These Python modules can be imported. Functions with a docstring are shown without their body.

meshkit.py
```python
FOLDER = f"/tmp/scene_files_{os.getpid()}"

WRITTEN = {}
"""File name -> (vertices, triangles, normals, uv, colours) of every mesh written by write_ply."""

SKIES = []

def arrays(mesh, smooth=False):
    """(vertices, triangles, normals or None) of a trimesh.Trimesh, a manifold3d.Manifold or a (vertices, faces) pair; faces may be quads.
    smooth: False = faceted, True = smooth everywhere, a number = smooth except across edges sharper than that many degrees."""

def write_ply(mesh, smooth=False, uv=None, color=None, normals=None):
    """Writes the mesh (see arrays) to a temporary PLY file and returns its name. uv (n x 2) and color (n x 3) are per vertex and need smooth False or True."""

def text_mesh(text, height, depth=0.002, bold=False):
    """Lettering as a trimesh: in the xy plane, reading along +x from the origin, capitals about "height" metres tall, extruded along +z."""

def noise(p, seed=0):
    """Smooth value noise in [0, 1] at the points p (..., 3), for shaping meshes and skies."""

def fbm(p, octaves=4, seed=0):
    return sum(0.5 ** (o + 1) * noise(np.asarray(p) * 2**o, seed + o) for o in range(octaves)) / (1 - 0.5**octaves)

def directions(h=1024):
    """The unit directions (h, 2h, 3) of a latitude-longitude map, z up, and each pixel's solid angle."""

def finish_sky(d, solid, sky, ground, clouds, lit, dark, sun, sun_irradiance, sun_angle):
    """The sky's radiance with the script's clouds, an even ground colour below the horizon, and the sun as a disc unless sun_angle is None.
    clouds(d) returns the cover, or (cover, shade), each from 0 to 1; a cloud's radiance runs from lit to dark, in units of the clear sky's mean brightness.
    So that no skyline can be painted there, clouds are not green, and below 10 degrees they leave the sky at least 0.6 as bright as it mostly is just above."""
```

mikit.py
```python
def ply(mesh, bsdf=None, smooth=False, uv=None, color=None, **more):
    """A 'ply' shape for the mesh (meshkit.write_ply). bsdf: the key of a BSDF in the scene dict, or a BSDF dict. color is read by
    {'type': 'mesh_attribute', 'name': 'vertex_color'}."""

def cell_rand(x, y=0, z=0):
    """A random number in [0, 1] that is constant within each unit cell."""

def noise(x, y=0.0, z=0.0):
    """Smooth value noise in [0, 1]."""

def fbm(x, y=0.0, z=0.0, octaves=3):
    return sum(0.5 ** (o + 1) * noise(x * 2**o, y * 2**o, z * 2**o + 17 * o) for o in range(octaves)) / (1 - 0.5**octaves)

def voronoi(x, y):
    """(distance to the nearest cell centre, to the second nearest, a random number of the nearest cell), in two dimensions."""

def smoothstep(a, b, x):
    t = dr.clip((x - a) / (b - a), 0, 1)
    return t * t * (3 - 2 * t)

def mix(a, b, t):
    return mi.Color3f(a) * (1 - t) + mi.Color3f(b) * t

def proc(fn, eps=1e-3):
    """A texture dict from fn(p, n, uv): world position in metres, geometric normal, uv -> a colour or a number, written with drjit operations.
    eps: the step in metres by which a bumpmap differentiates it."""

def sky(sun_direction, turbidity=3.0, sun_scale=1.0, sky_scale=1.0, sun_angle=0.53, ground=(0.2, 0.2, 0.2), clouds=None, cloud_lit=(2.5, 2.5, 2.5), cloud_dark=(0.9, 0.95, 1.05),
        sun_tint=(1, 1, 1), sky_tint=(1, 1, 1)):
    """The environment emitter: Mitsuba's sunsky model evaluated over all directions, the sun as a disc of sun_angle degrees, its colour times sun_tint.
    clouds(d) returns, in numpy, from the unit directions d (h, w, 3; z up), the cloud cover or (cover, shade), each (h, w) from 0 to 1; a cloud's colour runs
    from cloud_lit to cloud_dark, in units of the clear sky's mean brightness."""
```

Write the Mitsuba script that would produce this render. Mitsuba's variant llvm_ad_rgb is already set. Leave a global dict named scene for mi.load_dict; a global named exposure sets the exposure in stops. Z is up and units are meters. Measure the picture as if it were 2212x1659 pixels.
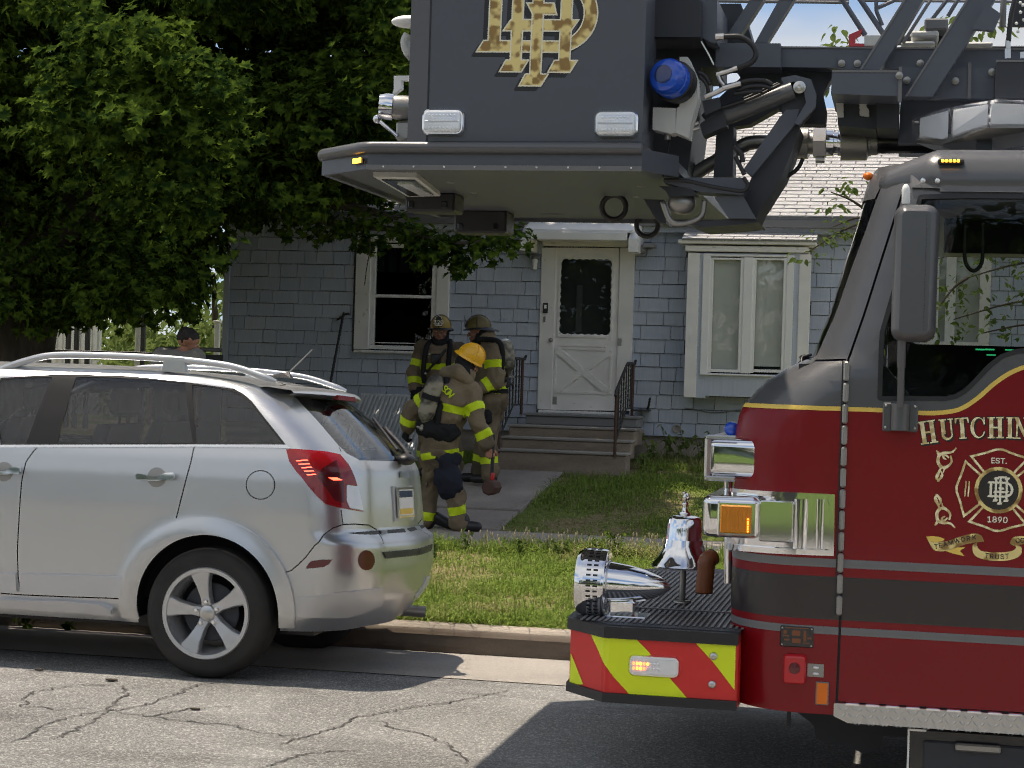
import math, random
import numpy as np, trimesh, mitsuba as mi, drjit as dr, shapely, manifold3d as m3
from shapely.geometry import Polygon, LineString, Point, MultiPolygon, box as sbox
from shapely.ops import unary_union
from shapely import affinity
from scipy.interpolate import LinearNDInterpolator, NearestNDInterpolator
import mikit, meshkit
from mikit import proc, noise, fbm, voronoi, cell_rand, smoothstep, mix

scene, labels = {}, {}
rng = np.random.default_rng(7)

# ---------------------------------------------------------------- camera, sky, exposure
# world: x along the street (to the right), y across it (away from the camera), z up, metres
FPX, CX, CY = 4000.0, 1106.0, 829.5            # focal length and centre in traced-photo pixels (2212 x 1659)
EYE = np.array([0.0, 0.0, 1.676])
YAW, PITCH, ROLL = 0.21, 0.0036, 0.030
FWD = np.array([-math.sin(YAW) * math.cos(PITCH), math.cos(YAW) * math.cos(PITCH), -math.sin(PITCH)])
R0 = np.array([math.cos(YAW), math.sin(YAW), 0.0])
U0 = np.cross(R0, FWD)
UPV = math.cos(ROLL) * U0 - math.sin(ROLL) * R0
RGT = math.cos(ROLL) * R0 + math.sin(ROLL) * U0
scene['camera'] = {'type': 'perspective', 'fov': 2 * math.degrees(math.atan(CX / FPX)), 'fov_axis': 'x', 'near_clip': 0.1, 'far_clip': 2000.0,
                   'to_world': mi.ScalarTransform4f().look_at(origin=EYE.tolist(), target=(EYE + FWD).tolist(), up=UPV.tolist())}
SUN = (-0.30, 0.07, 1.0)


def cloud_fn(d):
    q = d / np.maximum(d[..., 2:3], 0.05)
    n = meshkit.fbm(np.stack([q[..., 0] * 0.9 + 7.5, q[..., 1] * 0.9, q[..., 2] * 0], -1), 5, 3)
    c = np.clip((n - 0.36) / 0.24, 0, 1)
    m = meshkit.fbm(np.stack([q[..., 0] * 2.1, q[..., 1] * 2.1 + 9, q[..., 2] * 0], -1), 4, 8)
    return c * 0.9, np.clip((m - 0.40) * 1.6, 0, 1) * 0.55


scene['sky_light'] = mikit.sky(SUN, turbidity=3.5, sun_scale=0.98, sun_tint=(0.97, 1.0, 1.05), sky_tint=(1.05, 1.0, 0.94), clouds=cloud_fn, cloud_lit=(1.9, 1.9, 1.88), cloud_dark=(0.95, 0.98, 1.02))
exposure = 1.9

# ---------------------------------------------------------------- helpers: from traced photo positions to points on real planes
ZF = {'A': (0, 0, 1100 / 1921), 'B': (800, 0, 1100 / 2212), 'C': (1650, 0, 1051 / 2212), 'D': (500, 540, 900 / 2103), 'E': (1300, 560, 1000 / 2212),
      'F': (0, 880, 1250 / 2183), 'G': (1450, 1050, 800 / 1475), 'H': (1950, 400, 751 / 766), 'I': (1050, 780, 400 / 1659), 'J': (1020, 1100, 400 / 1659),
      'K': (0, 700, 620 / 2212), 'L': (2250, 1050, 451 / 1496), 'M': (2200, 0, 501 / 1979), 'N': (0, 1550, 1300 / 2212), 'O': (2000, 1780, 701 / 2212),
      'Q': (2300, 480, 401 / 1109), 'S': (0, 0, 1.2211)}
DS = 2212 / 2701


def Z(k, x, y):
    a, b, s = ZF[k]
    return ((a + x * s) * DS, (b + y * s) * DS)


def ZZ(k, *pts):
    return [Z(k, x, y) for x, y in pts]


def ray(x, y):
    return FWD + RGT * ((x - CX) / FPX) - UPV * ((y - CY) / FPX)


def P(x, y, Y):
    d = ray(x, y)
    return EYE + d * (Y / d[1])


def PH(x, y, z):
    d = ray(x, y)
    return EYE + d * ((z - EYE[2]) / d[2])


def PXp(x, y, X):
    d = ray(x, y)
    return EYE + d * (X / d[0])


def proj(p):
    d = np.asarray(p, float) - EYE
    w = d @ FWD
    return np.stack([CX + FPX * (d @ RGT) / w, CY - FPX * (d @ UPV) / w], -1)


def xz(pts, Y):
    """traced points -> (x, z) on the upright plane y = Y"""
    return [tuple(P(x, y, Y)[[0, 2]]) for x, y in pts]


def poly(pts, Y):
    p = Polygon(xz(pts, Y))
    return p if p.is_valid else p.buffer(0)


def geoms(g):
    return [q for q in getattr(g, 'geoms', [g]) if q.geom_type == 'Polygon' and q.area > 1e-9] if g.geom_type != 'Polygon' else [g]


def slab(pg, y0, y1):
    """prism of an (x, z) polygon between the planes y0 (near) and y1 (far)"""
    out = []
    for g in geoms(pg):
        m = trimesh.creation.extrude_polygon(g, abs(y1 - y0), engine='earcut')
        v = np.array(m.vertices)
        m.vertices = np.stack([v[:, 0], max(y0, y1) - v[:, 2], v[:, 1]], 1)
        out.append(m)
    return trimesh.util.concatenate(out)


def zslab(pg, z0, z1):
    return trimesh.util.concatenate([trimesh.creation.extrude_polygon(g, z1 - z0, engine='earcut').apply_translation([0, 0, z0]) for g in geoms(pg)])


def xslab(pg, x0, x1):
    """prism of a (y, z) polygon between x0 and x1"""
    out = []
    for g in geoms(pg):
        m = trimesh.creation.extrude_polygon(g, x1 - x0, engine='earcut')
        v = np.array(m.vertices)
        m.vertices = np.stack([v[:, 2] + x0, v[:, 0], v[:, 1]], 1)
        out.append(m)
    return trimesh.util.concatenate(out)


def bx(x0, x1, y0, y1, z0, z1, c=0.0):
    """box, chamfered by c"""
    lo, hi = np.minimum([x0, y0, z0], [x1, y1, z1]), np.maximum([x0, y0, z0], [x1, y1, z1])
    c = min(c, 0.45 * (hi - lo).min())
    if c <= 0:
        m = trimesh.creation.box(hi - lo)
        m.apply_translation((lo + hi) / 2)
        return m
    pts = []
    for s in np.ndindex(2, 2, 2):
        for k in range(3):
            p = np.where(s, hi - c, lo + c).astype(float)
            p[k] = hi[k] if s[k] else lo[k]
            pts.append(p)
    return trimesh.convex.convex_hull(np.array(pts))


def hull(pts):
    return trimesh.convex.convex_hull(np.asarray(pts, float))


def tr(rect, k, Y0, Y1, c=0.0):
    """box from a traced rectangle (x0, y0, x1, y1 in zoom k: top left and bottom right corners) between planes Y0 and Y1"""
    a, b = P(*Z(k, rect[0], rect[1]), Y0), P(*Z(k, rect[2], rect[3]), Y0)
    return bx(a[0], b[0], Y0, Y1, b[2], a[2], c)


def frame_of(d):
    d = np.asarray(d, float) / np.linalg.norm(d)
    a = np.cross(d, [0, 0, 1.0] if abs(d[2]) < 0.9 else [1.0, 0, 0])
    a /= np.linalg.norm(a)
    return d, a, np.cross(d, a)


def tube(pts, r, n=10, cap=True):
    p = np.asarray(pts, float)
    t = np.gradient(p, axis=0)
    t /= np.linalg.norm(t, axis=1, keepdims=True) + 1e-12
    _, a, _ = frame_of(t[0])
    rows, ang = [], np.arange(n) * 2 * np.pi / n
    rr = np.broadcast_to(r, (len(p),))
    for i in range(len(p)):
        a = a - t[i] * (a @ t[i])
        a /= np.linalg.norm(a)
        b = np.cross(t[i], a)
        rows.append(p[i] + rr[i] * (np.cos(ang)[:, None] * a + np.sin(ang)[:, None] * b))
    v = np.vstack(rows)
    f = []
    for i in range(len(p) - 1):
        for j in range(n):
            q = [i * n + j, i * n + (j + 1) % n, (i + 1) * n + (j + 1) % n, (i + 1) * n + j]
            f += [[q[0], q[1], q[2]], [q[0], q[2], q[3]]]
    if cap:
        v = np.vstack([v, p[0], p[-1]])
        k = len(v) - 2
        for j in range(n):
            f += [[k, (j + 1) % n, j], [k + 1, (len(p) - 1) * n + j, (len(p) - 1) * n + (j + 1) % n]]
    return trimesh.Trimesh(v, f, process=False)


def cyl(p0, p1, r0, r1=None, n=20):
    return tube([p0, p1], [r0, r0 if r1 is None else r1], n)


def curve(pts, n=24):
    """smooth Catmull-Rom curve through points"""
    p = np.asarray(pts, float)
    p = np.vstack([2 * p[0] - p[1], p, 2 * p[-1] - p[-2]])
    out = []
    m = max(2, n // (len(p) - 3))
    for i in range(1, len(p) - 2):
        for t in np.linspace(0, 1, m, endpoint=False):
            out.append(0.5 * (2 * p[i] + (p[i + 1] - p[i - 1]) * t + (2 * p[i - 1] - 5 * p[i] + 4 * p[i + 1] - p[i + 2]) * t * t + (3 * p[i] - p[i - 1] - 3 * p[i + 1] + p[i + 2]) * t ** 3))
    out.append(p[-2])
    return np.array(out)


def lathe(prof, o, d, n=32):
    """surface of revolution: prof = (distance along d, radius) from o"""
    d, a, b = frame_of(d)
    o = np.asarray(o, float)
    ang = np.arange(n) * 2 * np.pi / n
    ring = np.cos(ang)[:, None] * a + np.sin(ang)[:, None] * b
    v = np.vstack([o + d * s + ring * max(r, 1e-4) for s, r in prof])
    f = []
    for i in range(len(prof) - 1):
        for j in range(n):
            q = [i * n + j, i * n + (j + 1) % n, (i + 1) * n + (j + 1) % n, (i + 1) * n + j]
            f += [[q[0], q[1], q[2]], [q[0], q[2], q[3]]]
    return trimesh.Trimesh(v, f, process=False)


def ball(c, r, n=2):
    m = trimesh.creation.icosphere(subdivisions=n)
    m.apply_scale(r)
    m.apply_translation(c)
    return m


def bar(p0, p1, w, h, up=(0, 1, 0)):
    """rectangular bar from p0 to p1: w across (in the plane of up x direction), h along up"""
    p0, p1 = np.asarray(p0, float), np.asarray(p1, float)
    d = (p1 - p0) / np.linalg.norm(p1 - p0)
    u = np.asarray(up, float) - d * (np.asarray(up, float) @ d)
    u /= np.linalg.norm(u)
    s = np.cross(d, u)
    return hull([p + s * a * w / 2 + u * b * h / 2 for p in (p0, p1) for a in (-1, 1) for b in (-1, 1)])


def numbered(key):
    if key not in scene and key not in labels:
        return key
    k = 1
    while f'{key}_{k:03d}' in scene or f'{key}_{k:03d}' in labels:
        k += 1
    return f'{key}_{k:03d}'


def add(key, mesh, mat, smooth=False, label=None, **kw):
    """one entry of the scene; a key that is taken gets the next number"""
    if isinstance(mesh, (list, tuple)) and not (len(mesh) == 2 and isinstance(mesh[0], np.ndarray)):
        mesh = trimesh.util.concatenate(list(mesh))
    key = numbered(key)
    scene[key] = mikit.ply(mesh, mat, smooth, **kw)
    if label:
        labels[key] = {'label': label}
    return key


def thing(key, label, cat, group=None):
    key = numbered(key)
    labels[key] = {'label': label, 'category': cat}
    if group:
        labels[key]['group'] = group
    return key


def addb(key, pair, mat, smooth=False, **kw):
    """near and far side as two parts"""
    for m in pair:
        k = add(key, m, mat, smooth, **kw)
    return k


def struct(key, mesh, mat, smooth=False, **kw):
    key = add(key, mesh, mat, smooth, **kw)
    labels[key] = {'kind': 'structure'}
    return key


def tess(pg, cell):
    """cut a polygon in (u, v) into cells; vertices and triangles, so that it can be bent onto a curved shell"""
    V, T, at = [], [], {}
    for g in geoms(pg):
        u0, v0, u1, v1 = g.bounds
        us, vs = np.arange(math.floor(u0 / cell), math.ceil(u1 / cell)), np.arange(math.floor(v0 / cell), math.ceil(v1 / cell))
        uu, vv = [a.ravel() * cell for a in np.meshgrid(us, vs)]
        cells = shapely.box(uu, vv, uu + cell, vv + cell)
        shapely.prepare(g)
        full = shapely.contains(g, cells)
        some = shapely.intersects(g, cells) & ~full
        pieces = list(cells[full]) + [q for c in shapely.intersection(g, cells[some]) for q in geoms(c)]
        for q in pieces:
            if q.area < 1e-8:
                continue
            ring = np.array(q.exterior.coords)[:-1]
            if len(ring) == 4 and not q.interiors:
                tv, tf = ring, np.array([[0, 1, 2], [0, 2, 3]])
            else:
                tv, tf = trimesh.creation.triangulate_polygon(q, engine='earcut')
            idx = []
            for a in tv[:, :2]:
                k = (round(a[0] * 20000), round(a[1] * 20000))
                if k not in at:
                    at[k] = len(V)
                    V.append(a)
                idx.append(at[k])
            T += [[idx[a] for a in t] for t in tf]
    V, T = np.array(V), np.array(T)
    e1, e2 = V[T[:, 1]] - V[T[:, 0]], V[T[:, 2]] - V[T[:, 0]]
    cr = e1[:, 0] * e2[:, 1] - e1[:, 1] * e2[:, 0]
    T = np.where(cr[:, None] < 0, T[:, ::-1], T)
    return V, T[np.abs(cr) > 1e-12]


class Shell:
    """a curved panel surface: f(u, v) -> points; traced positions are looked up on it through the camera"""

    def __init__(self, f, us, vs):
        self.f = f
        uu, vv = np.meshgrid(us, vs)
        uu, vv = uu.ravel(), vv.ravel()
        p = f(uu, vv)
        e = 1e-3
        n = np.cross(f(uu + e, vv) - p, f(uu, vv + e) - p)
        k = np.einsum('ij,ij->i', n, EYE - p) > 0
        self.inv = LinearNDInterpolator(proj(p[k]), np.stack([uu[k], vv[k]], 1))
        self.near = NearestNDInterpolator(proj(p[k]), np.stack([uu[k], vv[k]], 1))

    def uv(self, pts):
        a = self.inv(np.array(pts, float))
        return [tuple(q) for q in np.where(np.isnan(a), self.near(np.array(pts, float)), a)]

    def poly(self, pts):
        p = Polygon([a for a in self.uv(pts) if not np.isnan(a[0])])
        return p if p.is_valid else p.buffer(0)

    def mesh(self, pg, cell=0.04, off=0.0):
        V, T = tess(pg, cell)
        p = self.f(V[:, 0], V[:, 1])
        if off:
            e = 1e-3
            n = np.cross(self.f(V[:, 0] + e, V[:, 1]) - p, self.f(V[:, 0], V[:, 1] + e) - p)
            p = p + off * n / (np.linalg.norm(n, axis=1, keepdims=True) + 1e-12)
        return trimesh.Trimesh(p, T, process=False)

    def solid(self, pg, cell=0.04, off=0.004, deep=0.0):
        """the panel with a rim: front at off, rim down to deep"""
        m = self.mesh(pg, cell, off)
        out = [m]
        for g in geoms(pg):
            for ring in [g.exterior, *g.interiors]:
                L = ring.length
                q = np.array([ring.interpolate(t).coords[0] for t in np.linspace(0, L, max(8, int(L / cell)))])
                p = self.f(q[:, 0], q[:, 1])
                e = 1e-3
                n = np.cross(self.f(q[:, 0] + e, q[:, 1]) - p, self.f(q[:, 0], q[:, 1] + e) - p)
                n /= np.linalg.norm(n, axis=1, keepdims=True) + 1e-12
                k = len(q)
                v = np.vstack([p + off * n, p + deep * n])
                f = [[i, i + 1, k + i + 1] for i in range(k - 1)] + [[i, k + i + 1, k + i] for i in range(k - 1)]
                out.append(trimesh.Trimesh(v, f, process=False))
        return trimesh.util.concatenate(out)


# ---------------------------------------------------------------- materials
def rgb(*c):
    return {'type': 'rgb', 'value': [float(x) for x in c]}


def mat(name, color, rough=0.5, metallic=0.0, spec=0.5, coat=0.0, coat_gloss=1.0, bump=None, **kw):
    b = {'type': 'principled', 'base_color': color if isinstance(color, dict) else rgb(*color), 'roughness': rough, 'metallic': metallic, 'specular': spec, **kw}
    if coat:
        b['clearcoat'], b['clearcoat_gloss'] = coat, coat_gloss
    if bump:
        b = {'type': 'bumpmap', 'arbitrary': bump[0], 'scale': bump[1], 'bsdf': b}
    scene[name] = {'type': 'twosided', 'bsdf': b}
    return name


def glow(c, s):
    return {'type': 'area', 'radiance': rgb(*[a * s for a in c])}


C3 = mi.Color3f


def tex_asphalt(p, n, uv):
    a = noise(p.x * 125, p.y * 125)
    b = noise(p.x * 260 + 3, p.y * 260)
    big = fbm(p.x * 0.7, p.y * 1.1, 0, 4)
    v = 0.170 + 0.14 * smoothstep(0.60, 0.95, a) - 0.055 * smoothstep(0.55, 0.1, a) + 0.06 * (b - 0.5) + 0.07 * (big - 0.5)
    t = smoothstep(0.45, 0.62, fbm(p.x * 0.35 + 8, p.y * 0.5, 0, 3))
    st = smoothstep(0.60, 0.74, fbm(p.x * 0.9 + 3, p.y * 2.6, 4, 4))
    v = v * (1 - 0.22 * st) + 0.03 * smoothstep(0.5, 0.7, fbm(p.x * 2.2, p.y * 0.8 + 5, 1, 3))
    return C3(v * 1.0, v * (0.995 - 0.02 * t), v * (0.95 - 0.01 * t))


def tex_concrete(p, n, uv):
    big = fbm(p.x * 1.3, p.y * 1.9, p.z * 2, 4)
    a = noise(p.x * 120, p.y * 120, p.z * 120)
    v = 0.26 + 0.14 * (big - 0.5) + 0.06 * (a - 0.5)
    return C3(v, v * 0.93, v * 0.83)


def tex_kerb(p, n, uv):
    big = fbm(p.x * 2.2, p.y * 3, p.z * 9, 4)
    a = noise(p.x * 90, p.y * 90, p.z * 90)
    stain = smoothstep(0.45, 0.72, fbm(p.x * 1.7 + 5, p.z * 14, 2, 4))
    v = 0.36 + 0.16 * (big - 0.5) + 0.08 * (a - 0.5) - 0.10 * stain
    grime_shade = smoothstep(0.092, 0.055, p.z + 0.03 * (big - 0.5)) * (0.72 + 0.28 * stain)  # grime together with shade painted over the whole kerb face
    return mix(C3(v, v * 0.88, v * 0.73), C3(0.115, 0.088, 0.066) * (0.7 + 0.6 * big), grime_shade)


def tex_path(p, n, uv):
    big = fbm(p.x * 1.9 + 4, p.y * 1.9, p.z * 2, 4)
    a = noise(p.x * 70, p.y * 70, p.z * 70)
    v = 0.25 + 0.16 * (big - 0.5) + 0.06 * (a - 0.5)
    return C3(v, v * 0.88, v * 0.77)


def tex_soil(p, n, uv):
    b = fbm(p.x * 1.1, p.y * 1.1, 0, 4)
    a = noise(p.x * 40, p.y * 40)
    t = smoothstep(0.42, 0.6, b)
    return mix((0.11, 0.135, 0.036), (0.17, 0.14, 0.075), t) * (0.7 + 0.6 * a)


def siding_tex(c, k):
    def fn(p, n, uv):
        g = noise(p.x * 160 + k * 7, p.z * 6, k)
        b = fbm(p.x * 2.3, p.z * 2.3, k, 3)
        w = smoothstep(0.62, 0.85, fbm(p.x * 9, p.z * 30 + k, 3, 3))
        return mix(c, (0.50, 0.51, 0.51), 0.2 * w) * (0.90 + 0.12 * g + 0.12 * (b - 0.5))
    return fn


def tex_roof(p, n, uv):
    a = noise(p.x * 130, p.y * 130, p.z * 130)
    b = fbm(p.x * 1.6, p.y * 3.0, p.z, 3)
    v = 0.40 + 0.18 * (a - 0.5) + 0.14 * (b - 0.5)
    return C3(v, v * 0.99, v * 0.99)


def tex_trim(p, n, uv):
    b = fbm(p.x * 3, p.z * 5, p.y, 4)
    chip = smoothstep(0.74, 0.78, fbm(p.x * 20, p.z * 20, p.y * 20, 3))
    return mix((0.74, 0.72, 0.68), (0.42, 0.38, 0.33), 0.6 * chip) * (0.88 + 0.24 * (b - 0.2))


def tex_cloth(p, n, uv):
    b = fbm(p.x * 5, p.y * 5, p.z * 5, 4)
    a = noise(p.x * 190, p.y * 190, p.z * 190)
    d = smoothstep(0.5, 0.7, fbm(p.x * 4 + 3, p.y * 4, p.z * 3, 3))
    return mix((0.205, 0.160, 0.105), (0.075, 0.06, 0.045), 0.65 * d) * (0.75 + 0.35 * b + 0.25 * (a - 0.5))


def tex_gold(p, n, uv):
    a = noise(p.x * 38, p.z * 38, 1)
    b = noise(p.x * 70, p.z * 70, 2)
    return mix((0.30, 0.18, 0.05), (0.82, 0.66, 0.26), smoothstep(0.3, 0.62, 0.7 * a + 0.3 * b))


def tex_gold_fine(p, n, uv):
    a = noise(p.x * 75, p.z * 75, 1)
    return mix((0.60, 0.45, 0.20), (0.90, 0.79, 0.48), smoothstep(0.3, 0.65, a))


def tex_bark(p, n, uv):
    a = fbm(p.x * 18, p.y * 18, p.z * 4, 4)
    return mix((0.035, 0.03, 0.024), (0.12, 0.10, 0.08), a)


def tex_leafdirt(p, n, uv):
    a = fbm(p.x * 1.8, p.y * 1.8, p.z * 1.8, 3)
    b = noise(p.x * 23, p.y * 23, p.z * 23)
    return mix((0.016, 0.036, 0.010), (0.125, 0.19, 0.026), smoothstep(0.30, 0.78, 0.4 * a + 0.6 * b))


def tex_grass(p, n, uv):
    a = fbm(p.x * 1.5, p.y * 1.5, 0, 3)
    b = noise(p.x * 60, p.y * 60)
    return mix(mix((0.155, 0.24, 0.042), (0.27, 0.35, 0.085), b), (0.38, 0.34, 0.17), 0.75 * smoothstep(0.52, 0.72, 0.7 * a + 0.3 * b))


def tex_tank(p, n, uv):
    a = fbm(p.x * 11, p.y * 11, p.z * 11, 4)
    return mix((0.05, 0.045, 0.035), (0.30, 0.27, 0.21), smoothstep(0.35, 0.65, a))


def tex_diamond(p, n, uv):
    s = 0.03
    a, b = p.x / s, (p.z + p.y) / s
    i, j = dr.floor(a), dr.floor(b)
    odd = (i + j) - 2 * dr.floor((i + j) / 2)
    x, y = a - i - 0.5, b - j - 0.5
    sgn = dr.select(odd > 0.5, 1.0, -1.0)
    u, v = (x + sgn * y) * 0.7071, (x - sgn * y) * 0.7071
    return 1 - smoothstep(0.55, 1.0, dr.square(u / 0.62) + dr.square(v / 0.17))


def tex_rubber(p, n, uv):
    a = fbm(p.x * 9, p.y * 9, p.z * 9, 3)
    v = 0.022 + 0.02 * a
    return C3(v * 1.05, v, v * 0.95)


mat('asphalt', proc(tex_asphalt), 0.85, spec=0.35)
mat('crack_tar', (0.055, 0.052, 0.05), 0.8)
mat('concrete', proc(tex_concrete), 0.9, spec=0.3)
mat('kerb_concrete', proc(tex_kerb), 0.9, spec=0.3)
mat('path_concrete', proc(tex_path), 0.9, spec=0.3)
mat('soil', proc(tex_soil), 0.95, spec=0.1)
for i, c in enumerate([(0.425, 0.465, 0.535), (0.405, 0.45, 0.525), (0.445, 0.48, 0.545)]):
    mat(f'siding{i}', proc(siding_tex(c, i)), 0.75, spec=0.3)
mat('roofing', proc(tex_roof), 0.9, spec=0.2)
mat('roofing_dark', (0.20, 0.20, 0.20), 0.95, spec=0.2)
mat('trim', proc(tex_trim), 0.6)
mat('white_vinyl', (0.72, 0.71, 0.68), 0.4)
mat('dark_room', (0.012, 0.012, 0.014), 0.9, spec=0.1)
mat('curtain_dark', (0.035, 0.037, 0.045), 0.9, spec=0.1)
mat('inner_door', (0.10, 0.105, 0.10), 0.7, spec=0.2)
mat('shade_backing', (0.12, 0.13, 0.145), 0.95, spec=0.1)  # dark wall backing: shadow lines of the shingle gaps put into its colour
mat('pillar_black', (0.02, 0.021, 0.023), 0.6, spec=0.2)
mat('seed', (0.46, 0.38, 0.25), 0.9)
mat('lens_white', (0.86, 0.87, 0.88), 0.25, coat=0.6)
mat('blind', (0.44, 0.46, 0.42), 0.8, spec=0.2)
mat('cloth', proc(tex_cloth), 0.9, spec=0.2, sheen=0.3)
mat('hi_vis', (0.62, 0.80, 0.02), 0.55, spec=0.3)
mat('gold', proc(tex_gold), 0.45)
mat('gold_fine', proc(tex_gold_fine), 0.45)
mat('cream', (0.80, 0.76, 0.60), 0.5)
mat('bark', proc(tex_bark), 0.95, spec=0.1)
mat('tank', proc(tex_tank), 0.55)
mat('rubber', proc(tex_rubber), 0.75, spec=0.3)
mat('black_plastic', (0.018, 0.018, 0.02), 0.45)
mat('black_gloss', (0.012, 0.012, 0.014), 0.12, coat=0.5)
mat('black_cloth', (0.02, 0.02, 0.022), 0.9, spec=0.2)
mat('iron', (0.03, 0.028, 0.027), 0.5)
mat('rust_iron', (0.07, 0.035, 0.025), 0.7)
mat('chrome', (0.86, 0.86, 0.87), 0.06, metallic=1.0)
mat('steel', (0.58, 0.58, 0.57), 0.28, metallic=1.0)
mat('dull_steel', (0.35, 0.34, 0.32), 0.38, metallic=0.8)
mat('plate_steel', (0.62, 0.62, 0.61), 0.25, metallic=1.0, bump=(proc(tex_diamond, 0.002), 0.004))
mat('red_paint', (0.20, 0.003, 0.007), 0.30, spec=0.2, coat=0.6, coat_gloss=0.985)
mat('red_bright', (0.48, 0.012, 0.018), 0.35, coat=0.6)
mat('cab_grey', (0.075, 0.077, 0.082), 0.30, spec=0.5, coat=1.0, coat_gloss=0.95)
mat('basket_grey', (0.072, 0.079, 0.094), 0.38, spec=0.5, coat=0.35, coat_gloss=0.85)
mat('ladder_grey', (0.088, 0.098, 0.122), 0.42, spec=0.5)
mat('ladder_dark', (0.035, 0.038, 0.046), 0.5, spec=0.4)
mat('stripe_grey', (0.16, 0.158, 0.16), 0.4)
mat('stripe_black', (0.018, 0.013, 0.014), 0.3, coat=0.6)
mat('yellow_line', (0.80, 0.56, 0.11), 0.4)
mat('lime', (0.70, 0.82, 0.015), 0.45)
mat('chevron_red', (0.62, 0.03, 0.025), 0.45)
mat('white_box', (0.52, 0.52, 0.49), 0.5)
mat('amber', (0.55, 0.22, 0.008), 0.2, coat=0.8)
mat('orange_reflector', (0.75, 0.17, 0.01), 0.4)
mat('red_lens', (0.30, 0.004, 0.008), 0.12, coat=1.0)
mat('dark_red_lens', (0.10, 0.004, 0.008), 0.15, coat=1.0)
mat('clear_lens', (0.74, 0.76, 0.78), 0.15, metallic=0.3, coat=1.0)
mat('led_bead', (0.85, 0.87, 0.9), 0.1, metallic=0.6)
mat('blue_lens', (0.012, 0.075, 0.48), 0.10, coat=1.0)
mat('blue_dark', (0.006, 0.02, 0.11), 0.2, coat=1.0)
mat('silver_paint', (0.58, 0.595, 0.61), 0.30, metallic=0.85, coat=1.0, coat_gloss=0.98)
mat('silver_lower', (0.56, 0.565, 0.57), 0.4, metallic=0.4, coat=0.5)
mat('alloy', (0.60, 0.61, 0.62), 0.3, metallic=0.75)
mat('skin', (0.36, 0.17, 0.115), 0.55)
mat('skin_dark', (0.25, 0.12, 0.085), 0.6)
mat('hair', (0.018, 0.014, 0.012), 0.7)
mat('helmet_yellow', (0.80, 0.42, 0.012), 0.35, coat=0.5)
mat('helmet_sooty', (0.26, 0.165, 0.02), 0.5)
mat('helmet_dark', (0.10, 0.075, 0.02), 0.55)
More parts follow.
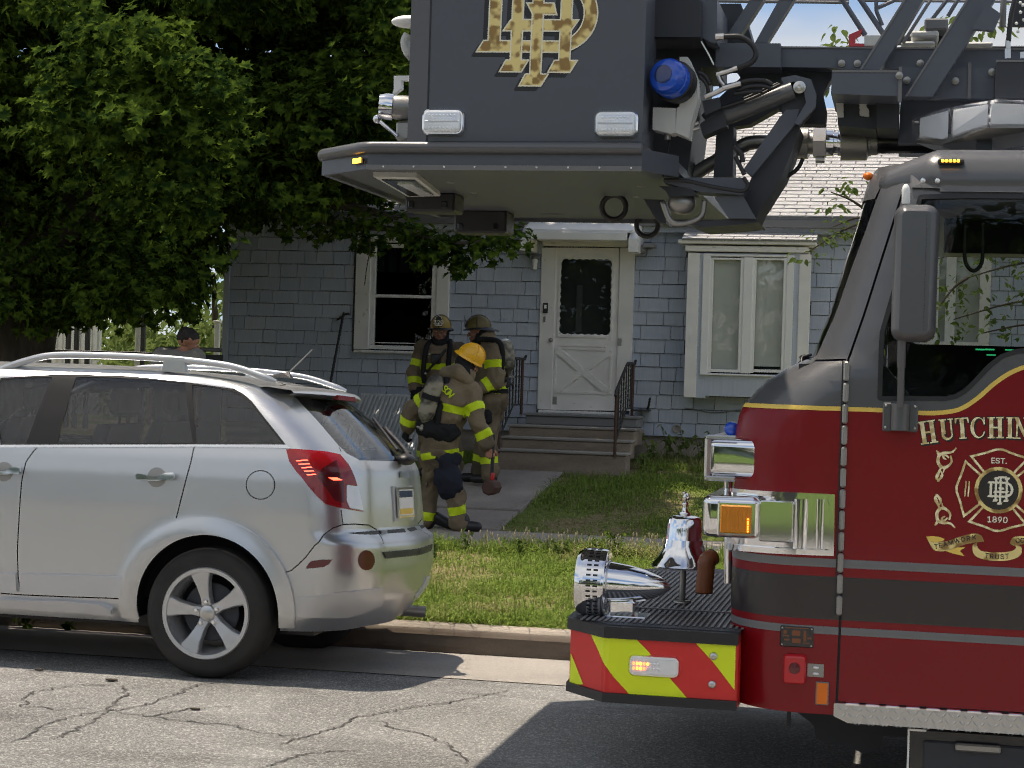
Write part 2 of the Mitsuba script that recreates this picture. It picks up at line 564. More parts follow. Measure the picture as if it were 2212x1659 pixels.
mat('helmet_black', (0.022, 0.02, 0.018), 0.45)
mat('grey_shirt', (0.20, 0.19, 0.17), 0.9)
mat('white_print', (0.80, 0.80, 0.78), 0.6)
def tex_step(p, n, uv):
    a = fbm(p.x * 3, p.y * 5, p.z * 9, 4)
    b = noise(p.x * 80, p.y * 80, p.z * 80)
    v = 0.22 + 0.16 * (a - 0.5) + 0.05 * (b - 0.5)
    return C3(v * 1.05, v * 0.86, v * 0.68)


mat('step_concrete', proc(tex_step), 0.9, spec=0.2)
mat('corrugated', (0.62, 0.63, 0.62), 0.35, metallic=0.3)
mat('leather', (0.20, 0.065, 0.022), 0.5)
mat('navy_cloth', (0.012, 0.015, 0.026), 0.9)
mat('far_lawn', (0.055, 0.085, 0.022), 0.95, spec=0.1)
mat('dark_paint', (0.02, 0.022, 0.028), 0.2, coat=1.0)
mat('leaf', {'type': 'rgb', 'value': [0.05, 0.09, 0.02]}, 0.5)
scene['leaf'] = {'type': 'principledthin', 'base_color': proc(tex_leafdirt), 'roughness': 0.42, 'spec_trans': 0.0, 'diff_trans': 0.7, 'eta': 1.45}
scene['leaf_pale'] = {'type': 'principledthin', 'base_color': rgb(0.15, 0.20, 0.06), 'roughness': 0.5, 'diff_trans': 0.8, 'eta': 1.4}
scene['leaf_mid'] = {'type': 'principledthin', 'base_color': rgb(0.10, 0.145, 0.04), 'roughness': 0.45, 'diff_trans': 0.7, 'eta': 1.4}
scene['grass_blade'] = {'type': 'principledthin', 'base_color': proc(tex_grass), 'roughness': 0.6, 'diff_trans': 0.7, 'eta': 1.35}
scene['pane'] = {'type': 'thindielectric', 'int_ior': 1.5}
scene['tint_pane'] = {'type': 'thindielectric', 'int_ior': 1.5, 'specular_transmittance': rgb(0.24, 0.245, 0.25)}
scene['rear_tint'] = {'type': 'thindielectric', 'int_ior': 1.20, 'specular_transmittance': rgb(0.10, 0.10, 0.11)}
scene['dark_pane'] = {'type': 'thindielectric', 'int_ior': 1.28, 'specular_transmittance': rgb(0.50, 0.53, 0.52)}
scene['clear_cover'] = {'type': 'thindielectric', 'int_ior': 1.49, 'specular_transmittance': rgb(0.93, 0.94, 0.96)}

# ================================================================ the setting: road, kerb, lawns, paths
KY = 11.30                                       # foot of the kerb face


def tz(y):
    """height of the ground across the street"""
    return np.interp(y, [-60, -8, -6.2, -6.0, 9.2, 10.15, 11.30, 11.31, 11.47, 15.5, 17.1, 19.2, 21.6, 24, 60, 400],
                     [0.25, 0.12, 0.1, -0.03, 0.0, -0.035, -0.072, 0.09, 0.10, 0.19, 0.21, 0.47, 0.74, 0.78, 1.0, 2.0])


def sheet(x0, x1, y0, y1, nx, ny, dz=0.0, rough=0.0, seed=0):
    xs, ys = np.linspace(x0, x1, nx), np.linspace(y0, y1, ny)
    X, Y = np.meshgrid(xs, ys)
    V = np.stack([X, Y, tz(Y) + dz], -1).reshape(-1, 3)
    if rough:
        V[:, 2] += rough * (meshkit.fbm(np.stack([V[:, 0] * 1.3, V[:, 1] * 1.3, V[:, 0] * 0], -1), 3, seed) - 0.5)
    i, j = np.meshgrid(np.arange(ny - 1), np.arange(nx - 1), indexing='ij')
    q = np.stack([i * nx + j, i * nx + j + 1, (i + 1) * nx + j + 1, (i + 1) * nx + j], -1).reshape(-1, 4)
    return V, np.vstack([q[:, [0, 1, 2]], q[:, [0, 2, 3]]])


struct('ground', trimesh.Trimesh(*sheet(-400, 400, -400, 400, 3, 3), process=False).apply_translation([0, 0, 0]) if False else
       trimesh.Trimesh([[-500, -500, -0.4], [500, -500, -0.4], [500, 500, -0.4], [-500, 500, -0.4]], [[0, 1, 2], [0, 2, 3]], process=False), 'soil')
struct('road', sheet(-70, 70, -6.0, 10.15, 2, 20), 'asphalt', True)
struct('gutter', sheet(-70, 70, 10.154, KY - 0.003, 2, 6, 0.004), 'concrete', True)
struct('lawn', sheet(-40, 40, 17.12, 60, 160, 120, 0, 0.05, 4), 'soil', True)
struct('grass_strip', sheet(-40, 40, 11.46, 15.5, 160, 60, 0, 0.05, 5), 'soil', True)
struct('opposite_lawn', sheet(-70, 70, -60, -6.2, 20, 30, 0.0, 0.1, 6), 'far_lawn', True)
# kerb: rounded sections, each three metres long
labels['kerb'] = {'kind': 'structure'}
kp = [(KY, -0.2), (KY + 0.015, 0.04), (KY + 0.035, 0.078), (KY + 0.07, 0.096), (KY + 0.16, 0.104), (KY + 0.16, -0.2)]
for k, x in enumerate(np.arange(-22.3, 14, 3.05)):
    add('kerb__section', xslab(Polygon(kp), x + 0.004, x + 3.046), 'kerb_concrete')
# pavement slabs
labels['sidewalk'] = {'kind': 'structure'}
for x in np.arange(-21.1, 12, 1.52):
    m = bx(x + 0.005, x + 1.515, 15.52, 17.10, 0.05, 0.215, 0.008)
    m.vertices[:, 2] += 0.012 * (m.vertices[:, 1] - 16.3) + rng.uniform(-0.004, 0.004)
    add('sidewalk__slab', m, 'path_concrete')
labels['front_path'] = {'kind': 'structure'}
for k, y in enumerate(np.arange(17.13, 20.3, 0.92)):
    m = bx(-4.92 + rng.uniform(-.02, .02), -3.72 + rng.uniform(-.02, .02), y, y + 0.91, -0.2, 0.0, 0.01)
    m.vertices[:, 2] += tz(m.vertices[:, 1]) + 0.03 + rng.uniform(-0.012, 0.012)
    add('front_path__slab', m, 'path_concrete')
# cracks in the road
CR = [[(105, 1583 + 18), (160, 1560 + 18), (235, 1525 + 10), (262, 1505), (270, 1478)], [(25, 1606), (105, 1562), (185, 1540), (290, 1529), (370, 1504), (425, 1480), (480, 1470)],
      [(42, 1512), (80, 1492), (150, 1482), (215, 1480), (262, 1478)], [(42, 1512), (60, 1527), (130, 1533), (200, 1528)],
      [(310, 1550), (430, 1557), (520, 1572), (600, 1588), (672, 1585)], [(600, 1606), (680, 1586), (720, 1575), (770, 1552), (850, 1535), (960, 1520), (1040, 1500), (1110, 1478)],
      [(800, 1553), (870, 1575), (940, 1597), (985, 1620), (1010, 1652)], [(215, 1540), (330, 1545), (420, 1530), (520, 1528)],
      [(560, 1659), (650, 1630), (790, 1618)]]
for k, c in enumerate(CR):
    p = np.array([PH(x, y, 0.0) for x, y in c])
    ln = np.r_[0, np.cumsum(np.linalg.norm(np.diff(p, axis=0), axis=1))]
    tq = np.arange(0, ln[-1], 0.018)
    p = np.stack([np.interp(tq, ln, p[:, i]) for i in range(3)], 1)
    p[:, 2] = 0
    n = len(p)
    j = (meshkit.fbm(np.stack([np.arange(n) * 0.22, np.full(n, k * 3.3), np.zeros(n)], -1), 4, 9) - 0.5) * 0.16
    p[:, 1] += j
    p[:, 0] += (meshkit.noise(np.stack([np.arange(n) * 0.9, np.full(n, k * 5.3), np.zeros(n)], -1), 19) - 0.5) * 0.05
    t = np.gradient(p, axis=0)
    t /= np.linalg.norm(t, axis=1, keepdims=True)
    s = np.stack([-t[:, 1], t[:, 0], t[:, 2] * 0], 1)
    w = (0.0012 + 0.007 * meshkit.noise(np.stack([np.arange(n) * 0.6, np.full(n, k * 7.1), np.zeros(n)], -1), 5)) * np.minimum(1, np.minimum(np.arange(n), n - 1 - np.arange(n)) / 5 + 0.1)
    a, b = p + s * w[:, None], p - s * w[:, None]
    V = np.vstack([a, b])
    V[:, 2] = tz(V[:, 1]) + 0.004
    add('road__crack', (V, np.array([[i, n + i, n + i + 1] for i in range(n - 1)] + [[i, n + i + 1, i + 1] for i in range(n - 1)])), 'crack_tar')

# ================================================================ house
HY = 21.90                                       # face of the house wall
HOUSE = thing('house', 'one storey house with blue grey shingle siding and pale shingled roof', 'house')
hx0, hx1 = P(486, 700, HY)[0], 2.6
hz0, hz1 = P(*Z('E', 1000, 1302), HY)[2], P(*Z('C', 800, 1262), HY)[2]
zw = lambda k, x, y: P(*Z(k, x, y), HY)
# openings (x0, x1, z0, z1)
w0, w1 = zw('D', 1020, 190), zw('D', 1588, 920)
d0, d1 = zw('E', 296, 155), zw('E', 792, 1180)
b0, b1 = zw('E', 1150, 60), zw('E', 1832, 1085)
c0, c1 = zw('Q', 380, 100), zw('Q', 852, 1230)
OPEN = [(w0[0], w1[0], w1[2], w0[2]), (d0[0], d1[0], d1[2], d0[2]), (b0[0], b1[0], b1[2], b0[2]), (c0[0], c1[0], c1[2], c0[2])]
wall = sbox(hx0, hz0, hx1, hz1)
for o in OPEN:
    wall = wall.difference(sbox(o[0] + 0.03, o[2] + 0.03, o[1] - 0.03, o[3] - 0.03))
add(HOUSE + '__wall', slab(wall, HY + 0.02, HY + 0.16), 'shade_backing')
add(HOUSE + '__side_wall', [bx(hx0, hx0 + 0.15, HY + 0.17, HY + 8, hz0, hz1), bx(hx1 - 0.15, hx1, HY + 0.17, HY + 8, hz0, hz1), bx(hx0, hx1, HY + 8, HY + 8.15, hz0, hz1)], 'siding1')
add(HOUSE + '__room', [bx(hx0 + 0.2, hx1 - 0.2, HY + 2.2, HY + 2.3, hz0, hz1), bx(hx0 + 0.2, hx1 - 0.2, HY + 0.2, HY + 2.2, hz0 - 0.02, hz0 + 0.05), bx(hx0 + 0.2, hx1 - 0.2, HY + 0.2, HY + 2.2, hz1 - 0.1, hz1)], 'dark_room')
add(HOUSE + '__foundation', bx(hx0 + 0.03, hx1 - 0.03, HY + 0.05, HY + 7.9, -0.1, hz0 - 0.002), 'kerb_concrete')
add(HOUSE + '__corner_board', bx(hx0 - 0.025, hx0 + 0.055, HY - 0.035, HY + 0.1, hz0, hz1, 0.006), 'siding2')
# shingles of the wall, course by course
ZONES = [(488, 490, 775, 850), (950, 540, 1190, 905), (1345, 495, 1500, 950), (1740, 530, 1840, 790), (2010, 560, 2230, 740), (1380, 850, 1600, 950)]
WALLP = HOUSE + '__wall'
row_h = 0.1645
rest, shown = [], 0
z = hz0 - 0.01
r = 0
while z < hz1 - 0.03:
    top = min(z + row_h - 0.007, hz1)
    x = hx0 + 0.06 - rng.uniform(0, 0.3)
    while x < hx1 - 0.05:
        wdt = rng.choice([0.17, 0.22, 0.27, 0.32, 0.36]) + rng.uniform(-0.02, 0.02)
        segs = [(max(x, hx0 + 0.058), min(x + wdt - 0.007, hx1))]
        under = []
        for o in OPEN:
            if o[2] < z + 0.6 * row_h < o[3]:
                if z < o[2] - 0.03:
                    under += [(max(a, o[0] - 0.004), min(b, o[1] + 0.004), o[2] - 0.002) for a, b in segs]
                segs = [s for a, b in segs for s in ((a, min(b, o[0] - 0.004)), (max(a, o[1] + 0.004), b)) if s[1] - s[0] > 0.02]
        segs = [(a, b, top) for a, b in segs] + [q for q in under if q[1] - q[0] > 0.02]
        for a, b, top_ in segs:
            if b - a < 0.02:
                continue
            zb, tk = z + rng.uniform(-0.004, 0.004), 0.034 + rng.uniform(-0.003, 0.004)
            V = np.array([[a, HY + 0.018, zb], [b, HY + 0.018, zb], [b, HY - tk + 0.018, zb], [a, HY - tk + 0.018, zb], [a, HY + 0.018, top_], [b, HY + 0.018, top_], [b, HY + 0.004, top_], [a, HY + 0.004, top_]])
            m = trimesh.convex.convex_hull(V)
            c = proj([(a + b) / 2, HY, zb + 0.08])
            if any(q[0] < c[0] < q[2] and q[1] < c[1] < q[3] for q in ZONES) and shown < 300:
                add(WALLP + '__shingle', m, f'siding{rng.integers(3)}')
                shown += 1
            else:
                rest.append(m)
        x += wdt
    z += row_h
    r += 1
k = add(WALLP + '__hidden_shingle', rest, 'siding0')
labels[k] = {'kind': 'stuff', 'label': 'the other blue grey shingles of the wall'}

# roof: slope up from the eave, shingles in courses
ez = P(*Z('C', 900, 1203), HY - 0.16)[2]
rise = math.tan(math.radians(25.0))
RY0, RY1 = HY - 0.16, HY + 3.8


def roof_pt(x, s):
    return np.array([x, RY0 + s * math.cos(math.radians(25)), ez + s * math.sin(math.radians(25))])


L = (RY1 - RY0) / math.cos(math.radians(25))
rx0, rx1 = hx0 - 0.3, hx1 + 0.3
nrm = np.array([0, -math.sin(math.radians(25)), math.cos(math.radians(25))])
ROOF = add(HOUSE + '__roof', hull([roof_pt(x, s) - nrm * t for x in (rx0, rx1) for s in (0, L) for t in (0.004, 0.09)]), 'roofing_dark')
back = [roof_pt(x, L) - nrm * 0.004 for x in (rx0, rx1)] + [roof_pt(x, L) + np.array([0, 4.3, -2.0]) for x in (rx0, rx1)]
add(HOUSE + '__roof__back_slope', hull(back + [b - [0, 0, 0.1] for b in back]), 'roofing_dark')
rest = []
ch = 0.128
shown = 0
for i in range(int(L / ch)):
    s0, s1 = i * ch, (i + 1) * ch + 0.02
    x = rx0 - (0.13 if i % 2 else 0) - rng.uniform(0, 0.04)
    while x < rx1:
        a, b = max(x, rx0), min(x + 0.285, rx1)
        if b - a > 0.03:
            t0 = 0.014 + rng.uniform(0, 0.004)
            pts = [roof_pt(a, s0), roof_pt(b, s0), roof_pt(a, s0) + nrm * t0, roof_pt(b, s0) + nrm * t0, roof_pt(a, s1), roof_pt(b, s1), roof_pt(a, s1) + nrm * 0.004, roof_pt(b, s1) + nrm * 0.004]
            m = hull(pts)
            c = proj(roof_pt((a + b) / 2, s0))
            if shown < 300 and 1600 < c[0] < 1860 and 195 < c[1] < 475:
                add(ROOF + '__roof_shingle', m, 'roofing')
                shown += 1
            else:
                rest.append(m)
        x += 0.30
k = add(ROOF + '__hidden_shingle', rest, 'roofing')
labels[k] = {'kind': 'stuff', 'label': 'the other pale shingles of the roof'}
add(HOUSE + '__fascia', [bx(rx0, rx1, RY0 - 0.02, RY0 + 0.02, ez - 0.20, ez - 0.045), bx(rx0, rx1, RY0 + 0.022, HY + 0.02, ez - 0.155, ez - 0.13)], 'siding1')
gp = [(0, 0), (0.10, 0.0), (0.10, 0.085), (0.088, 0.085), (0.088, 0.012), (0.012, 0.012), (0.012, 0.085), (0, 0.085)]
add(HOUSE + '__gutter', xslab(affinity.translate(Polygon(gp), RY0 - 0.125, ez - 0.135), rx0, rx1), 'stripe_grey')

# left window
WN = add(HOUSE + '__window', [tr((1128, 190, 1590, 236), 'D', HY - 0.05, HY + 0.06, 0.006), tr((1030, 190, 1100, 892), 'D', HY - 0.045, HY + 0.06, 0.006),
                              tr((1530, 232, 1588, 892), 'D', HY - 0.045, HY + 0.06, 0.006)], 'trim')
labels[WN] = {'label': 'double hung window with weathered white casing'}
add(WN + '__sill', tr((1010, 893, 1596, 926), 'D', HY - 0.10, HY + 0.05, 0.008), 'trim')
add(WN + '__frame', [tr((1102, 240, 1132, 862), 'D', HY - 0.02, HY + 0.06, 0.004), tr((1500, 240, 1528, 862), 'D', HY - 0.02, HY + 0.06, 0.004), tr((1132, 240, 1500, 268), 'D', HY - 0.02, HY + 0.06, 0.004),
                     tr((1102, 863, 1528, 900), 'D', HY - 0.03, HY + 0.06, 0.004)], 'white_vinyl')
for q in ((1133, 551, 1499, 578), (1106, 845, 1526, 862)):
    add(WN + '__sash', tr(q, 'D', HY - 0.012, HY + 0.05, 0.004), 'white_vinyl')
for q in ((1130, 268, 1502, 552), (1108, 578, 1502, 848)):
    a, b = P(*Z('D', q[0], q[1]), HY), P(*Z('D', q[2], q[3]), HY)
    add(WN + '__pane', trimesh.Trimesh([[a[0], HY + 0.02, b[2]], [b[0], HY + 0.02, b[2]], [b[0], HY + 0.02, a[2]], [a[0], HY + 0.02, a[2]]], [[0, 1, 2], [0, 2, 3]], process=False), 'dark_pane')
cx = np.linspace(w0[0] + 0.05, w1[0] - 0.05, 60)
cv = np.vstack([np.stack([cx, HY + 0.28 + 0.03 * np.sin(cx * 42), cx * 0 + zz], 1) for zz in (w1[2] + 1.0, w0[2])])
add(WN + '__curtain', trimesh.Trimesh(cv, [[i, i + 1, 60 + i + 1] for i in range(59)] + [[i, 60 + i + 1, 60 + i] for i in range(59)], process=False), 'curtain_dark', True)

# entrance: casing, storm door with scalloped glass and cross-buck
add(HOUSE + '__door_casing', [tr((285, 205, 343, 1152), 'E', HY - 0.04, HY + 0.06, 0.006), tr((742, 205, 800, 1160), 'E', HY - 0.04, HY + 0.06, 0.006), tr((290, 150, 800, 203), 'E', HY - 0.042, HY + 0.06, 0.006)], 'trim')
DOOR = HOUSE + '__door'
pz = lambda *pts: poly(ZZ('E', *pts), HY)
slabp = pz((346, 206), (739, 209), (722, 1158), (322, 1152))
gl = []
for (x0, y0), (x1, y1), n in (((408, 277), (684, 280), 7), ((690, 285), (680, 704), 10), ((676, 711), (398, 704), 7), ((392, 700), (402, 285), 10)):
    for i in range(n):
        t = np.linspace(0, 1, 6, endpoint=False)
        d = np.array([x1 - x0, y1 - y0]) / n
        nn = np.array([d[1], -d[0]]) / np.hypot(*d)
        gl += [tuple(np.array([x0, y0]) + d * (i + a) + nn * 7 * math.sin(math.pi * a)) for a in t]
glass = pz(*gl)
add(DOOR, slab(slabp.difference(glass), HY - 0.01, HY + 0.035), 'trim')
labels[DOOR] = {'label': 'white storm door with scalloped glass and cross-buck panel'}
tp, tf = trimesh.creation.triangulate_polygon(glass.buffer(0.01), engine='earcut')
add(DOOR + '__pane', trimesh.Trimesh(np.stack([tp[:, 0], tp[:, 0] * 0 + HY + 0.012, tp[:, 1]], 1), tf, process=False), 'dark_pane')
add(DOOR + '__inner_door', bx(d0[0] + 0.05, d1[0] - 0.05, HY + 0.13, HY + 0.15, d1[2], d0[2] - 0.05), 'inner_door')
add(DOOR + '__inner_trim', tr((490, 425, 515, 700), 'E', HY + 0.10, HY + 0.125), 'roofing_dark')
mould = []
Rr = [((396, 258), (705, 262)), ((705, 262), (690, 730)), ((690, 730), (378, 722)), ((378, 722), (396, 258)), ((400, 775), (660, 782)), ((352, 790), (690, 806)), ((690, 806), (678, 1058)), ((678, 1058), (358, 1050)), ((358, 1050), (370, 795))]
for a, b in Rr:
    mould.append(bar(P(*Z('E', *a), HY - 0.016), P(*Z('E', *b), HY - 0.016), 0.020, 0.022))
for a, b in (((375, 805), (668, 1048)), ((682, 815), (362, 1040))):
    mould.append(bar(P(*Z('E', *a), HY - 0.018), P(*Z('E', *b), HY - 0.018), 0.075, 0.03))
add(DOOR + '__moulding', mould, 'trim')
pk = P(*Z('E', 338, 745), HY - 0.05)
add(DOOR + '__handle', [ball(pk, 0.026), cyl(pk, pk + [0, 0.05, 0], 0.012)], 'dull_steel', True)
add(DOOR + '__hinge', [tr((728, 735, 750, 780), 'E', HY - 0.045, HY, 0.004)], 'dull_steel')
add(DOOR + '__plate', tr((343, 1075, 372, 1122), 'E', HY - 0.016, HY, 0.002), 'dull_steel')
add(HOUSE + '__threshold', tr((262, 1153, 735, 1186), 'E', HY - 0.16, HY + 0.05, 0.008), 'trim')
kpad = add(HOUSE + '__doorbell', tr((293, 528, 319, 588), 'E', HY - 0.065, HY - 0.041, 0.004), 'black_plastic', label='black doorbell plate beside the storm door')
add(kpad + '__button', [tr((300, 540, 313, 562), 'E', HY - 0.069, HY - 0.066, 0.001)], 'white_print')
add(HOUSE + '__bell_push', tr((294, 608, 306, 640), 'E', HY - 0.05, HY - 0.041, 0.003), 'roofing_dark')
# hood over the door
hoodl, hoodr = P(*Z('E', 165, 180), HY - 0.5), P(*Z('E', 845, 190), HY - 0.5)
ht, hb = P(*Z('E', 300, 112), HY - 0.55)[2], P(*Z('E', 300, 158), HY - 0.55)[2]
HD = add(HOUSE + '__door_hood', [bx(hoodl[0] + 0.12, hoodr[0] - 0.12, HY - 0.56, HY - 0.53, hb, ht, 0.006), hull([[x, y, zq] for x in (hoodl[0] + 0.05, hoodr[0] - 0.05) for y, zq in ((HY - 0.528, ht), (HY - 0.528, ht + 0.03), (HY, ht + 0.24), (HY, ht + 0.27))])], 'white_vinyl',
         label='small white hood over the front door')
add(HD + '__soffit', bx(hoodl[0] + 0.13, hoodr[0] - 0.13, HY - 0.52, HY - 0.02, hb + 0.02, hb + 0.035), 'trim')
for xa, xb in ((hoodl[0], hoodl[0] + 0.10), (hoodr[0] - 0.10, hoodr[0])):
    add(HD + '__bracket', hull([[x, y, zq] for x in (xa, xb) for y, zq in ((HY - 0.56, hb - 0.13), (HY - 0.56, hb + 0.02), (HY - 0.02, hb - 0.12), (HY - 0.02, ht + 0.15), (HY - 0.3, ht + 0.1))]), 'white_vinyl')
fl = P(*Z('E', 915, 205), HY - 0.2)
k = add(HOUSE + '__flood_lamp', [bx(fl[0] - 0.075, fl[0] + 0.075, HY - 0.28, HY - 0.12, fl[2] - 0.01, fl[2] + 0.045, 0.01), cyl(fl, [fl[0] - 0.08, HY, fl[2]], 0.03), ball(fl + [-0.09, 0, -0.03], 0.055)], 'stripe_grey', label='grey flood lamp under the door hood')
wl = P(*Z('E', 246, 262), HY - 0.08)
k = add(HOUSE + '__wall_lamp', [bx(wl[0] - 0.04, wl[0] + 0.04, HY - 0.04, HY, wl[2] - 0.03, wl[2] + 0.05, 0.008), lathe([(0, 0.02), (0.02, 0.05), (0.04, 0.05)], wl + [0, 0, 0.02], [0, 0, -1], 16)], 'stripe_grey', label='small porch lamp left of the door')
add(k + '__lamp_shade', lathe([(0, 0.03), (0.03, 0.034), (0.09, 0.022), (0.12, 0.03), (0.13, 0.0)], wl - [0, 0, 0.02], [0, 0, -1], 16), 'white_print', True)
for q in ((1375, 1380), ):
    pass
vt = P(*Z('E', 1073, 1262), HY - 0.02)
add(HOUSE + '__vent_cap', [lathe([(0, 0.05), (0.03, 0.05), (0.03, 0.036), (0.01, 0.03), (0.01, 0)], vt + [0, 0.01, 0], [0, -1, 0], 18)], 'concrete')
add(HOUSE + '__cable', tube(curve([P(*Z('E', x, y), HY - 0.03) for x, y in ((1120, 1142), (1180, 1150), (1250, 1165), (1330, 1168), (1400, 1158), (1480, 1150))], 30), 0.007, 6), 'roofing_dark', True)
# bay window
BYF = HY - 0.40
BAY = HOUSE + '__bay_window'
add(BAY, [tr((1150, 236, 1238, 1085), 'E', BYF, HY + 0.05, 0.004), tr((1738, 236, 1790, 1090), 'E', BYF, HY + 0.05, 0.004), tr((1239, 936, 1737, 1087), 'E', BYF, HY + 0.05, 0.004), tr((1239, 236, 1737, 266), 'E', BYF, HY + 0.05)], 'siding2')
labels[BAY] = {'label': 'box bay window with two tall casements and a small shingled roof'}
for q in ((1138, 236, 1182, 1080), (1791, 245, 1832, 1090)):
    add(BAY + '__corner_trim', tr(q, 'E', BYF - 0.022, BYF + 0.06, 0.004), 'trim')
add(BAY + '__fascia', [tr((1080, 158, 1885, 191), 'E', BYF - 0.10, HY, 0.006), tr((1122, 192, 1840, 236), 'E', BYF - 0.05, HY, 0.006)], 'trim')
add(BAY + '__frame', [tr((1228, 240, 1250, 945), 'E', BYF - 0.03, BYF + 0.05, 0.004), tr((1718, 250, 1738, 960), 'E', BYF - 0.03, BYF + 0.05, 0.004), tr((1251, 243, 1717, 262), 'E', BYF - 0.03, BYF + 0.05, 0.004), tr((1205, 938, 1720, 962), 'E', BYF - 0.05, BYF + 0.05, 0.004),
                      tr((1466, 262, 1500, 940), 'E', BYF - 0.035, BYF + 0.05, 0.004)], 'white_vinyl')
for s in ((1252, 264, 1464, 936), (1502, 266, 1716, 937)):
    sk = add(BAY + '__casement', [tr((s[0], s[1], s[0] + 17, s[3]), 'E', BYF - 0.02, BYF + 0.03, 0.003), tr((s[2] - 17, s[1], s[2], s[3]), 'E', BYF - 0.02, BYF + 0.03, 0.003), tr((s[0] + 17, s[1], s[2] - 17, s[1] + 14), 'E', BYF - 0.02, BYF + 0.03, 0.003), tr((s[0] + 17, s[3] - 22, s[2] - 17, s[3]), 'E', BYF - 0.02, BYF + 0.03, 0.003)], 'white_vinyl')
    a, b = P(*Z('E', s[0] + 8, s[1] + 4), BYF), P(*Z('E', s[2] - 8, s[3] - 4), BYF)
    add(BAY + '__pane', trimesh.Trimesh([[a[0], BYF + 0.01, b[2]], [b[0], BYF + 0.01, b[2]], [b[0], BYF + 0.01, a[2]], [a[0], BYF + 0.01, a[2]]], [[0, 1, 2], [0, 2, 3]], process=False), 'pane')
    add(BAY + '__blind', bx(a[0], b[0], BYF + 0.06, BYF + 0.065, b[2] + (0.06 if s[0] > 1400 else 0.0), a[2]), 'blind')
a, b = P(*Z('E', 1105, 157), BYF - 0.1), P(*Z('E', 1890, 100), BYF - 0.1)
yb0, yb1 = BYF - 0.12, HY - 0.02
zb0 = a[2]
zb1 = P(*Z('E', 1500, 102), yb1)[2]
BR = add(BAY + '__roof', hull([[x, y, zq] for x in (a[0], b[0]) for y, zq in ((yb0, zb0 - 0.01), (yb0, zb0), (yb1, zb1), (yb1, zb0))]), 'roofing_dark')
sl = math.hypot(yb1 - yb0, zb1 - zb0)
for i in range(4):
    x = a[0] - 0.15 * (i % 2)
    while x < b[0]:
        xa, xb = max(x, a[0]), min(x + 0.285, b[0])
        if xb - xa > 0.02:
            f = lambda t, h: [yb0 + (yb1 - yb0) * t - h * 0.45, zb0 + (zb1 - zb0) * t + h * 0.9]
            add(BR + '__roof_shingle', hull([[q, *f(t, h)] for q in (xa, xb) for t, h in ((i / 4, 0.002), (i / 4, 0.016), (min(1, i / 4 + 0.28), 0.002), (min(1, i / 4 + 0.28), 0.006))]), 'roofing')
        x += 0.30
# the window further right, seen through the engine's cab
W2 = add(HOUSE + '__window', [bx(c0[0], c0[0] + 0.12, HY - 0.05, HY + 0.06, c1[2], c0[2]), bx(c1[0] - 0.12, c1[0], HY - 0.05, HY + 0.06, c1[2], c0[2]), bx(c0[0] + 0.121, c1[0] - 0.121, HY - 0.05, HY + 0.06, c1[2], c1[2] + 0.09)], 'trim')
labels[W2] = {'label': 'white framed window seen through the cab of the fire engine'}
add(W2 + '__frame', [bx(c0[0] + 0.12, c0[0] + 0.2, HY - 0.02, HY + 0.04, c1[2] + 0.09, c0[2]), bx(c1[0] - 0.5, c1[0] - 0.39, HY - 0.02, HY + 0.04, c1[2] + 0.09, c0[2])], 'white_vinyl')
add(W2 + '__blind', bx(c0[0] + 0.1, c1[0] - 0.1, HY + 0.07, HY + 0.08, c1[2], c0[2]), 'blind')
add(W2 + '__pane', trimesh.Trimesh([[c0[0] + 0.1, HY + 0.02, c1[2]], [c1[0] - 0.1, HY + 0.02, c1[2]], [c1[0] - 0.1, HY + 0.02, c0[2]], [c0[0] + 0.1, HY + 0.02, c0[2]]], [[0, 1, 2], [0, 2, 3]], process=False), 'pane')

# ---- front steps and their railings
ST = thing('front_steps', 'worn concrete front steps with a dark timber landing below the storm door', 'steps')
sx0, sx1 = P(*Z('E', 45, 1420), 20.6)[0], P(*Z('E', 790, 1440), 20.6)[0]
tops = [P(*Z('E', 400, 1408), 20.45)[2], P(*Z('E', 400, 1333), 20.75)[2], P(*Z('E', 400, 1262), 21.05)[2]]
for k, zt in enumerate(tops):
    ya = 20.45 + 0.30 * k
    add(ST + '__step', bx(sx0 - 0.05 + 0.02 * k, sx1 + 0.0 * k, ya, (20.45 + 0.30 * (k + 1) + 0.02) if k < 2 else HY - 0.12, tops[k - 1] - 0.05 if k else 0.3, zt, 0.012), 'step_concrete')
    add(ST + '__tread', bx(sx0 - 0.06 + 0.02 * k, sx1 + 0.012, ya - 0.018, ya + 0.33, zt + 0.001, zt + 0.028, 0.006), 'concrete')
lz = P(*Z('E', 400, 1190), 21.5)[2]
add(ST + '__landing', [bx(sx0 + 0.12, sx1 - 0.02, 21.36, HY - 0.05, tops[2] + 0.03, lz, 0.01), bx(sx0 + 0.10, sx1, 21.33, HY - 0.05, lz + 0.001, lz + 0.03, 0.006)], 'roofing_dark')


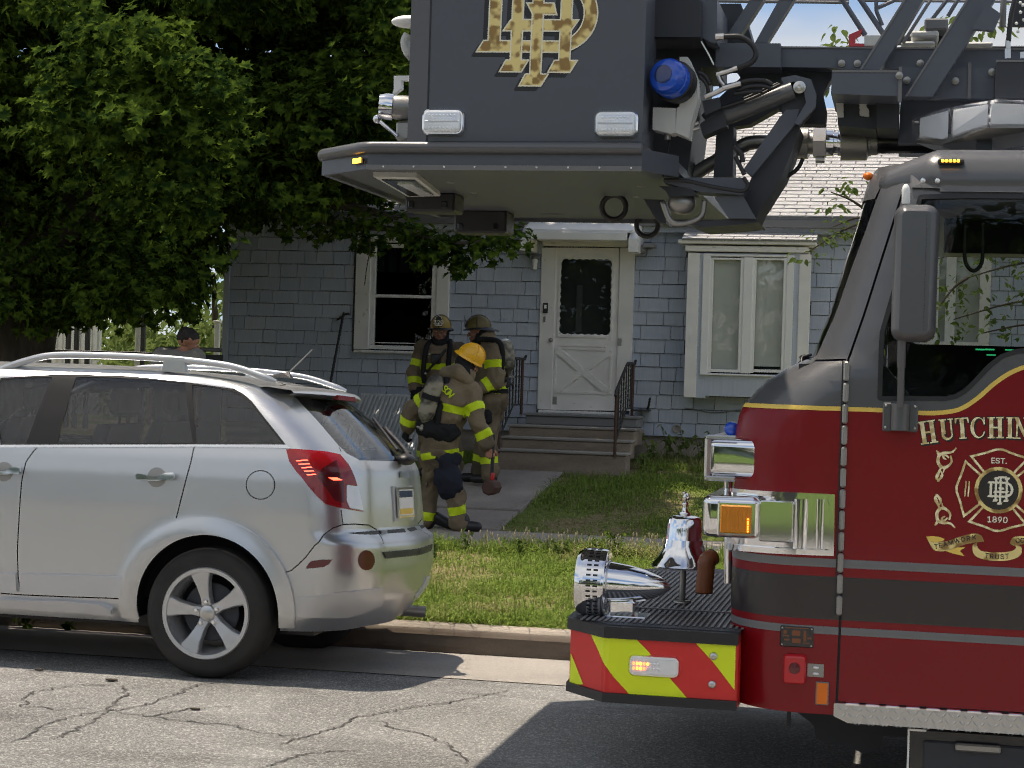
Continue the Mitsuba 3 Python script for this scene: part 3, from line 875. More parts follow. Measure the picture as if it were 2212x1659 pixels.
def railing(name, label, x, ya, yb, za, zb, ztop, zend):
    """iron railing from the foot of the steps back to the wall"""
    R_ = thing(name, label, 'railing', None)
    add(R_ + '__post', [cyl([x, ya, za], [x, ya, ztop], 0.018, n=10)], 'rust_iron', True)
    add(R_ + '__post', [cyl([x, yb, zb], [x, yb, zend], 0.018, n=10)], 'rust_iron', True)
    add(R_ + '__top_rail', tube(np.array([[x, ya - 0.07, ztop - 0.06], [x, ya - 0.02, ztop + 0.0], [x, ya + 0.05, ztop + 0.03], [x, ya + (yb - ya) * 0.60, zend], [x, ya + (yb - ya) * 0.66, zend + 0.012], [x, yb, zend + 0.012], [x, yb + 0.12, zend + 0.012], [x, yb + 0.18, zend + 0.05]]), 0.017, 8), 'iron', True)
    g = lambda y, f: np.interp(y, [ya, ya + (yb - ya) * 0.62, yb], [za, zb, zb]) + f
    add(R_ + '__bottom_rail', tube([[x, ya, za + 0.16], [x, ya + (yb - ya) * 0.62, zb + 0.12], [x, yb, zb + 0.12]], 0.011, 6), 'iron', True)
    n = 7
    for i in range(1, n):
        y = ya + (yb - ya) * i / n
        zlo = np.interp(y, [ya, ya + (yb - ya) * 0.62, yb], [za + 0.16, zb + 0.12, zb + 0.12])
        zhi = np.interp(y, [ya, ya + (yb - ya) * 0.62, yb], [ztop, zend, zend])
        tt = np.linspace(0, 1, 40)
        sq = []
        pth = np.stack([x + 0 * tt, y + 0 * tt, zlo + (zhi - zlo) * tt], 1)
        ang = tt * 14
        ring = np.array([[0.008, 0.008], [-0.008, 0.008], [-0.008, -0.008], [0.008, -0.008]])
        V = np.vstack([np.stack([pth[j, 0] + ring[:, 0] * math.cos(ang[j]) - ring[:, 1] * math.sin(ang[j]), pth[j, 1] + ring[:, 0] * math.sin(ang[j]) + ring[:, 1] * math.cos(ang[j]), np.full(4, pth[j, 2])], 1) for j in range(40)])
        F = [[4 * j + a, 4 * j + (a + 1) % 4, 4 * j + 4 + (a + 1) % 4] for j in range(39) for a in range(4)] + [[4 * j + a, 4 * j + 4 + (a + 1) % 4, 4 * j + 4 + a] for j in range(39) for a in range(4)]
        add(R_ + '__baluster', trimesh.Trimesh(V, F, process=False), 'iron')
    return R_


rxx = P(*Z('E', 705, 1300), 20.5)[0]
railing('step_railing', 'rusty wrought iron railing on the right side of the front steps', rxx + 0.03, 20.42, 21.65, tops[0] - 0.02, lz, P(*Z('E', 705, 1040), 20.42)[2], P(*Z('E', 800, 888), 21.6)[2])
lxx = P(*Z('E', 120, 1150), 21.2)[0]
railing('step_railing', 'dark wrought iron railing on the left side of the steps behind the firefighters', lxx, 20.45, 21.65, tops[0] - 0.02, lz, P(*Z('E', 60, 1000), 20.45)[2], P(*Z('E', 200, 862), 21.6)[2])
k = thing('boot_scraper', 'small iron shelf bracket on the wall right of the steps', 'bracket')
bp = P(*Z('E', 870, 1150), HY - 0.12)
add(k + '__plate', bx(bp[0] - 0.08, bp[0] + 0.09, HY - 0.3, HY, bp[2] - 0.02, bp[2], 0.004), 'iron')
add(k + '__hook', tube(curve([bp + [0.08, -0.1, 0], bp + [0.10, -0.15, 0.06], bp + [0.12, -0.2, 0.14]], 10), 0.014, 6), 'iron', True)

# ---- pale ribbed hatch against the wall, left of the firefighters
HT = thing('cellar_hatch', 'pale ribbed metal cellar hatch leaning against the wall beside the firefighters', 'hatch')
ha, hb_ = P(*Z('D', 1062, 1172), HY - 0.35), P(*Z('D', 1420, 1200), HY - 0.35)
zt_, zb_ = ha[2], ha[2] - 0.62
x0_, x1_ = ha[0], hb_[0] + 0.15
yy0, yy1 = HY - 1.15, HY - 0.33
add(HT + '__panel', hull([[x, y, zq] for x in (x0_, x1_) for y, zq in ((yy1, zt_ - 0.02), (yy1, zt_), (yy0, zb_), (yy0, zb_ - 0.02))]), 'corrugated')
for i in range(17):
    xr = x0_ + (x1_ - x0_) * (i + 0.5) / 17
    add(HT + '__rib', hull([[xr + a, y, zq + b] for a, b in ((-0.017, 0.001), (0.017, 0.001), (-0.009, 0.018), (0.009, 0.018)) for y, zq in ((yy1 - 0.02, zt_), (yy0, zb_ + 0.015))]), 'corrugated')
add(HT + '__end_cap', bx(x0_ - 0.02, x1_ + 0.02, yy1 + 0.002, yy1 + 0.03, zt_ - 0.06, zt_ + 0.02, 0.004), 'white_vinyl')
for x in (x0_, x1_ - 0.02):
    add(HT + '__side', xslab(Polygon([(yy1, zt_ - 0.022), (yy0, zb_ - 0.022), (yy0, 0.4), (yy1, 0.4)]), x, x + 0.02), 'corrugated')

# ---- pike pole leaning on the wall
PP = thing('pike_pole', 'black pike pole leaning against the siding left of the window', 'pike pole')
p0, p1 = P(*Z('D', 866, 1110), HY - 0.62), P(*Z('D', 945, 690), HY - 0.06)
p0 = p0 + (p0 - p1) * 0.55
add(PP + '__shaft', cyl(p0, p1, 0.017, n=10), 'iron', True)
h = P(*Z('D', 985, 672), HY - 0.06)
h2 = P(*Z('D', 905, 712), HY - 0.06)
add(PP + '__hook', [tube(curve([p1 + (p1 - p0) * 0.02, p1 + (h - p1) * 0.5 + [0, 0, 0.015], h], 10), [0.02] * 5 + [0.016] * 5 + [0.008] if False else 0.014, 8), tube([p1, h2 + [0.02, 0, 0.015], h2], [0.016, 0.013, 0.008], 8), cyl(p1, p1 + (p1 - p0) * 0.045, 0.02, 0.006)], 'iron', True)

# ================================================================ silver parked car
CAR = thing('parked_car', 'silver crossover parked at the kerb with its tail lamp lit', 'car')
CY0, CYC, TILT = 9.48, 10.40, 0.042
HWv = ([0.20, 0.28, 0.36, 0.50, 0.70, 0.92, 1.08, 1.20, 1.27, 1.40, 1.55, 1.62, 1.66, 1.69, 1.705, 1.715],
       [0.80, 0.855, 0.895, 0.912, 0.920, 0.923, 0.915, 0.897, 0.875, 0.825, 0.755, 0.715, 0.665, 0.585, 0.45, 0.15])
XRv = ([0.20, 0.32, 0.45, 0.60, 0.74, 0.77, 0.80, 0.95, 1.15, 1.22, 1.28, 1.40, 1.52, 1.585, 1.62, 1.66, 1.69, 1.705, 1.715],
       [-3.02, -2.92, -2.83, -2.80, -2.805, -2.815, -2.875, -2.885, -2.905, -2.94, -3.0, -3.13, -3.27, -3.36, -3.45, -3.73, -4.10, -4.5, -4.8])
ARv = ([0.2, 0.7, 0.8, 1.2, 1.6, 1.72], [0.30, 0.27, 0.24, 0.26, 0.28, 0.4])
BRv = ([0.2, 0.7, 0.8, 1.2, 1.6, 1.72], [0.42, 0.40, 0.38, 0.42, 0.5, 0.14])
LARC, LFLAT = 0.60, 0.50


def smooth_interp(v, t):
    d = 0.012
    return (np.interp(v - d, *t) + np.interp(v, *t) + np.interp(v + d, *t)) / 3


def car_f(u, v):
    u, v = np.asarray(u, float), np.asarray(v, float)
    hw, a = smooth_interp(v, HWv), np.interp(v, *ARv)
    xr = smooth_interp(v, XRv)
    s0 = u - (xr - a)
    b = np.minimum(np.interp(v, *BRv), hw * 0.9)
    # gentle flares over the rear wheel and a shoulder crease
    yn = CYC - hw
    s = s0
    th = np.clip(s / LARC, 0, 1) * math.pi / 2
    x = np.where(s < 0, u, xr - a + a * np.sin(th))
    y = yn + b * (1 - np.cos(th)) + np.clip((s - LARC) / LFLAT, 0, 1) * (hw - b)
    x = np.where(s > LARC, xr + 0.055 * np.sin(np.clip((s - LARC) / LFLAT, 0, 1) * math.pi / 2) ** 1.5, x)
    fl = 0.022 * np.exp(-((np.hypot(u + 3.72, v - 0.36) - 0.42) / 0.07) ** 2) * (s < 0)
    fl = fl + 0.022 * np.exp(-((np.hypot(u + 6.43, v - 0.36) - 0.42) / 0.07) ** 2)
    y = y - fl
    return np.stack([x, y, v - TILT * (y - CY0)], -1)


CS = Shell(car_f, np.arange(-5.4, -2.0, 0.02), np.arange(0.2, 1.70, 0.01))
right_edge = [(float(smooth_interp(v, XRv) - np.interp(v, *ARv) + LARC + LFLAT), v) for v in np.arange(0.27, 1.7, 0.02)]
silh = [(-7.35, 0.27), *right_edge, (-5.2, 1.70), (-5.35, 1.64), (-6.02, 1.24), (-6.6, 1.16), (-7.2, 1.02), (-7.36, 0.9)]
body_all = Polygon(silh).buffer(0)
cp = lambda *pts: CS.poly(ZZ('F', *pts))
# openings
front_glass = cp((4, 212), (120, 202), (240, 199), (118, 511), (4, 513)).union(Polygon([(-4.93, 1.575), (-5.35, 1.55), (-5.75, 1.30), (-4.93, 1.282)]))
rear_glass = cp((352, 198), (480, 199), (600, 205), (720, 212), (851, 228), (888, 503), (264, 505))
quarter_glass = cp((884, 234), (980, 245), (1070, 264), (1110, 285), (1150, 318), (1200, 380), (1302, 508), (905, 505))
pillars = cp((2, 204), (240, 190), (350, 189), (600, 196), (860, 224), (1080, 255), (1122, 278), (1160, 312), (1215, 383), (1318, 514), (2, 518)).union(Polygon([(-4.93, 1.59), (-5.38, 1.565), (-5.8, 1.285), (-4.93, 1.27)]))
chrome_strip = cp((2, 513), (890, 511), (1318, 512), (1340, 528), (890, 522), (2, 525))
back_glass_px = [(1347, 279), (1372, 271), (1420, 268), (1500, 270), (1560, 276), (1600, 284)]
lamp = cp((1320, 536), (1342, 532), (1500, 548), (1562, 561), (1600, 605), (1630, 668), (1652, 742), (1671, 820), (1620, 812), (1560, 801), (1500, 785), (1460, 750), (1420, 702), (1370, 640), (1335, 590))
lamp_clear = cp((1592, 698), (1643, 706), (1657, 760), (1668, 814), (1606, 803), (1592, 770))
wc = P(*Z('F', 945, 1290), CY0 - 0.02)
WX, WZ, WR = wc[0], wc[2], 0.358
arch = Point(WX, WZ + 0.02).buffer(0.415, 48).difference(sbox(-9, -1, 0, 0.0))
arch = arch.union(sbox(WX - 0.415, 0.0, WX + 0.405, WZ + 0.02))
arch_f = affinity.translate(arch, -2.71, 0)
mid = [(x, v) for x, v in right_edge]
mid_u = lambda v: float(smooth_interp(v, XRv) - np.interp(v, *ARv) + LARC + LFLAT)
bg = CS.uv(ZZ('F', *back_glass_px)) if False else None
# rear window: from the near edge to the middle of the car, mirrored afterwards
near_edge = CS.uv(ZZ('F', (1349, 281), (1400, 335), (1470, 410), (1560, 516), (1598, 552)))
zb_g, zt_g = near_edge[-1][1] - 0.035, near_edge[0][1]
back_glass = Polygon([near_edge[0], *near_edge[1:], (near_edge[-1][0] + 0.12, zb_g), *[(mid_u(v), v) for v in np.linspace(zb_g, zt_g + 0.005, 12)], (near_edge[0][0] + 0.25, zt_g + 0.005)]).buffer(0)
gap = lambda pts, w=0.0032: LineString(CS.uv(ZZ('F', *pts))).buffer(w, cap_style=2)
seams = [gap([(172, 524), (150, 548), (120, 590), (100, 680), (88, 850), (80, 1000), (84, 1120), (95, 1200), (92, 1206)]),
         gap([(895, 522), (880, 590), (850, 700), (812, 850)]), gap([(92, 1203), (300, 1212), (548, 1221), (562, 1212), (585, 1120)]), gap([(4, 1196), (92, 1203)]),
         LineString(CS.uv(ZZ('F', *[(1200 + 66 * math.cos(t), 697 + 66 * math.sin(t)) for t in np.linspace(0, 2 * math.pi, 40)]))).buffer(0.0026),
         gap([(1302, 1103), (1340, 1092), (1372, 1066), (1410, 1028), (1450, 975), (1490, 928), (1535, 895), (1580, 879), (1640, 877)]),
         gap([(1640, 878), (1700, 882), (1735, 903), (1752, 930), (1765, 968)]), gap([(1563, 524), (1572, 545)]), gap([(1571, 812), (1580, 876)]), gap([(1281, 222), (1290, 240), (1330, 264)], 0.0025)]
fog = CS.poly(ZZ('F', *[(1687 + 37 * math.cos(t), 1044 + 46 * math.sin(t)) for t in np.linspace(0, 2 * math.pi, 30, endpoint=False)]))
marker = cp((1409, 1082), (1420, 1060), (1436, 1047), (1480, 1041), (1530, 1040), (1515, 1062), (1490, 1075))
holes = unary_union([pillars, chrome_strip, back_glass, arch, arch_f, fog, marker, *seams])
paint = body_all.difference(holes)
lower = Polygon([(u, v) for u, v in [(-7.4, 0.2), (-2.0, 0.2), (-2.0, 0.40), (-7.4, 0.40)]])


def both(m):
    """a mesh of the near side with its mirror image on the far side"""
    o = m.copy()
    o.vertices[:, 2] += TILT * (o.vertices[:, 1] - CY0)
    o.vertices[:, 1] = 2 * CYC - o.vertices[:, 1]
    o.vertices[:, 2] -= TILT * (o.vertices[:, 1] - CY0)
    o.faces = o.faces[:, ::-1]
    return [m, o]


roof_cap = trimesh.Trimesh([[-5.2, CYC - 0.2, 1.672], [-4.6, CYC - 0.2, 1.672], [-4.6, CYC + 0.2, 1.655], [-5.2, CYC + 0.2, 1.655]], [[0, 1, 2], [0, 2, 3]], process=False)
front = [(-5.2, 1.705), (-5.3, 1.67)]
pan = both(CS.mesh(paint, 0.022))


def across(pts, back=0.0):
    """a strip from the near to the far side through profile points (x, z)"""
    V, F = [], []
    for x, zq in pts:
        p = car_f([x], [zq])[0]
        yf = 2 * CYC - p[1]
        for t in np.linspace(0, 1, 9):
            y = p[1] + (yf - p[1]) * t
            V.append([x - 0.10 * math.sin(math.pi * t) * back, y, zq + 0.03 * math.sin(math.pi * t) - TILT * (y - CY0)])
    for i in range(len(pts) - 1):
        for j in range(8):
            a = i * 9 + j
            F += [[a, a + 1, a + 10], [a, a + 10, a + 9]]
    return trimesh.Trimesh(V, F, process=False)


add(CAR + '__body', pan + [roof_cap, across([(-7.35, 0.27), (-7.36, 0.6), (-7.36, 0.9), (-7.2, 1.02), (-6.6, 1.16), (-6.05, 1.235)], 1)], 'silver_paint', 40)
add(CAR + '__windscreen', across([(-6.02, 1.24), (-5.7, 1.43), (-5.35, 1.64)], 1), 'tint_pane')
inner = body_all.difference(unary_union([pillars, back_glass, arch, arch_f])).buffer(-0.004)
add(CAR + '__seam_backing', both(CS.mesh(inner, 0.06, -0.012)), 'black_plastic', True)
addb(CAR + '__pillar', both(CS.mesh(pillars.difference(unary_union([front_glass, rear_glass, quarter_glass])), 0.04, -0.002)), 'pillar_black', True)
add(CAR + '__belt_moulding', both(CS.mesh(chrome_strip, 0.04, 0.003)), 'chrome', True)
for nm, g in (('front_door_window', front_glass), ('rear_door_window', rear_glass), ('quarter_window', quarter_glass)):
    for m in both(CS.mesh(g, 0.05, -0.006)):
        add(f'{CAR}__{nm}', m, 'tint_pane', True)
add(CAR + '__rear_window', both(CS.mesh(back_glass.buffer(-0.004), 0.04, -0.004)), 'rear_tint', True)
# interior: floor, seats, head restraints
add(CAR + '__cabin', [bx(-6.0, -3.35, 9.62, 11.18, 0.4, 1.0), bx(-6.6, -5.75, 9.6, 11.2, 0.9, 1.16), bx(-5.1, -3.7, 9.8, 11.0, 1.585, 1.6), bx(-3.36, -3.2, 9.75, 11.05, 0.9, 1.15)], 'dark_room')
for x in (-5.55, -4.62):
    for y in (9.98, 10.75):
        sk = add(CAR + '__seat', [hull([[x + a, y + b, zq] for b in (-0.24, 0.24) for a, zq in ((0.0, 0.95), (0.14, 0.95), (0.16, 1.34), (0.24, 1.34))])], 'black_cloth')
        add(sk + '__head_restraint', [bx(x + 0.17, x + 0.27, y - 0.13, y + 0.13, 1.38, 1.55, 0.03), cyl([x + 0.21, y - 0.06, 1.33], [x + 0.21, y - 0.06, 1.4], 0.008), cyl([x + 0.21, y + 0.06, 1.33], [x + 0.21, y + 0.06, 1.4], 0.008)], 'black_cloth')
# tail lamps
for k, m in enumerate((both(CS.solid(lamp.difference(lamp_clear.buffer(0.004)), 0.03, 0.010, -0.01))[0], both(CS.solid(lamp.intersection(sbox(-9, 0, -2.99, 2)), 0.03, 0.006, -0.01))[1])):
    TL = add(CAR + '__tail_lamp', m, 'red_lens', 40)
    if k == 0:
        labels[TL] = {'label': 'near red tail lamp, its upper part glowing'}
        add(TL + '__clear_lens', CS.solid(lamp_clear, 0.03, 0.009, -0.01), 'clear_lens', 40)
        add(TL + '__inner_lamp', CS.solid(cp((1480, 625), (1545, 585), (1560, 650), (1578, 690), (1580, 780), (1540, 770), (1490, 700), (1462, 660)), 0.03, 0.0125, 0.005), 'dark_red_lens', 40)
        gl_ = [CS.mesh(cp((1506, 664), (1545, 664), (1570, 676), (1530, 678)), 0.02, 0.014)] + [CS.mesh(cp((1365 + 12 * i, 585 + 16 * i), (1415 + 9 * i, 583 + 16 * i), (1420 + 9 * i, 588 + 16 * i), (1370 + 12 * i, 590 + 16 * i)), 0.02, 0.0125) for i in range(5)]
        add(TL + '__glow', gl_, 'red_lens', emitter=glow((1.0, 0.06, 0.03), 2.2))
add(CAR + '__rear_reflector', CS.solid(fog, 0.02, 0.004, -0.02), 'dark_red_lens', 40)
for m in both(CS.solid(marker, 0.02, 0.004, -0.01)):
    add(CAR + '__side_marker', m, 'dark_red_lens', 40)
# fuel flap catch, handles
add(CAR + '__fuel_flap_catch', CS.solid(cp((1232, 690), (1240, 682), (1262, 682), (1265, 700), (1258, 714), (1234, 710)), 0.02, 0.010, 0), 'silver_paint')
for dx, nm in ((0, 'rear'), (-748, 'front')):
    e = [(722 + dx + 44 * math.cos(t), 662 + 46 * math.sin(t)) for t in np.linspace(0, 2 * math.pi, 24, endpoint=False)]
    if dx:
        c0_ = CS.uv(ZZ('F', (640, 660)))[0]
        c1_ = CS.uv(ZZ('F', (68, 660)))[0]
        sh = -0.905
        ep = affinity.translate(CS.poly(ZZ('F', *[(a - dx, b) for a, b in e])), sh, -0.005)
        hp = affinity.translate(cp((638, 652), (645, 646), (675, 650), (700, 660), (745, 661), (770, 646), (812, 643), (816, 660), (808, 674), (770, 671), (745, 678), (700, 678), (680, 672), (645, 676)), sh, -0.005)
    else:
        ep = CS.poly(ZZ('F', *e))
        hp = cp((638, 652), (645, 646), (675, 650), (700, 660), (745, 661), (770, 646), (812, 643), (816, 660), (808, 674), (770, 671), (745, 678), (700, 678), (680, 672), (645, 676))
    hk = add(f'{CAR}__{nm}_door_handle', CS.solid(hp, 0.02, 0.045, 0.028), 'chrome', 40)
    add(hk + '__recess', CS.mesh(ep, 0.02, 0.0015), 'dull_steel', True)
# wheel arch lips
for dx in (0, -2.71):
    for m in both(CS.solid(affinity.translate(Point(WX, WZ + 0.02).buffer(0.500, 48).difference(Point(WX, WZ + 0.02).buffer(0.408, 48)).difference(sbox(-9, -1, 0, 0.30)), dx, 0), 0.03, 0.022, 0.0)):
        add(CAR + '__wheel_arch', m, 'silver_paint', 30)


def half_liner(x, y0, d, zc):
    """upper half of a wheel housing"""
    th = np.linspace(-0.12, math.pi + 0.12, 25)
    V = [[x + 0.43 * math.cos(t), y0 + d * o, zc + 0.43 * math.sin(t)] for o in (0.03, 0.5) for t in th] + [[x, y0 + d * 0.5, zc]]
    n = len(th)
    F = [[i, i + 1, n + i + 1] for i in range(n - 1)] + [[i, n + i + 1, n + i] for i in range(n - 1)] + [[n + i, n + i + 1, 2 * n] for i in range(n - 1)]
    return trimesh.Trimesh(V, F, process=False)


for x in (WX, WX - 2.71):
    add(CAR + '__arch_liner', half_liner(x, CY0, 1, WZ), 'dark_room')
    add(CAR + '__arch_liner', half_liner(x, 2 * CYC - CY0, -1, WZ - 0.08), 'dark_room')
add(CAR + '__underbody', bx(-7.1, -3.15, 9.75, 11.05, 0.22, 0.34), 'black_plastic')
for q in (((98, 1104), (340, 1109), (582, 1119), (572, 1150), (566, 1208), (552, 1214), (300, 1205), (97, 1196)), ((3, 1099), (78, 1103), (82, 1190), (3, 1189))):
    for m in both(CS.solid(cp(*q), 0.04, 0.018, 0.0)):
        add(CAR + '__door_moulding', m, 'silver_lower', 30)
# sill, bumper step pad, tow valance, exhaust
sill = CS.solid(Polygon(CS.uv(ZZ('F', (4, 1216), (300, 1226), (470, 1240), (520, 1262), (528, 1288), (300, 1270), (4, 1250)))), 0.04, 0.03, -0.01)
addb(CAR + '__sill', both(sill), 'silver_lower', 40)
addb(CAR + '__rear_valance', both(CS.solid(cp((1322, 1300), (1312, 1215), (1420, 1212), (1560, 1190), (1700, 1176), (1760, 1168), (1760, 1250), (1600, 1306)), 0.04, 0.006, -0.01)), 'silver_lower', 40)
vb = 0.775
u_pad = CS.uv(ZZ('F', (1765, 985)))[0][0]
pad = Polygon([(u_pad - 0.03, 0.705), (u_pad + 0.012, 0.668), (mid_u(0.668) + 0.002, 0.668), (mid_u(0.705) + 0.002, 0.705)])
add(CAR + '__bumper_pad', both(CS.solid(pad, 0.03, 0.010, 0.0)), 'black_plastic', 40)
lip = []
for v in (0.74, 0.78, 0.80):
    pass
ex = car_f([mid_u(0.3) - 0.62], [0.30])[0]
exa, exb = PXp(*Z('F', 1790, 1262), -3.1), PXp(*Z('F', 1922, 1252), -2.92)
add(CAR + '__exhaust_pipe', cyl([-3.35, 10.9, 0.245], [-2.84, 10.98, 0.225], 0.035), 'dull_steel', True)
# tailgate: number plate in its recess, badge, handle bar, wiper
rp = lambda v, y, off: np.array([car_f([mid_u(v)], [v])[0][0] + off - 0.055 * ((y - CYC) / 0.5) ** 2, y, v - TILT * (y - CY0)])
pv0, pv1, py0, py1 = 0.895, 1.045, CYC - 0.16, CYC + 0.16
add(CAR + '__plate_recess', [hull([rp(v, y, o) for v in (pv0 - 0.03, pv1 + 0.02) for y in (py0 - 0.05, py1 + 0.05) for o in (0.004, -0.05)])], 'silver_lower')
NP = add(CAR + '__number_plate', hull([rp(v, y, o) for v in (pv0, pv1) for y in (py0, py1) for o in (0.008, 0.014)]), 'white_print', label='rear number plate with a blue top edge, its characters too blurred to read')
add(NP + '__band', hull([rp(v, y, o) for v in (pv1 - 0.045, pv1 - 0.008) for y in (py0 + 0.02, py1 - 0.02) for o in (0.010, 0.0155)]), 'blue_dark')
add(NP + '__lower_band', hull([rp(v, y, o) for v in (pv0 + 0.008, pv0 + 0.04) for y in (py0 + 0.02, py1 - 0.03) for o in (0.010, 0.0155)]), 'yellow_line')
add(NP + '__frame', [hull([rp(v, y, o) for v in (a, b) for y in (c, d) for o in (0.008, 0.018)]) for a, b, c, d in ((pv0 - 0.012, pv0 - 0.001, py0 - 0.012, py1 + 0.012), (pv1 + 0.001, pv1 + 0.012, py0 - 0.012, py1 + 0.012), (pv0, pv1, py0 - 0.012, py0 - 0.001), (pv0, pv1, py1 + 0.001, py1 + 0.012))], 'chrome')
add(CAR + '__badge', hull([rp(v, y, o) for v in (1.115, 1.15) for y in (CYC - 0.075, CYC + 0.075) for o in (0.004, 0.018)]), 'chrome')
add(CAR + '__tailgate_bar', hull([rp(v, y, o) for v in (0.80, 0.82) for y in (CYC - 0.42, CYC + 0.42) for o in (0.002, 0.012)]), 'chrome')
wb = rp(1.22, CYC + 0.02, 0.05)
wt = rp(1.40, CYC + 0.42, 0.03)
add(CAR + '__rear_wiper', [ball(wb + [0.0, 0, 0], [0.055, 0.075, 0.035]), tube(curve([wb, rp(1.27, CYC + 0.15, 0.06), wt], 12), [0.02] * 6 + [0.012] * 7, 8) if False else tube(curve([wb, rp(1.27, CYC + 0.15, 0.06), wt], 12), 0.014, 8), tube([rp(1.27, CYC + 0.08, 0.03), rp(1.46, CYC + 0.56, 0.012)], 0.010, 6)], 'black_plastic', True)
# spoiler with the high brake lamp
sp = []
yl = np.linspace(-0.66, 0.66, 23)
prof = [(-0.45, -0.004), (-0.12, 0.034), (0.02, 0.008), (0.035, -0.018), (0.0, -0.040), (-0.16, -0.018)]
V, F = [], []
for y in yl:
    e = 1 - abs(y / 0.66) ** 3
    xs_ = -3.34 + 0.10 * (1 - (y / 0.66) ** 2)
    for a, b in prof:
        V.append([xs_ + a, CYC + y, 1.575 + b * (0.55 + 0.45 * e) - TILT * (CYC + y - CY0) + 0.012 * e])
n = len(prof)
for i in range(len(yl) - 1):
    for j in range(n):
        a, b, c, d = i * n + j, i * n + (j + 1) % n, (i + 1) * n + (j + 1) % n, (i + 1) * n + j
        F += [[a, c, b], [a, d, c]]
SP = add(CAR + '__spoiler', trimesh.Trimesh(V, F, process=False), 'silver_paint', 50)
add(SP + '__brake_lamp', hull([[-3.24 + 0.037 + o, CYC + y, 1.555 + q - TILT * (CYC + y - CY0)] for o in (-0.03, 0.004) for y in (-0.17, 0.17) for q in (-0.006, 0.02)]), 'red_lens')
# roof rails, aerial
rail_px = [(-170, 245), (-60, 190), (20, 156), (100, 122), (200, 96), (300, 89), (450, 91), (600, 96), (800, 108), (1000, 130), (1100, 150), (1200, 184), (1272, 216)]
ry = CYC - 0.66
rc = curve([P(*Z('F', q[0], q[1] + (10 if 60 < q[0] < 1250 else 3)), ry) for q in rail_px], 60)
rail = [tube(rc, 0.021 * np.clip(np.minimum(np.arange(len(rc)), len(rc) - 1 - np.arange(len(rc))) / 6 + 0.45, 0, 1), 10)]
for q0, q1 in (((800, 112), (812, 160)),):
    a, b = P(*Z('F', *q0), ry), P(*Z('F', *q1), ry)
    rail.append(hull([[x, y, zq] for x, zq in ((a[0] - 0.05, a[2]), (a[0] + 0.07, a[2]), (a[0] - 0.06, b[2] - 0.02), (a[0] + 0.08, b[2] - 0.02)) for y in (ry - 0.02, ry + 0.02)]))
for m in both(trimesh.util.concatenate(rail)):
    add(CAR + '__roof_rail', m, 'silver_paint', 50)
ab = P(*Z('F', 1300, 195), CYC - 0.1)
AE = add(CAR + '__aerial', hull([ab + np.array(q) for q in ([-0.10, 0, -0.01], [0.06, 0.03, -0.01], [0.06, -0.03, -0.01], [0.04, 0, 0.025], [0.0, 0, 0.02])]), 'black_plastic')
add(AE + '__mast', tube([ab + [0.04, 0, 0.02], P(*Z('F', 1438, 74), CYC - 0.1)], [0.0055, 0.003], 6), 'dull_steel')


# wheels
def wheel(parent, x, y, zc, out):
    """out = -1: outer face towards the camera"""
    tp_ = [(0.0, 0.245), (0.004, 0.27), (-0.002, 0.30), (0.006, 0.325), (0.022, 0.345), (0.045, 0.355), (0.117, 0.358), (0.19, 0.355), (0.213, 0.345), (0.229, 0.325), (0.235, 0.29), (0.232, 0.25), (0.2, 0.235)]
    o = [x, y, zc]
    d = [0, -out, 0]
    W = thing(parent + '__wheel', '', '')
    del labels[W]
    scene_key = add(parent + '__wheel', lathe(tp_, o, d, 56), 'rubber', 30)
    labels[scene_key] = {'label': 'black tyre with alloy wheel'} if out < 0 and x > -5 else {}
    if not labels[scene_key]:
        del labels[scene_key]
    R = [lathe([(0.02, 0.218), (-0.006, 0.225), (-0.008, 0.246), (0.002, 0.252), (0.012, 0.248), (0.016, 0.232), (0.05, 0.214), (0.10, 0.20), (0.20, 0.205)], o, d, 56)]
    add(scene_key + '__rim', R, 'alloy', 40)
    for k in range(5):
        a = math.radians(101 + 72 * k)
        ca, sa = math.cos(a), math.sin(a)
        pts = []
        for r_, w_, y0_, y1_ in ((0.035, 0.030, 0.030, 0.07), (0.085, 0.026, 0.024, 0.07), (0.16, 0.038, 0.010, 0.05), (0.222, 0.058, 0.002, 0.045)):
            for s in (-1, 1):
                for yy, ww in ((y0_, w_ * 0.86), (y0_ + 0.008, w_), (y1_, w_ * 1.1)):
                    pts.append([x + ca * r_ - sa * s * ww, y - out * yy, zc + sa * r_ + ca * s * ww])
        n_ = 6
        A = [hull(pts[i * n_:(i + 2) * n_]) for i in range(3)]
        add(scene_key + '__spoke', A, 'alloy')
        b = a + math.radians(-6)
        c = np.array([x + math.cos(b) * 0.062, y - out * 0.016, zc + math.sin(b) * 0.062])
        add(scene_key + '__lug_nut', lathe([(0.012, 0.013), (-0.004, 0.013), (-0.008, 0.009), (-0.008, 0)], c, d, 8), 'chrome')
    add(scene_key + '__hub_cap', lathe([(0.04, 0.05), (0.022, 0.046), (0.014, 0.036), (0.012, 0.0)], o, d, 24), 'steel', 40)
    add(scene_key + '__brake_disc', lathe([(0.09, 0.16), (0.085, 0.155), (0.085, 0.0)], o, d, 30), 'ladder_dark')
    return scene_key


for x in (WX, WX - 2.71):
    wheel(CAR, x, CY0 - 0.015, WZ, -1)
for x in (WX, WX - 2.71):
    wheel(CAR, x, 2 * CYC - CY0 + 0.015, WZ - 0.08, 1)

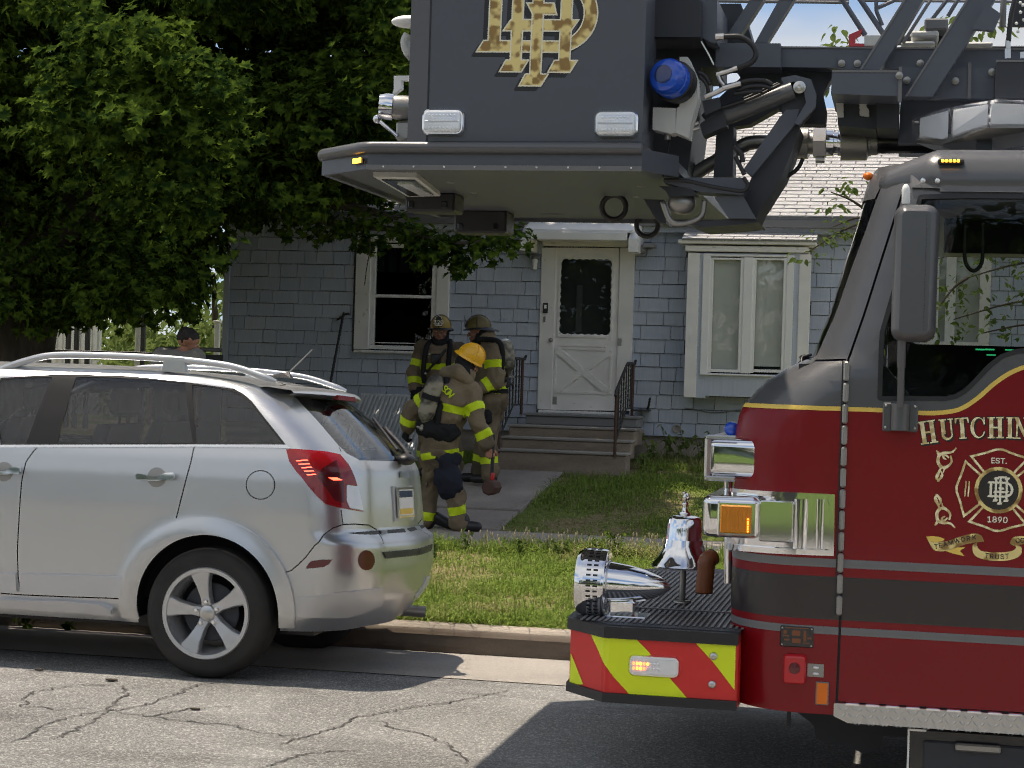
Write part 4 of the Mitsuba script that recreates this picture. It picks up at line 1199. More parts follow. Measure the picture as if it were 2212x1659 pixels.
# ================================================================ fire engine: cab, bumper, ladder and platform
FT = thing('fire_engine', 'dark red and grey fire engine with ladder platform and chrome bell on its bumper', 'fire engine')
TY, TW = 7.28, 2.48
xv = [(1581, 1500), (1580, 1290), (1585, 1100), (1589, 930), (1600, 885), (1629, 849), (1669, 809), (1725, 785), (1757, 770), (1763, 737), (1792, 665), (1816, 584), (1840, 512), (1864, 432), (1880, 376), (1905, 350), (1950, 328)]
xfv = sorted([(P(x, y, TY + 0.3)[2], P(x, y, TY + 0.3)[0]) for x, y in xv])
XFZ, XFX = np.array([a for a, _ in xfv]), np.array([b for _, b in xfv])
XFZ = np.concatenate([[0.3], XFZ])
XFX = np.concatenate([[XFX[0] + 0.04], XFX])


def pill(a, b, r, layers):
    """rounded plate between traced corners a and b; layers = (inset, y)"""
    c = (np.asarray(a) + np.asarray(b)) / 2
    w, h = abs(b[0] - a[0]), abs(a[2] - b[2])
    cs = m3.CrossSection.square([w - 2 * r, h - 2 * r], True).offset(r, m3.JoinType.Round, 2, 24)
    return hull([[p[0] + c[0], y, p[1] + c[2]] for ins, y in layers for p in cs.offset(-ins, m3.JoinType.Round, 2, 24).to_polygons()[0]])


def cab_f(u, v):
    u, v = np.asarray(u, float), np.asarray(v, float)
    xf = sum(np.interp(v + d, XFZ, XFX) for d in (-0.02, -0.01, 0, 0.01, 0.02)) / 5
    r = 0.30
    s = xf + r - u
    L_ = r * math.pi / 2
    a = np.clip(s / r, 0, math.pi / 2)
    x = np.where(s < 0, u, xf + r - r * np.sin(a))
    t = np.clip((v - 2.40) / 0.18, 0, 1)
    y = TY + r * (1 - np.cos(a)) + np.clip(s - L_, 0, 2) + 0.10 * t ** 2
    # the cab narrows slightly towards the roof
    return np.stack([x, y, v], -1)


TS = Shell(cab_f, np.arange(-1.3, 1.6, 0.02), np.arange(0.3, 2.62, 0.015))
TXR = 2.05                                              # rear end of the cab
zs = lambda k, x, y: P(*Z(k, x, y), TY)[2]
z_yel, z_top, z_bot = zs('H', 400, 696), 2.56, zs('G', 1370, 1540)
xl = lambda v, w: float(np.interp(v, XFZ, XFX) + 0.3 - 0.3 * math.pi / 2 - w)
vs_ = np.linspace(z_bot, z_top, 60)
dom = Polygon([(TXR, z_bot), (TXR, z_top)] + [(xl(v, 0.94), v) for v in vs_[::-1]]).buffer(0)
low_cut = Polygon([(-3, z_bot - 0.1), *TS.uv(ZZ('G', (960, 1500), (1000, 1508), (1150, 1526), (1370, 1541))), (2.2, z_bot), (2.2, z_bot - 0.1)])
hp = lambda *pts: TS.poly(ZZ('H', *pts))
# yellow line: level round the front, sweeping up along the door
sw = [tuple(P(*Z('H', *q), TY)[[0, 2]]) for q in ((440, 699), (490, 703), (545, 702), (595, 692), (640, 664), (690, 621), (740, 590), (800, 572), (880, 566))]
swc = curve([(a, 0, b) for a, b in sw], 40)[:, [0, 2]]
yl_line = LineString([(-3.0, z_yel), (sw[0][0] - 0.02, z_yel), *map(tuple, swc[1:]), (TXR, swc[-1][1])])
below = Polygon([(-3, -1), *yl_line.coords, (TXR + 1, yl_line.coords[-1][1]), (TXR + 1, -1)]).buffer(0)
win_px = [('Q', *q) for q in ((46, 1588), (58, 1200), (66, 1090), (150, 800), (250, 480), (345, 100), (700, 92), (1109, 95))]
win_b = [('Q', *q) for q in ((1109, 1238), (1040, 1248), (950, 1282), (860, 1352), (770, 1450), (690, 1530), (620, 1572), (540, 1590))]
w_uv = [tuple(P(*Z(*q), TY)[[0, 2]]) for q in win_px]
w_uv += [(w_uv[-1][0] + 0.28, w_uv[-1][1]), (w_uv[-1][0] + 0.28, P(*Z('Q', 1109, 1238), TY)[2])] + [tuple(P(*Z(*q), TY)[[0, 2]]) for q in win_b]
window = Polygon(w_uv).buffer(0).buffer(-0.012).buffer(0.012)
# windscreen: between the outline and the pillar
z_ws0, z_ws1 = P(1757, 775, TY)[2], 2.42
pil = TS.uv([(1752, 778), (1775, 745), (1800, 690), (1832, 600), (1862, 520), (1890, 440), (1912, 385)])
pil = [q for q in pil if not np.isnan(q[0])]
wscreen = Polygon([*pil, (pil[-1][0] - 0.05, z_ws1)] + [(xl(v, 0.93), v) for v in np.linspace(z_ws1, z_ws0, 14)] + [(pil[0][0] - 0.05, z_ws0)]).buffer(0)
seam_door = LineString([tuple(P(*Z('H', *q), TY)[[0, 2]]) for q in ((262, 1482), (272, 1250), (282, 700), (290, 556), (330, 440), (395, 235), (443, 80), (455, 56), (475, 47), (770, 50), (1500, 52))]).buffer(0.005, cap_style=2)
seam_h = LineString([tuple(P(*Z('H', *q), TY)[[0, 2]]) for q in ((262, 1482), (500, 1496), (766, 1512), (1500, 1552))]).buffer(0.005, cap_style=2)
seam_bonnet = LineString(TS.uv(ZZ('H', (288, 560), (240, 561), (205, 562)))).buffer(0.004, cap_style=2)
cabp = dom.difference(unary_union([low_cut, window, wscreen, seam_door, seam_h, seam_bonnet]))
yband = yl_line.buffer(0.0085, cap_style=2)
red = cabp.intersection(below).difference(yband)
grey = cabp.difference(below).difference(yband)
zr = [zs('H', 300, q) for q in (1098, 1121, 1146, 1262, 1281, 1302)]
st_g1, st_k, st_g2 = (sbox(-3, zr[i + 1], TXR, zr[i]).intersection(cabp) for i in (0, 2, 4))
red = red.difference(unary_union([st_g1, st_k, st_g2]))


def cab_both(m):
    o = m.copy()
    o.vertices[:, 1] = 2 * TY + TW - o.vertices[:, 1]
    o.faces = o.faces[:, ::-1]
    return trimesh.util.concatenate([m, o])


CAB = FT + '__cab'
add(CAB, cab_both(TS.mesh(red, 0.05)), 'red_paint', True)
labels[CAB] = {'label': 'dark red lower cab with black and grey stripes'}
near_grey = TS.mesh(grey, 0.05)
add(CAB + '__upper_shell', cab_both(TS.mesh(grey.difference(sbox(-5, 1.0, -4.9, 1.1)), 0.05)), 'cab_grey', True)
add(CAB + '__pin_line', TS.mesh(yband.intersection(dom), 0.03, 0.002), 'yellow_line', True)
add(CAB + '__grey_stripe', TS.mesh(st_g1, 0.05, 0.0015), 'stripe_grey', True)
add(CAB + '__black_stripe', TS.mesh(st_k, 0.05, 0.0015), 'stripe_black', True)
add(CAB + '__grey_stripe', TS.mesh(st_g2, 0.05, 0.0015), 'stripe_grey', True)
add(CAB + '__seam_backing', TS.mesh(dom.difference(unary_union([window, wscreen, low_cut])).buffer(-0.004), 0.06, -0.012), 'black_plastic', True)
add(CAB + '__windscreen', cab_both(TS.mesh(wscreen, 0.05, -0.008)), 'tint_pane', True)
add(CAB + '__door_window', TS.mesh(window, 0.1, -0.015), 'dark_pane', True)
add(CAB + '__window_seal', TS.solid(window.buffer(0.004).difference(window.buffer(-0.014)), 0.05, 0.004, -0.02), 'black_plastic')
# roof: rounded
R_ = 0.13
rx_front = P(1957, 330, TY + 0.15)[0]
sph = lambda c: [np.array(c) + R_ * np.array([math.cos(a) * math.cos(b), math.sin(a) * math.cos(b), math.sin(b)]) for b in np.radians([-90, -60, -30, 0, 20, 40, 60, 80, 90]) for a in np.linspace(0, 2 * math.pi, 20, endpoint=False)]
zroof = P(2080, 324, TY + 0.12)[2]
fxx = P(1897, 372, TY + 0.2)
RF = add(CAB + '__roof', hull([q for x in (rx_front + R_ + 0.01, TXR - R_) for y in (TY + R_ - 0.005, TY + TW - R_ + 0.005) for q in sph((x, y, zroof - R_))] + [c + 0.6 * (np.array(q) - np.array(c)) for y in (TY + 0.16, TY + TW - 0.16) for c in [np.array([fxx[0] + 0.08, y, fxx[2] - 0.06])] for q in sph(c)]), 'cab_grey', 40)
mk = [P(*Z('C', 1735, 878), TY - 0.01), P(*Z('C', 1880, 912), TY - 0.01)]
k = add(RF + '__marker_lamp', bx(mk[0][0], mk[1][0], TY - 0.022, TY + 0.05, mk[1][2], mk[0][2], 0.008), 'black_plastic')
add(RF + '__marker_glow', [bx(mk[0][0] + 0.012 + i * 0.0145, mk[0][0] + 0.023 + i * 0.0145, TY - 0.026, TY - 0.0225, mk[1][2] + 0.006, mk[0][2] - 0.007, 0.002) for i in range(5)], 'amber', emitter=glow((1.0, 0.42, 0.02), 1.8))
add(RF + '__corner_marker', ball(TS.f([TS.uv([(1879, 374)])[0][0]], [P(1879, 374, TY + 0.2)[2]])[0] + [-0.012, 0, 0], [0.02, 0.03, 0.016]), 'orange_reflector', True)
# cab inside: far wall with its window, floor, dash, seat, steering wheel, blind, cord
FYW = TY + TW - 0.06
fz0, fz1 = P(*Z('Q', 700, 1192), FYW)[2], P(*Z('Q', 700, 528), FYW)[2]
fx0, fx1 = P(*Z('Q', 300, 800), FYW)[0], P(2212, 700, FYW)[0] + 0.5
farw = sbox(-0.1, z_bot, TXR, z_top - 0.05).difference(sbox(fx0, fz0, fx1, fz1).buffer(-0.03).buffer(0.03))
add(CAB + '__far_wall', slab(farw, FYW, FYW + 0.03), 'black_plastic')
add(CAB + '__far_window', trimesh.Trimesh([[fx0, FYW + 0.01, fz0], [fx1, FYW + 0.01, fz0], [fx1, FYW + 0.01, fz1], [fx0, FYW + 0.01, fz1]], [[0, 1, 2], [0, 2, 3]], process=False), 'pane')
add(CAB + '__interior', [bx(-0.3, TXR, TY + 0.1, FYW, 0.55, 0.95), bx(TXR - 0.05, TXR, TY + 0.05, FYW, 0.5, 2.5), bx(0.0, TXR, TY + 0.1, FYW - 0.02, zroof - 0.16, zroof - 0.05), bx(0.05, 1.6, TY + 0.75, TY + 0.80, fz1 + 0.02, zroof - 0.1)], 'dark_room')
add(CAB + '__dashboard', [hull([[x, y, zq] for y in (TY + 0.12, FYW - 0.03) for x, zq in ((-0.40, 1.0), (-0.42, z_ws0 - 0.02), (-0.1, z_ws0 + 0.0), (0.02, z_ws0 - 0.14), (0.0, 1.0))]), bx(0.0, 0.2, TY + 1.0, TY + 1.5, 1.0, 1.45, 0.03)], 'black_plastic')
for y in (TY + 0.52, TY + 1.9):
    add(CAB + '__seat', [hull([[a, y + b, zq] for b in (-0.25, 0.25) for a, zq in ((0.50, 0.95), (1.05, 0.95), (0.50, 1.12), (1.0, 1.12))]), hull([[a, y + b, zq] for b in (-0.24, 0.24) for a, zq in ((0.95, 1.1), (1.15, 1.1), (1.10, 1.72), (1.22, 1.72))])], 'black_cloth')
swc_ = np.array([0.22, TY + 0.52, 1.38])
tt = np.linspace(0, 2 * math.pi, 40)
add(CAB + '__steering_wheel', [tube(np.stack([swc_[0] + 0.13 * np.cos(tt), swc_[1] + 0.22 * np.sin(tt), swc_[2] + 0.17 * np.cos(tt)], 1), 0.016, 8), cyl(swc_, swc_ + [-0.2, 0, -0.2], 0.03), bx(swc_[0] - 0.03, swc_[0] + 0.03, swc_[1] - 0.2, swc_[1] + 0.2, swc_[2] - 0.015, swc_[2] + 0.015)], 'black_plastic', True)
add(CAB + '__window_blind', bx(w_uv[5][0] + 0.10, w_uv[-8][0], TY + 0.18, TY + 0.20, P(*Z('Q', 800, 520), TY + 0.19)[2], zroof - 0.1), 'dark_room')
add(CAB + '__cord', tube(curve([P(*Z('Q', *q), TY + 0.17) for q in ((680, 300), (676, 540), (700, 620), (745, 648), (790, 610), (806, 540), (806, 300))], 40), 0.0075, 8), 'black_plastic', True)
gl_ = P(*Z('Q', 790, 1225), TY + 1.5)
for i, q in enumerate(((790, 1222), (860, 1222), (1005, 1225), (870, 1262))):
    c = P(*Z('Q', *q), TY + 1.2)
    add(CAB + '__green_clip', bx(c[0] - 0.02, c[0] + 0.02, c[1], c[1] + 0.01, c[2] - 0.003, c[2] + 0.003), 'lime', emitter=glow((0.02, 0.5, 0.2), 0.35))
c = P(*Z('Q', 90, 1243), TY + 0.12)
add(CAB + '__yellow_valve', [bx(c[0] - 0.008, c[0] + 0.003, c[1], c[1] + 0.01, c[2] - 0.012, c[2] + 0.012, 0.002), bx(c[0] - 0.018, c[0] - 0.008, c[1], c[1] + 0.01, c[2] - 0.008, c[2] + 0.0, 0.002)], 'lime')
a, b = P(*Z('Q', 60, 1415), TY + 0.14), P(*Z('Q', 188, 1560), TY + 0.14)
add(CAB + '__grey_bin', bx(a[0], b[0], a[1], a[1] + 0.1, b[2], a[2], 0.01), 'stripe_grey')

# door frame trim and studs above the window, hinge, mirror
add(CAB + '__window_header', TS.solid(Polygon([tuple(P(*Z('C', *q), TY)[[0, 2]]) for q in ((1583, 948), (2212, 952), (2212, 1072), (1745, 1068), (1745, 1050), (1583, 1044))]), 0.1, 0.012, -0.01), 'cab_grey')
for q in ((1651, 1003), (1732, 1004)):
    add(CAB + '__stud', ball(P(*Z('C', *q), TY - 0.014), [0.011, 0.008, 0.011]), 'chrome', True)
h0, h1 = P(*Z('H', 289, 562), TY - 0.012), P(*Z('H', 268, 1250), TY - 0.012)
HG = add(CAB + '__hinge', bx(h0[0] - 0.017, h0[0] - 0.012, TY - 0.008, TY, h1[2], h0[2]), 'black_plastic', label='long piano hinge of the cab door')
nk = 12
for i in range(nk):
    za_, zb__ = h1[2] + (h0[2] - h1[2]) * i / nk, h1[2] + (h0[2] - h1[2]) * (i + 1) / nk
    add(HG + '__knuckle', bx(h0[0] - 0.011, h0[0] + 0.011, TY - 0.018, TY + 0.002, za_ + 0.003, zb__ - 0.003, 0.006), 'dull_steel')
MY = TY - 0.22
ma, mb = P(*Z('Q', 165, 152), MY), P(*Z('Q', 465, 1165), MY)
mprof = [(0.0, 0.035), (0.02, 0.01), (0.06, 0.0), (0.16, 0.0)]
mw, mh = mb[0] - ma[0], ma[2] - mb[2]
mc = np.array([(ma[0] + mb[0]) / 2, MY + 0.10, (ma[2] + mb[2]) / 2])
cr_ = m3.CrossSection.square([mw - 0.09, mh - 0.09], True).offset(0.045, m3.JoinType.Round, 2, 24)
mirr = []
for t_, ins in ((0.0, 0.030), (0.012, 0.014), (0.035, 0.004), (0.06, 0.0), (0.17, 0.0)):
    c2 = cr_.offset(-ins, m3.JoinType.Round, 2, 24).to_polygons()[0]
    mirr.append(np.stack([c2[:, 0] + mc[0], np.full(len(c2), MY + t_), c2[:, 1] + mc[2]], 1))
MR = add(FT + '__mirror', hull(np.vstack(mirr)), 'cab_grey', 35, label='tall grey wing mirror on the cab door')
add(MR + '__back_panel', bx(mc[0] + mw * 0.22, mc[0] + mw * 0.225, MY - 0.002, MY + 0.1, mb[2] + 0.04, ma[2] - 0.04), 'black_plastic')
pa, pb = P(*Z('Q', 217, 1160), MY + 0.07), P(*Z('Q', 208, 1640), MY + 0.12)
add(MR + '__arm', [tube([pa + [0, 0, 0.05], pa + (pb - pa) * 0.4], 0.0165, 14), tube([pa + (pb - pa) * 0.38, pb], 0.0135, 14)], 'cab_grey', True)
q0, q1 = P(*Z('Q', 248, 15), MY + 0.08), P(*Z('Q', 248, 160), MY + 0.08)
add(MR + '__upper_mount', [tube([q0, q0 + (q1 - q0) * 0.15, q0 + (q1 - q0) * 0.3, q1], [0.006, 0.013, 0.016, 0.016], 14)], 'white_print', True)
b0_, b1_ = P(*Z('L', 262, 38), TY - 0.03), P(*Z('L', 565, 300), TY - 0.03)
for x in (b0_[0], b1_[0] - 0.035):
    add(MR + '__bracket', bx(x, x + 0.035, TY - 0.022, TY, b1_[2], b0_[2], 0.005), 'cab_grey')
add(MR + '__pivot', [cyl([pb[0], TY - 0.05, b1_[2] + 0.006], [pb[0], TY - 0.05, b0_[2] - 0.004], 0.033, n=24), bx(pb[0] - 0.035, pb[0] + 0.035, TY - 0.04, TY, b1_[2] + 0.003, b0_[2] - 0.003)], 'cab_grey', 40)
for x in (b0_[0] + 0.012, b1_[0] - 0.012):
    for zq in (b0_[2] - 0.012, b1_[2] + 0.015):
        add(MR + '__bolt', ball([x, TY - 0.024, zq], 0.006, 1), 'steel', True)

# ---- lettering and emblem on the door
DOORP = FT + '__door_lettering'
lz = lambda *pts: [np.array(P(*Z('L', x, y), TY)[[0, 2]]) for x, y in pts]
LS = float(np.linalg.norm(lz((0, 800))[0] - lz((1000, 800))[0])) / 1000   # metres per traced unit


def serif(ch):
    """letter in a box one unit high; returns (shape, width)"""
    def st(x0, y0, x1, y1, w):
        return LineString([(x0, y0), (x1, y1)]).buffer(w / 2, cap_style=2)
    w, t, s = 0.2, 0.07, 0.06
    sr = lambda x, y: sbox(x - 0.19, y, x + 0.19, y + s)
    v = lambda x: unary_union([sbox(x - w / 2, 0, x + w / 2, 1), sr(x, 0), sr(x, 1 - s)])
    if ch == 'H':
        return unary_union([v(0.19), v(0.62), sbox(0.19, 0.46, 0.62, 0.54)]), 0.81
    if ch == 'U':
        return unary_union([sbox(0.09, 0.3, 0.29, 1), sr(0.19, 1 - s), sbox(0.55, 0.3, 0.63, 1), sbox(0.45, 1 - s, 0.72, 1),
                            Point(0.36, 0.29).buffer(0.28).difference(Point(0.40, 0.31).buffer(0.19)).intersection(sbox(0, 0, 1, 0.31))]), 0.75
    if ch == 'T':
        return unary_union([sbox(0.25, 0, 0.45, 1), sr(0.35, 0), sbox(0, 1 - s, 0.7, 1), Polygon([(0, 1), (0, 0.74), (0.05, 0.74), (0.12, 1)]), Polygon([(0.7, 1), (0.7, 0.74), (0.65, 0.74), (0.58, 1)])]), 0.7
    if ch == 'C':
        o = affinity.scale(Point(0.38, 0.5).buffer(0.5), 0.76, 1.0)
        i = affinity.scale(Point(0.43, 0.5).buffer(0.44), 0.58, 1.0)
        return o.difference(i).difference(sbox(0.55, 0.30, 1, 0.66)).union(sbox(0.66, 0.64, 0.72, 0.98)), 0.74
    if ch == 'I':
        return v(0.19), 0.38
    if ch == 'N':
        return unary_union([sbox(0.12, 0, 0.2, 1), sr(0.16, 0), sbox(0.6, 0, 0.68, 1), sr(0.64, 1 - s), Polygon([(0.0, 1), (0.22, 1), (0.68, 0), (0.56, 0)])]), 0.8
    if ch == 'S':
        c = LineString([tuple(q) for q in curve([(0.56, 0.74, 0), (0.42, 0.93, 0), (0.2, 0.88, 0), (0.16, 0.66, 0), (0.38, 0.5, 0), (0.56, 0.32, 0), (0.46, 0.09, 0), (0.22, 0.08, 0), (0.08, 0.28, 0)], 60)[:, :2]])
        return unary_union([c.buffer(0.085), sbox(0.53, 0.68, 0.6, 0.98), sbox(0.04, 0.03, 0.1, 0.32)]), 0.64
    if ch == 'O':
        return affinity.scale(Point(0.38, 0.5).buffer(0.5), 0.76, 1.0).difference(affinity.scale(Point(0.38, 0.5).buffer(0.43), 0.48, 1.0)), 0.76


def decal(pg, off, m, key=None, thick=0.0008):
    return add(key or DOORP, slab(pg, TY - off - thick, TY - off), m)


spots = [('H', 655, 298, 205, 9), ('U', 822, 276, 192, 6), ('T', 955, 264, 188, 4), ('C', 1092, 258, 188, 2), ('H', 1247, 258, 188, 1), ('I', 1372, 259, 188, 0), ('N', 1478, 263, 192, -2), ('S', 1600, 268, 192, -4), ('O', 1722, 276, 195, -6), ('N', 1860, 292, 205, -9)]
letters, shad = [], []
for ch, cx_, cy_, hh, rot in spots:
    g, wd = serif(ch)
    k = hh * LS
    g = affinity.rotate(affinity.scale(affinity.translate(g, -wd / 2, -0.5), k * 0.92, k, origin=(0, 0)), rot + 1.5, origin=(0, 0))
    c = lz((cx_, cy_))[0]
    g = affinity.translate(g, c[0], c[1])
    letters.append(g)
    shad.append(affinity.translate(g, 0.006, -0.006))
add(DOORP, [slab(g, TY - 0.0038, TY - 0.003) for g in letters], 'gold_fine', label='arched gold lettering reading HUTCHINSON')
decal(unary_union(shad + [g.buffer(0.0025) for g in letters]), 0.002, 'stripe_black', DOORP + '__drop_shadow')
# cross with rounded arms
EM = FT + '__door_emblem'
ec = lz((1272, 805))[0]
arm = [(-242, 290), (-122, 325), (0, 362), (122, 325), (242, 290)]
cu = curve([(a, 0, b) for a, b in arm], 30)[:, [0, 2]]
lobe = [(-135, 165), (-242, 290)] + [tuple(q) for q in cu[1:-1]] + [(242, 290), (135, 165)]
lines = []
for k in range(4):
    sx_ = 1.0
    g = LineString(lobe).buffer(10, join_style=2)
    lines.append(affinity.rotate(g, 90 * k, origin=(0, 0)))
cross = unary_union(lines).difference(Point(0, 0).buffer(203))
ringp = Point(0, 0).buffer(206, 48).difference(Point(0, 0).buffer(174, 48))
put = lambda g: affinity.translate(affinity.scale(g, LS, LS, origin=(0, 0)), ec[0], ec[1])
decal(put(cross), 0.003, 'gold_fine', EM)
labels[EM] = {'label': 'gold outlined fire service cross with a round black centre'}
decal(put(ringp), 0.003, 'gold', EM + '__ring')
decal(put(Point(0, 0).buffer(175, 48)), 0.0022, 'stripe_black', EM + '__centre')


def monogram(s=1.0):
    """interlaced D, H and F in a box about 640 wide, as strokes: {letter: shape}; y up, centre at 0"""
    w = 52
    hbar = lambda x0, x1, y, h=w: sbox(x0, y - h / 2, x1, y + h / 2)
    vbar = lambda x, y0, y1, h=w: sbox(x - h / 2, y0, x + h / 2, y1)
    foot = lambda x, y: Polygon([(x - 78, y - 55), (x + 30, y - 55), (x + 62, y), (x - 50, y)])
    top = lambda x, y: affinity.rotate(foot(x, y - 0), 180, origin=(x, y))
    el = affinity.scale(Point(0, 0).buffer(1, 48), 205, 196).difference(affinity.scale(Point(0, 0).buffer(1, 48), 142, 144)).intersection(sbox(0, -300, 300, 300))
    D_ = unary_union([vbar(-182, -150, 190, 58), Polygon([(-268, -180), (-236, -128), (152, -128), (152, -180)]), Polygon([(-268, 160), (-236, 212), (152, 212), (152, 160)]), affinity.translate(el, 150, 16)])
    H_ = unary_union([vbar(-62, -245, 275), vbar(195, -245, 275), Polygon([(-130, -70), (-95, -18), (255, -18), (220, -70)]), foot(-62, -228), foot(195, -228), top(-62, 262), top(195, 262)])
    F_ = unary_union([vbar(45, -320, 345), foot(45, -300), Polygon([(-5, 345), (-40, 292), (165, 292), (200, 345)]), Polygon([(20, 15), (-10, 68), (125, 68), (140, 15)])])
    return D_, H_, F_


mg = [affinity.scale(g, 0.36, 0.36, origin=(0, 0)) for g in monogram()]
add(EM + '__monogram', [slab(put(g), TY - 0.0042 - 0.0006 * i, TY - 0.003) for i, g in enumerate(mg)], 'cream')
txt = []


def text_at(t, k, x, y, hgt, rot=0.0, bold=True, Y=None, off=0.0032):
    """flat lettering centred on a traced position of the door"""
    m = meshkit.text_mesh(t, hgt, 0.0008, bold)
    v = np.array(m.vertices)
    v[:, :2] -= (v[:, :2].max(0) + v[:, :2].min(0)) / 2
    a = math.radians(rot)
    c = P(*Z(k, x, y), Y or TY)
    m.vertices = np.stack([c[0] + v[:, 0] * math.cos(a) - v[:, 1] * math.sin(a), (Y or TY) - off - v[:, 2], c[2] + v[:, 0] * math.sin(a) + v[:, 1] * math.cos(a)], 1)
    return m


add(EM + '__year', text_at('1890', 'L', 1263, 1063, 52 * LS), 'cream', label='the year 1890 in pale figures')
add(EM + '__word', text_at('EST.', 'L', 1278, 548, 48 * LS), 'cream', label='the word EST. in pale letters')
add(EM + '__ladder_mark', [slab(put(affinity.rotate(sbox(-290 + d, -70, -278 + d, 70), -3, origin=(-280, 0))), TY - 0.004, TY - 0.003) for d in (0, 28)], 'gold_fine')


def scroll(pts, w0, w1):
    c = curve([(a, 0, b) for a, b in pts], 30)[:, [0, 2]]
    n = len(c)
    return unary_union([LineString(c[i:i + 2]).buffer(w0 + (w1 - w0) * abs(2 * i / n - 1)) for i in range(n - 1)])


SC = [([(900, 440), (870, 470), (840, 478), (790, 480), (752, 505), (745, 560), (775, 605), (830, 595), (862, 555), (855, 510)], 15, 7), ([(730, 460), (745, 480), (760, 510)], 13, 6), ([(812, 535), (795, 525), (790, 505), (815, 500), (835, 520)], 10, 6),
      ([(775, 590), (755, 640), (740, 670), (732, 700), (752, 722)], 15, 6), ([(770, 640), (780, 670), (765, 700), (740, 728)], 13, 5), ([(865, 540), (840, 590), (800, 620), (790, 650)], 9, 4)]
sg = unary_union([scroll(p, a, b) for p, a, b in SC])
for key, fl in (('a', False), ('b', True)):
    g = sg if not fl else affinity.translate(affinity.scale(sg, 1, -1, origin=(0, 800)), -14, 0)
    if fl:
        g = affinity.translate(affinity.scale(sg, 1, -1, origin=(0, 785)), -12, 0)
    h_ = shapely.transform(g, lambda a: np.array([P(*Z('L', x, y), TY)[[0, 2]] for x, y in a]))
    decal(h_, 0.003, 'gold_fine', FT + '__door_scroll')
rib = FT + '__door_ribbon'
lp = lambda *pts: Polygon([tuple(q) for q in lz(*pts)]).buffer(0)
dn = lambda pts: [tuple(q[[0, 2]]) for q in curve([(a, 0, b) for a, b in pts], 30)]
rb1 = lp(*dn([(650, 1240), (720, 1262), (830, 1248), (960, 1205), (1060, 1185), (1120, 1200), (1145, 1255)]), *dn([(1145, 1255), (1080, 1262), (980, 1280), (860, 1325), (760, 1340), (700, 1320), (640, 1215)]))
rb1b = lp((640, 1212), (700, 1206), (760, 1215), (800, 1232), (790, 1250), (720, 1262), (655, 1245))
rb1c = lp((815, 1338), (900, 1305), (985, 1305), (935, 1335), (975, 1382), (880, 1362))
rb2 = lp(*dn([(1145, 1255), (1090, 1265), (1088, 1300), (1130, 1338), (1260, 1350), (1380, 1340), (1425, 1310), (1415, 1285)]), *dn([(1415, 1285), (1470, 1300), (1468, 1370), (1390, 1412), (1260, 1425), (1120, 1405), (1055, 1360), (1048, 1285), (1090, 1262)]))
rb3 = lp(*dn([(1370, 1270), (1400, 1220), (1480, 1206), (1600, 1222)]), (1600, 1290), *dn([(1600, 1290), (1500, 1278), (1425, 1290), (1390, 1285)]))
decal(unary_union([rb1, rb2, rb3]), 0.003, 'gold', rib)
labels[rib] = {'label': 'gold ribbon scroll with the words TEAMWORK and TRUST'}
decal(unary_union([rb1b, rb1c]), 0.0024, 'yellow_line', rib + '__ribbon_back')
tw = []
for ch, x, y, rot in zip('TEAMWORK', (727, 765, 806, 855, 910, 962, 1010, 1060), (1297, 1287, 1277, 1264, 1248, 1235, 1226, 1218), (10, 14, 16, 17, 16, 14, 10, 6)):
    tw.append(text_at(ch, 'L', x, y, 40 * LS, rot, off=0.0042))
for ch, x, y, rot in zip('TRUST', (1170, 1215, 1260, 1305, 1347), (1376, 1384, 1387, 1386, 1382), (-8, -4, 0, 3, 6)):
    tw.append(text_at(ch, 'L', x, y, 42 * LS, rot, off=0.0042))
for ch, x, y, rot in zip('CO', (1440, 1482), (1247, 1244), (3, 0)):
    tw.append(text_at(ch, 'L', x, y, 40 * LS, rot, off=0.0042))
for nm_, q_ in (('TEAMWORK', tw[:8]), ('TRUST', tw[8:13]), ('CO', tw[13:])):
    add(rib + '__word', q_, 'stripe_black', label=f'the word {nm_} in dark letters' if nm_ != 'CO' else 'the letters CO in dark type')

LSG = float(np.linalg.norm(P(*Z('G', 1300, 600), TY) - P(*Z('G', 900, 600), TY))) / 400
# ---- chrome head lamp bezel and housings
gp_ = lambda *pts: TS.poly(ZZ('G', *pts))
bz_o = gp_((912, 437), (1000, 446), (1200, 457), (1388, 466), (1383, 765), (1200, 758), (1000, 746), (895, 735))
bz_i = gp_((920, 462), (1000, 471), (1200, 483), (1362, 491), (1357, 737), (1200, 730), (1000, 719), (905, 709))
BZ = add(FT + '__lamp_bezel', TS.solid(bz_o.difference(bz_i), 0.03, 0.030, 0.0), 'chrome', 40, label='chrome head lamp bezel wrapping the cab corner')
add(BZ + '__mirror_plate', TS.mesh(bz_i.buffer(0.004), 0.03, 0.006), 'chrome', True)
r0_, r1_ = P(*Z('G', 1022, 496), TY), P(*Z('G', 1182, 702), TY)
add(BZ + '__lamp_block', pill(r0_, r1_, 0.012, ((0, TY), (0, TY - 0.016), (0.004, TY - 0.020))), 'chrome', 30)  # raised chrome block added to break up the reflections
for gx, rr2 in ((1224, 34), (1318, 20)):  # chrome bulges added to give the bezel curved reflections, no lamps
    c0_, c1_ = P(*Z('G', gx, 486), TY + 0.004), P(*Z('G', gx, 738), TY + 0.004)
    s_ = rr2 * LSG
    add(BZ + '__lamp_bowl', hull([[c0_[0] + s_ * math.cos(t), TY - 0.002 - 0.6 * s_ * math.sin(t), z_] for t in np.linspace(0, math.pi, 14) for z_ in (c0_[2] - 0.004, c1_[2] + 0.006)]), 'chrome', 40)
HX = P(*Z('G', 905, 600), TY + 0.2)[0]


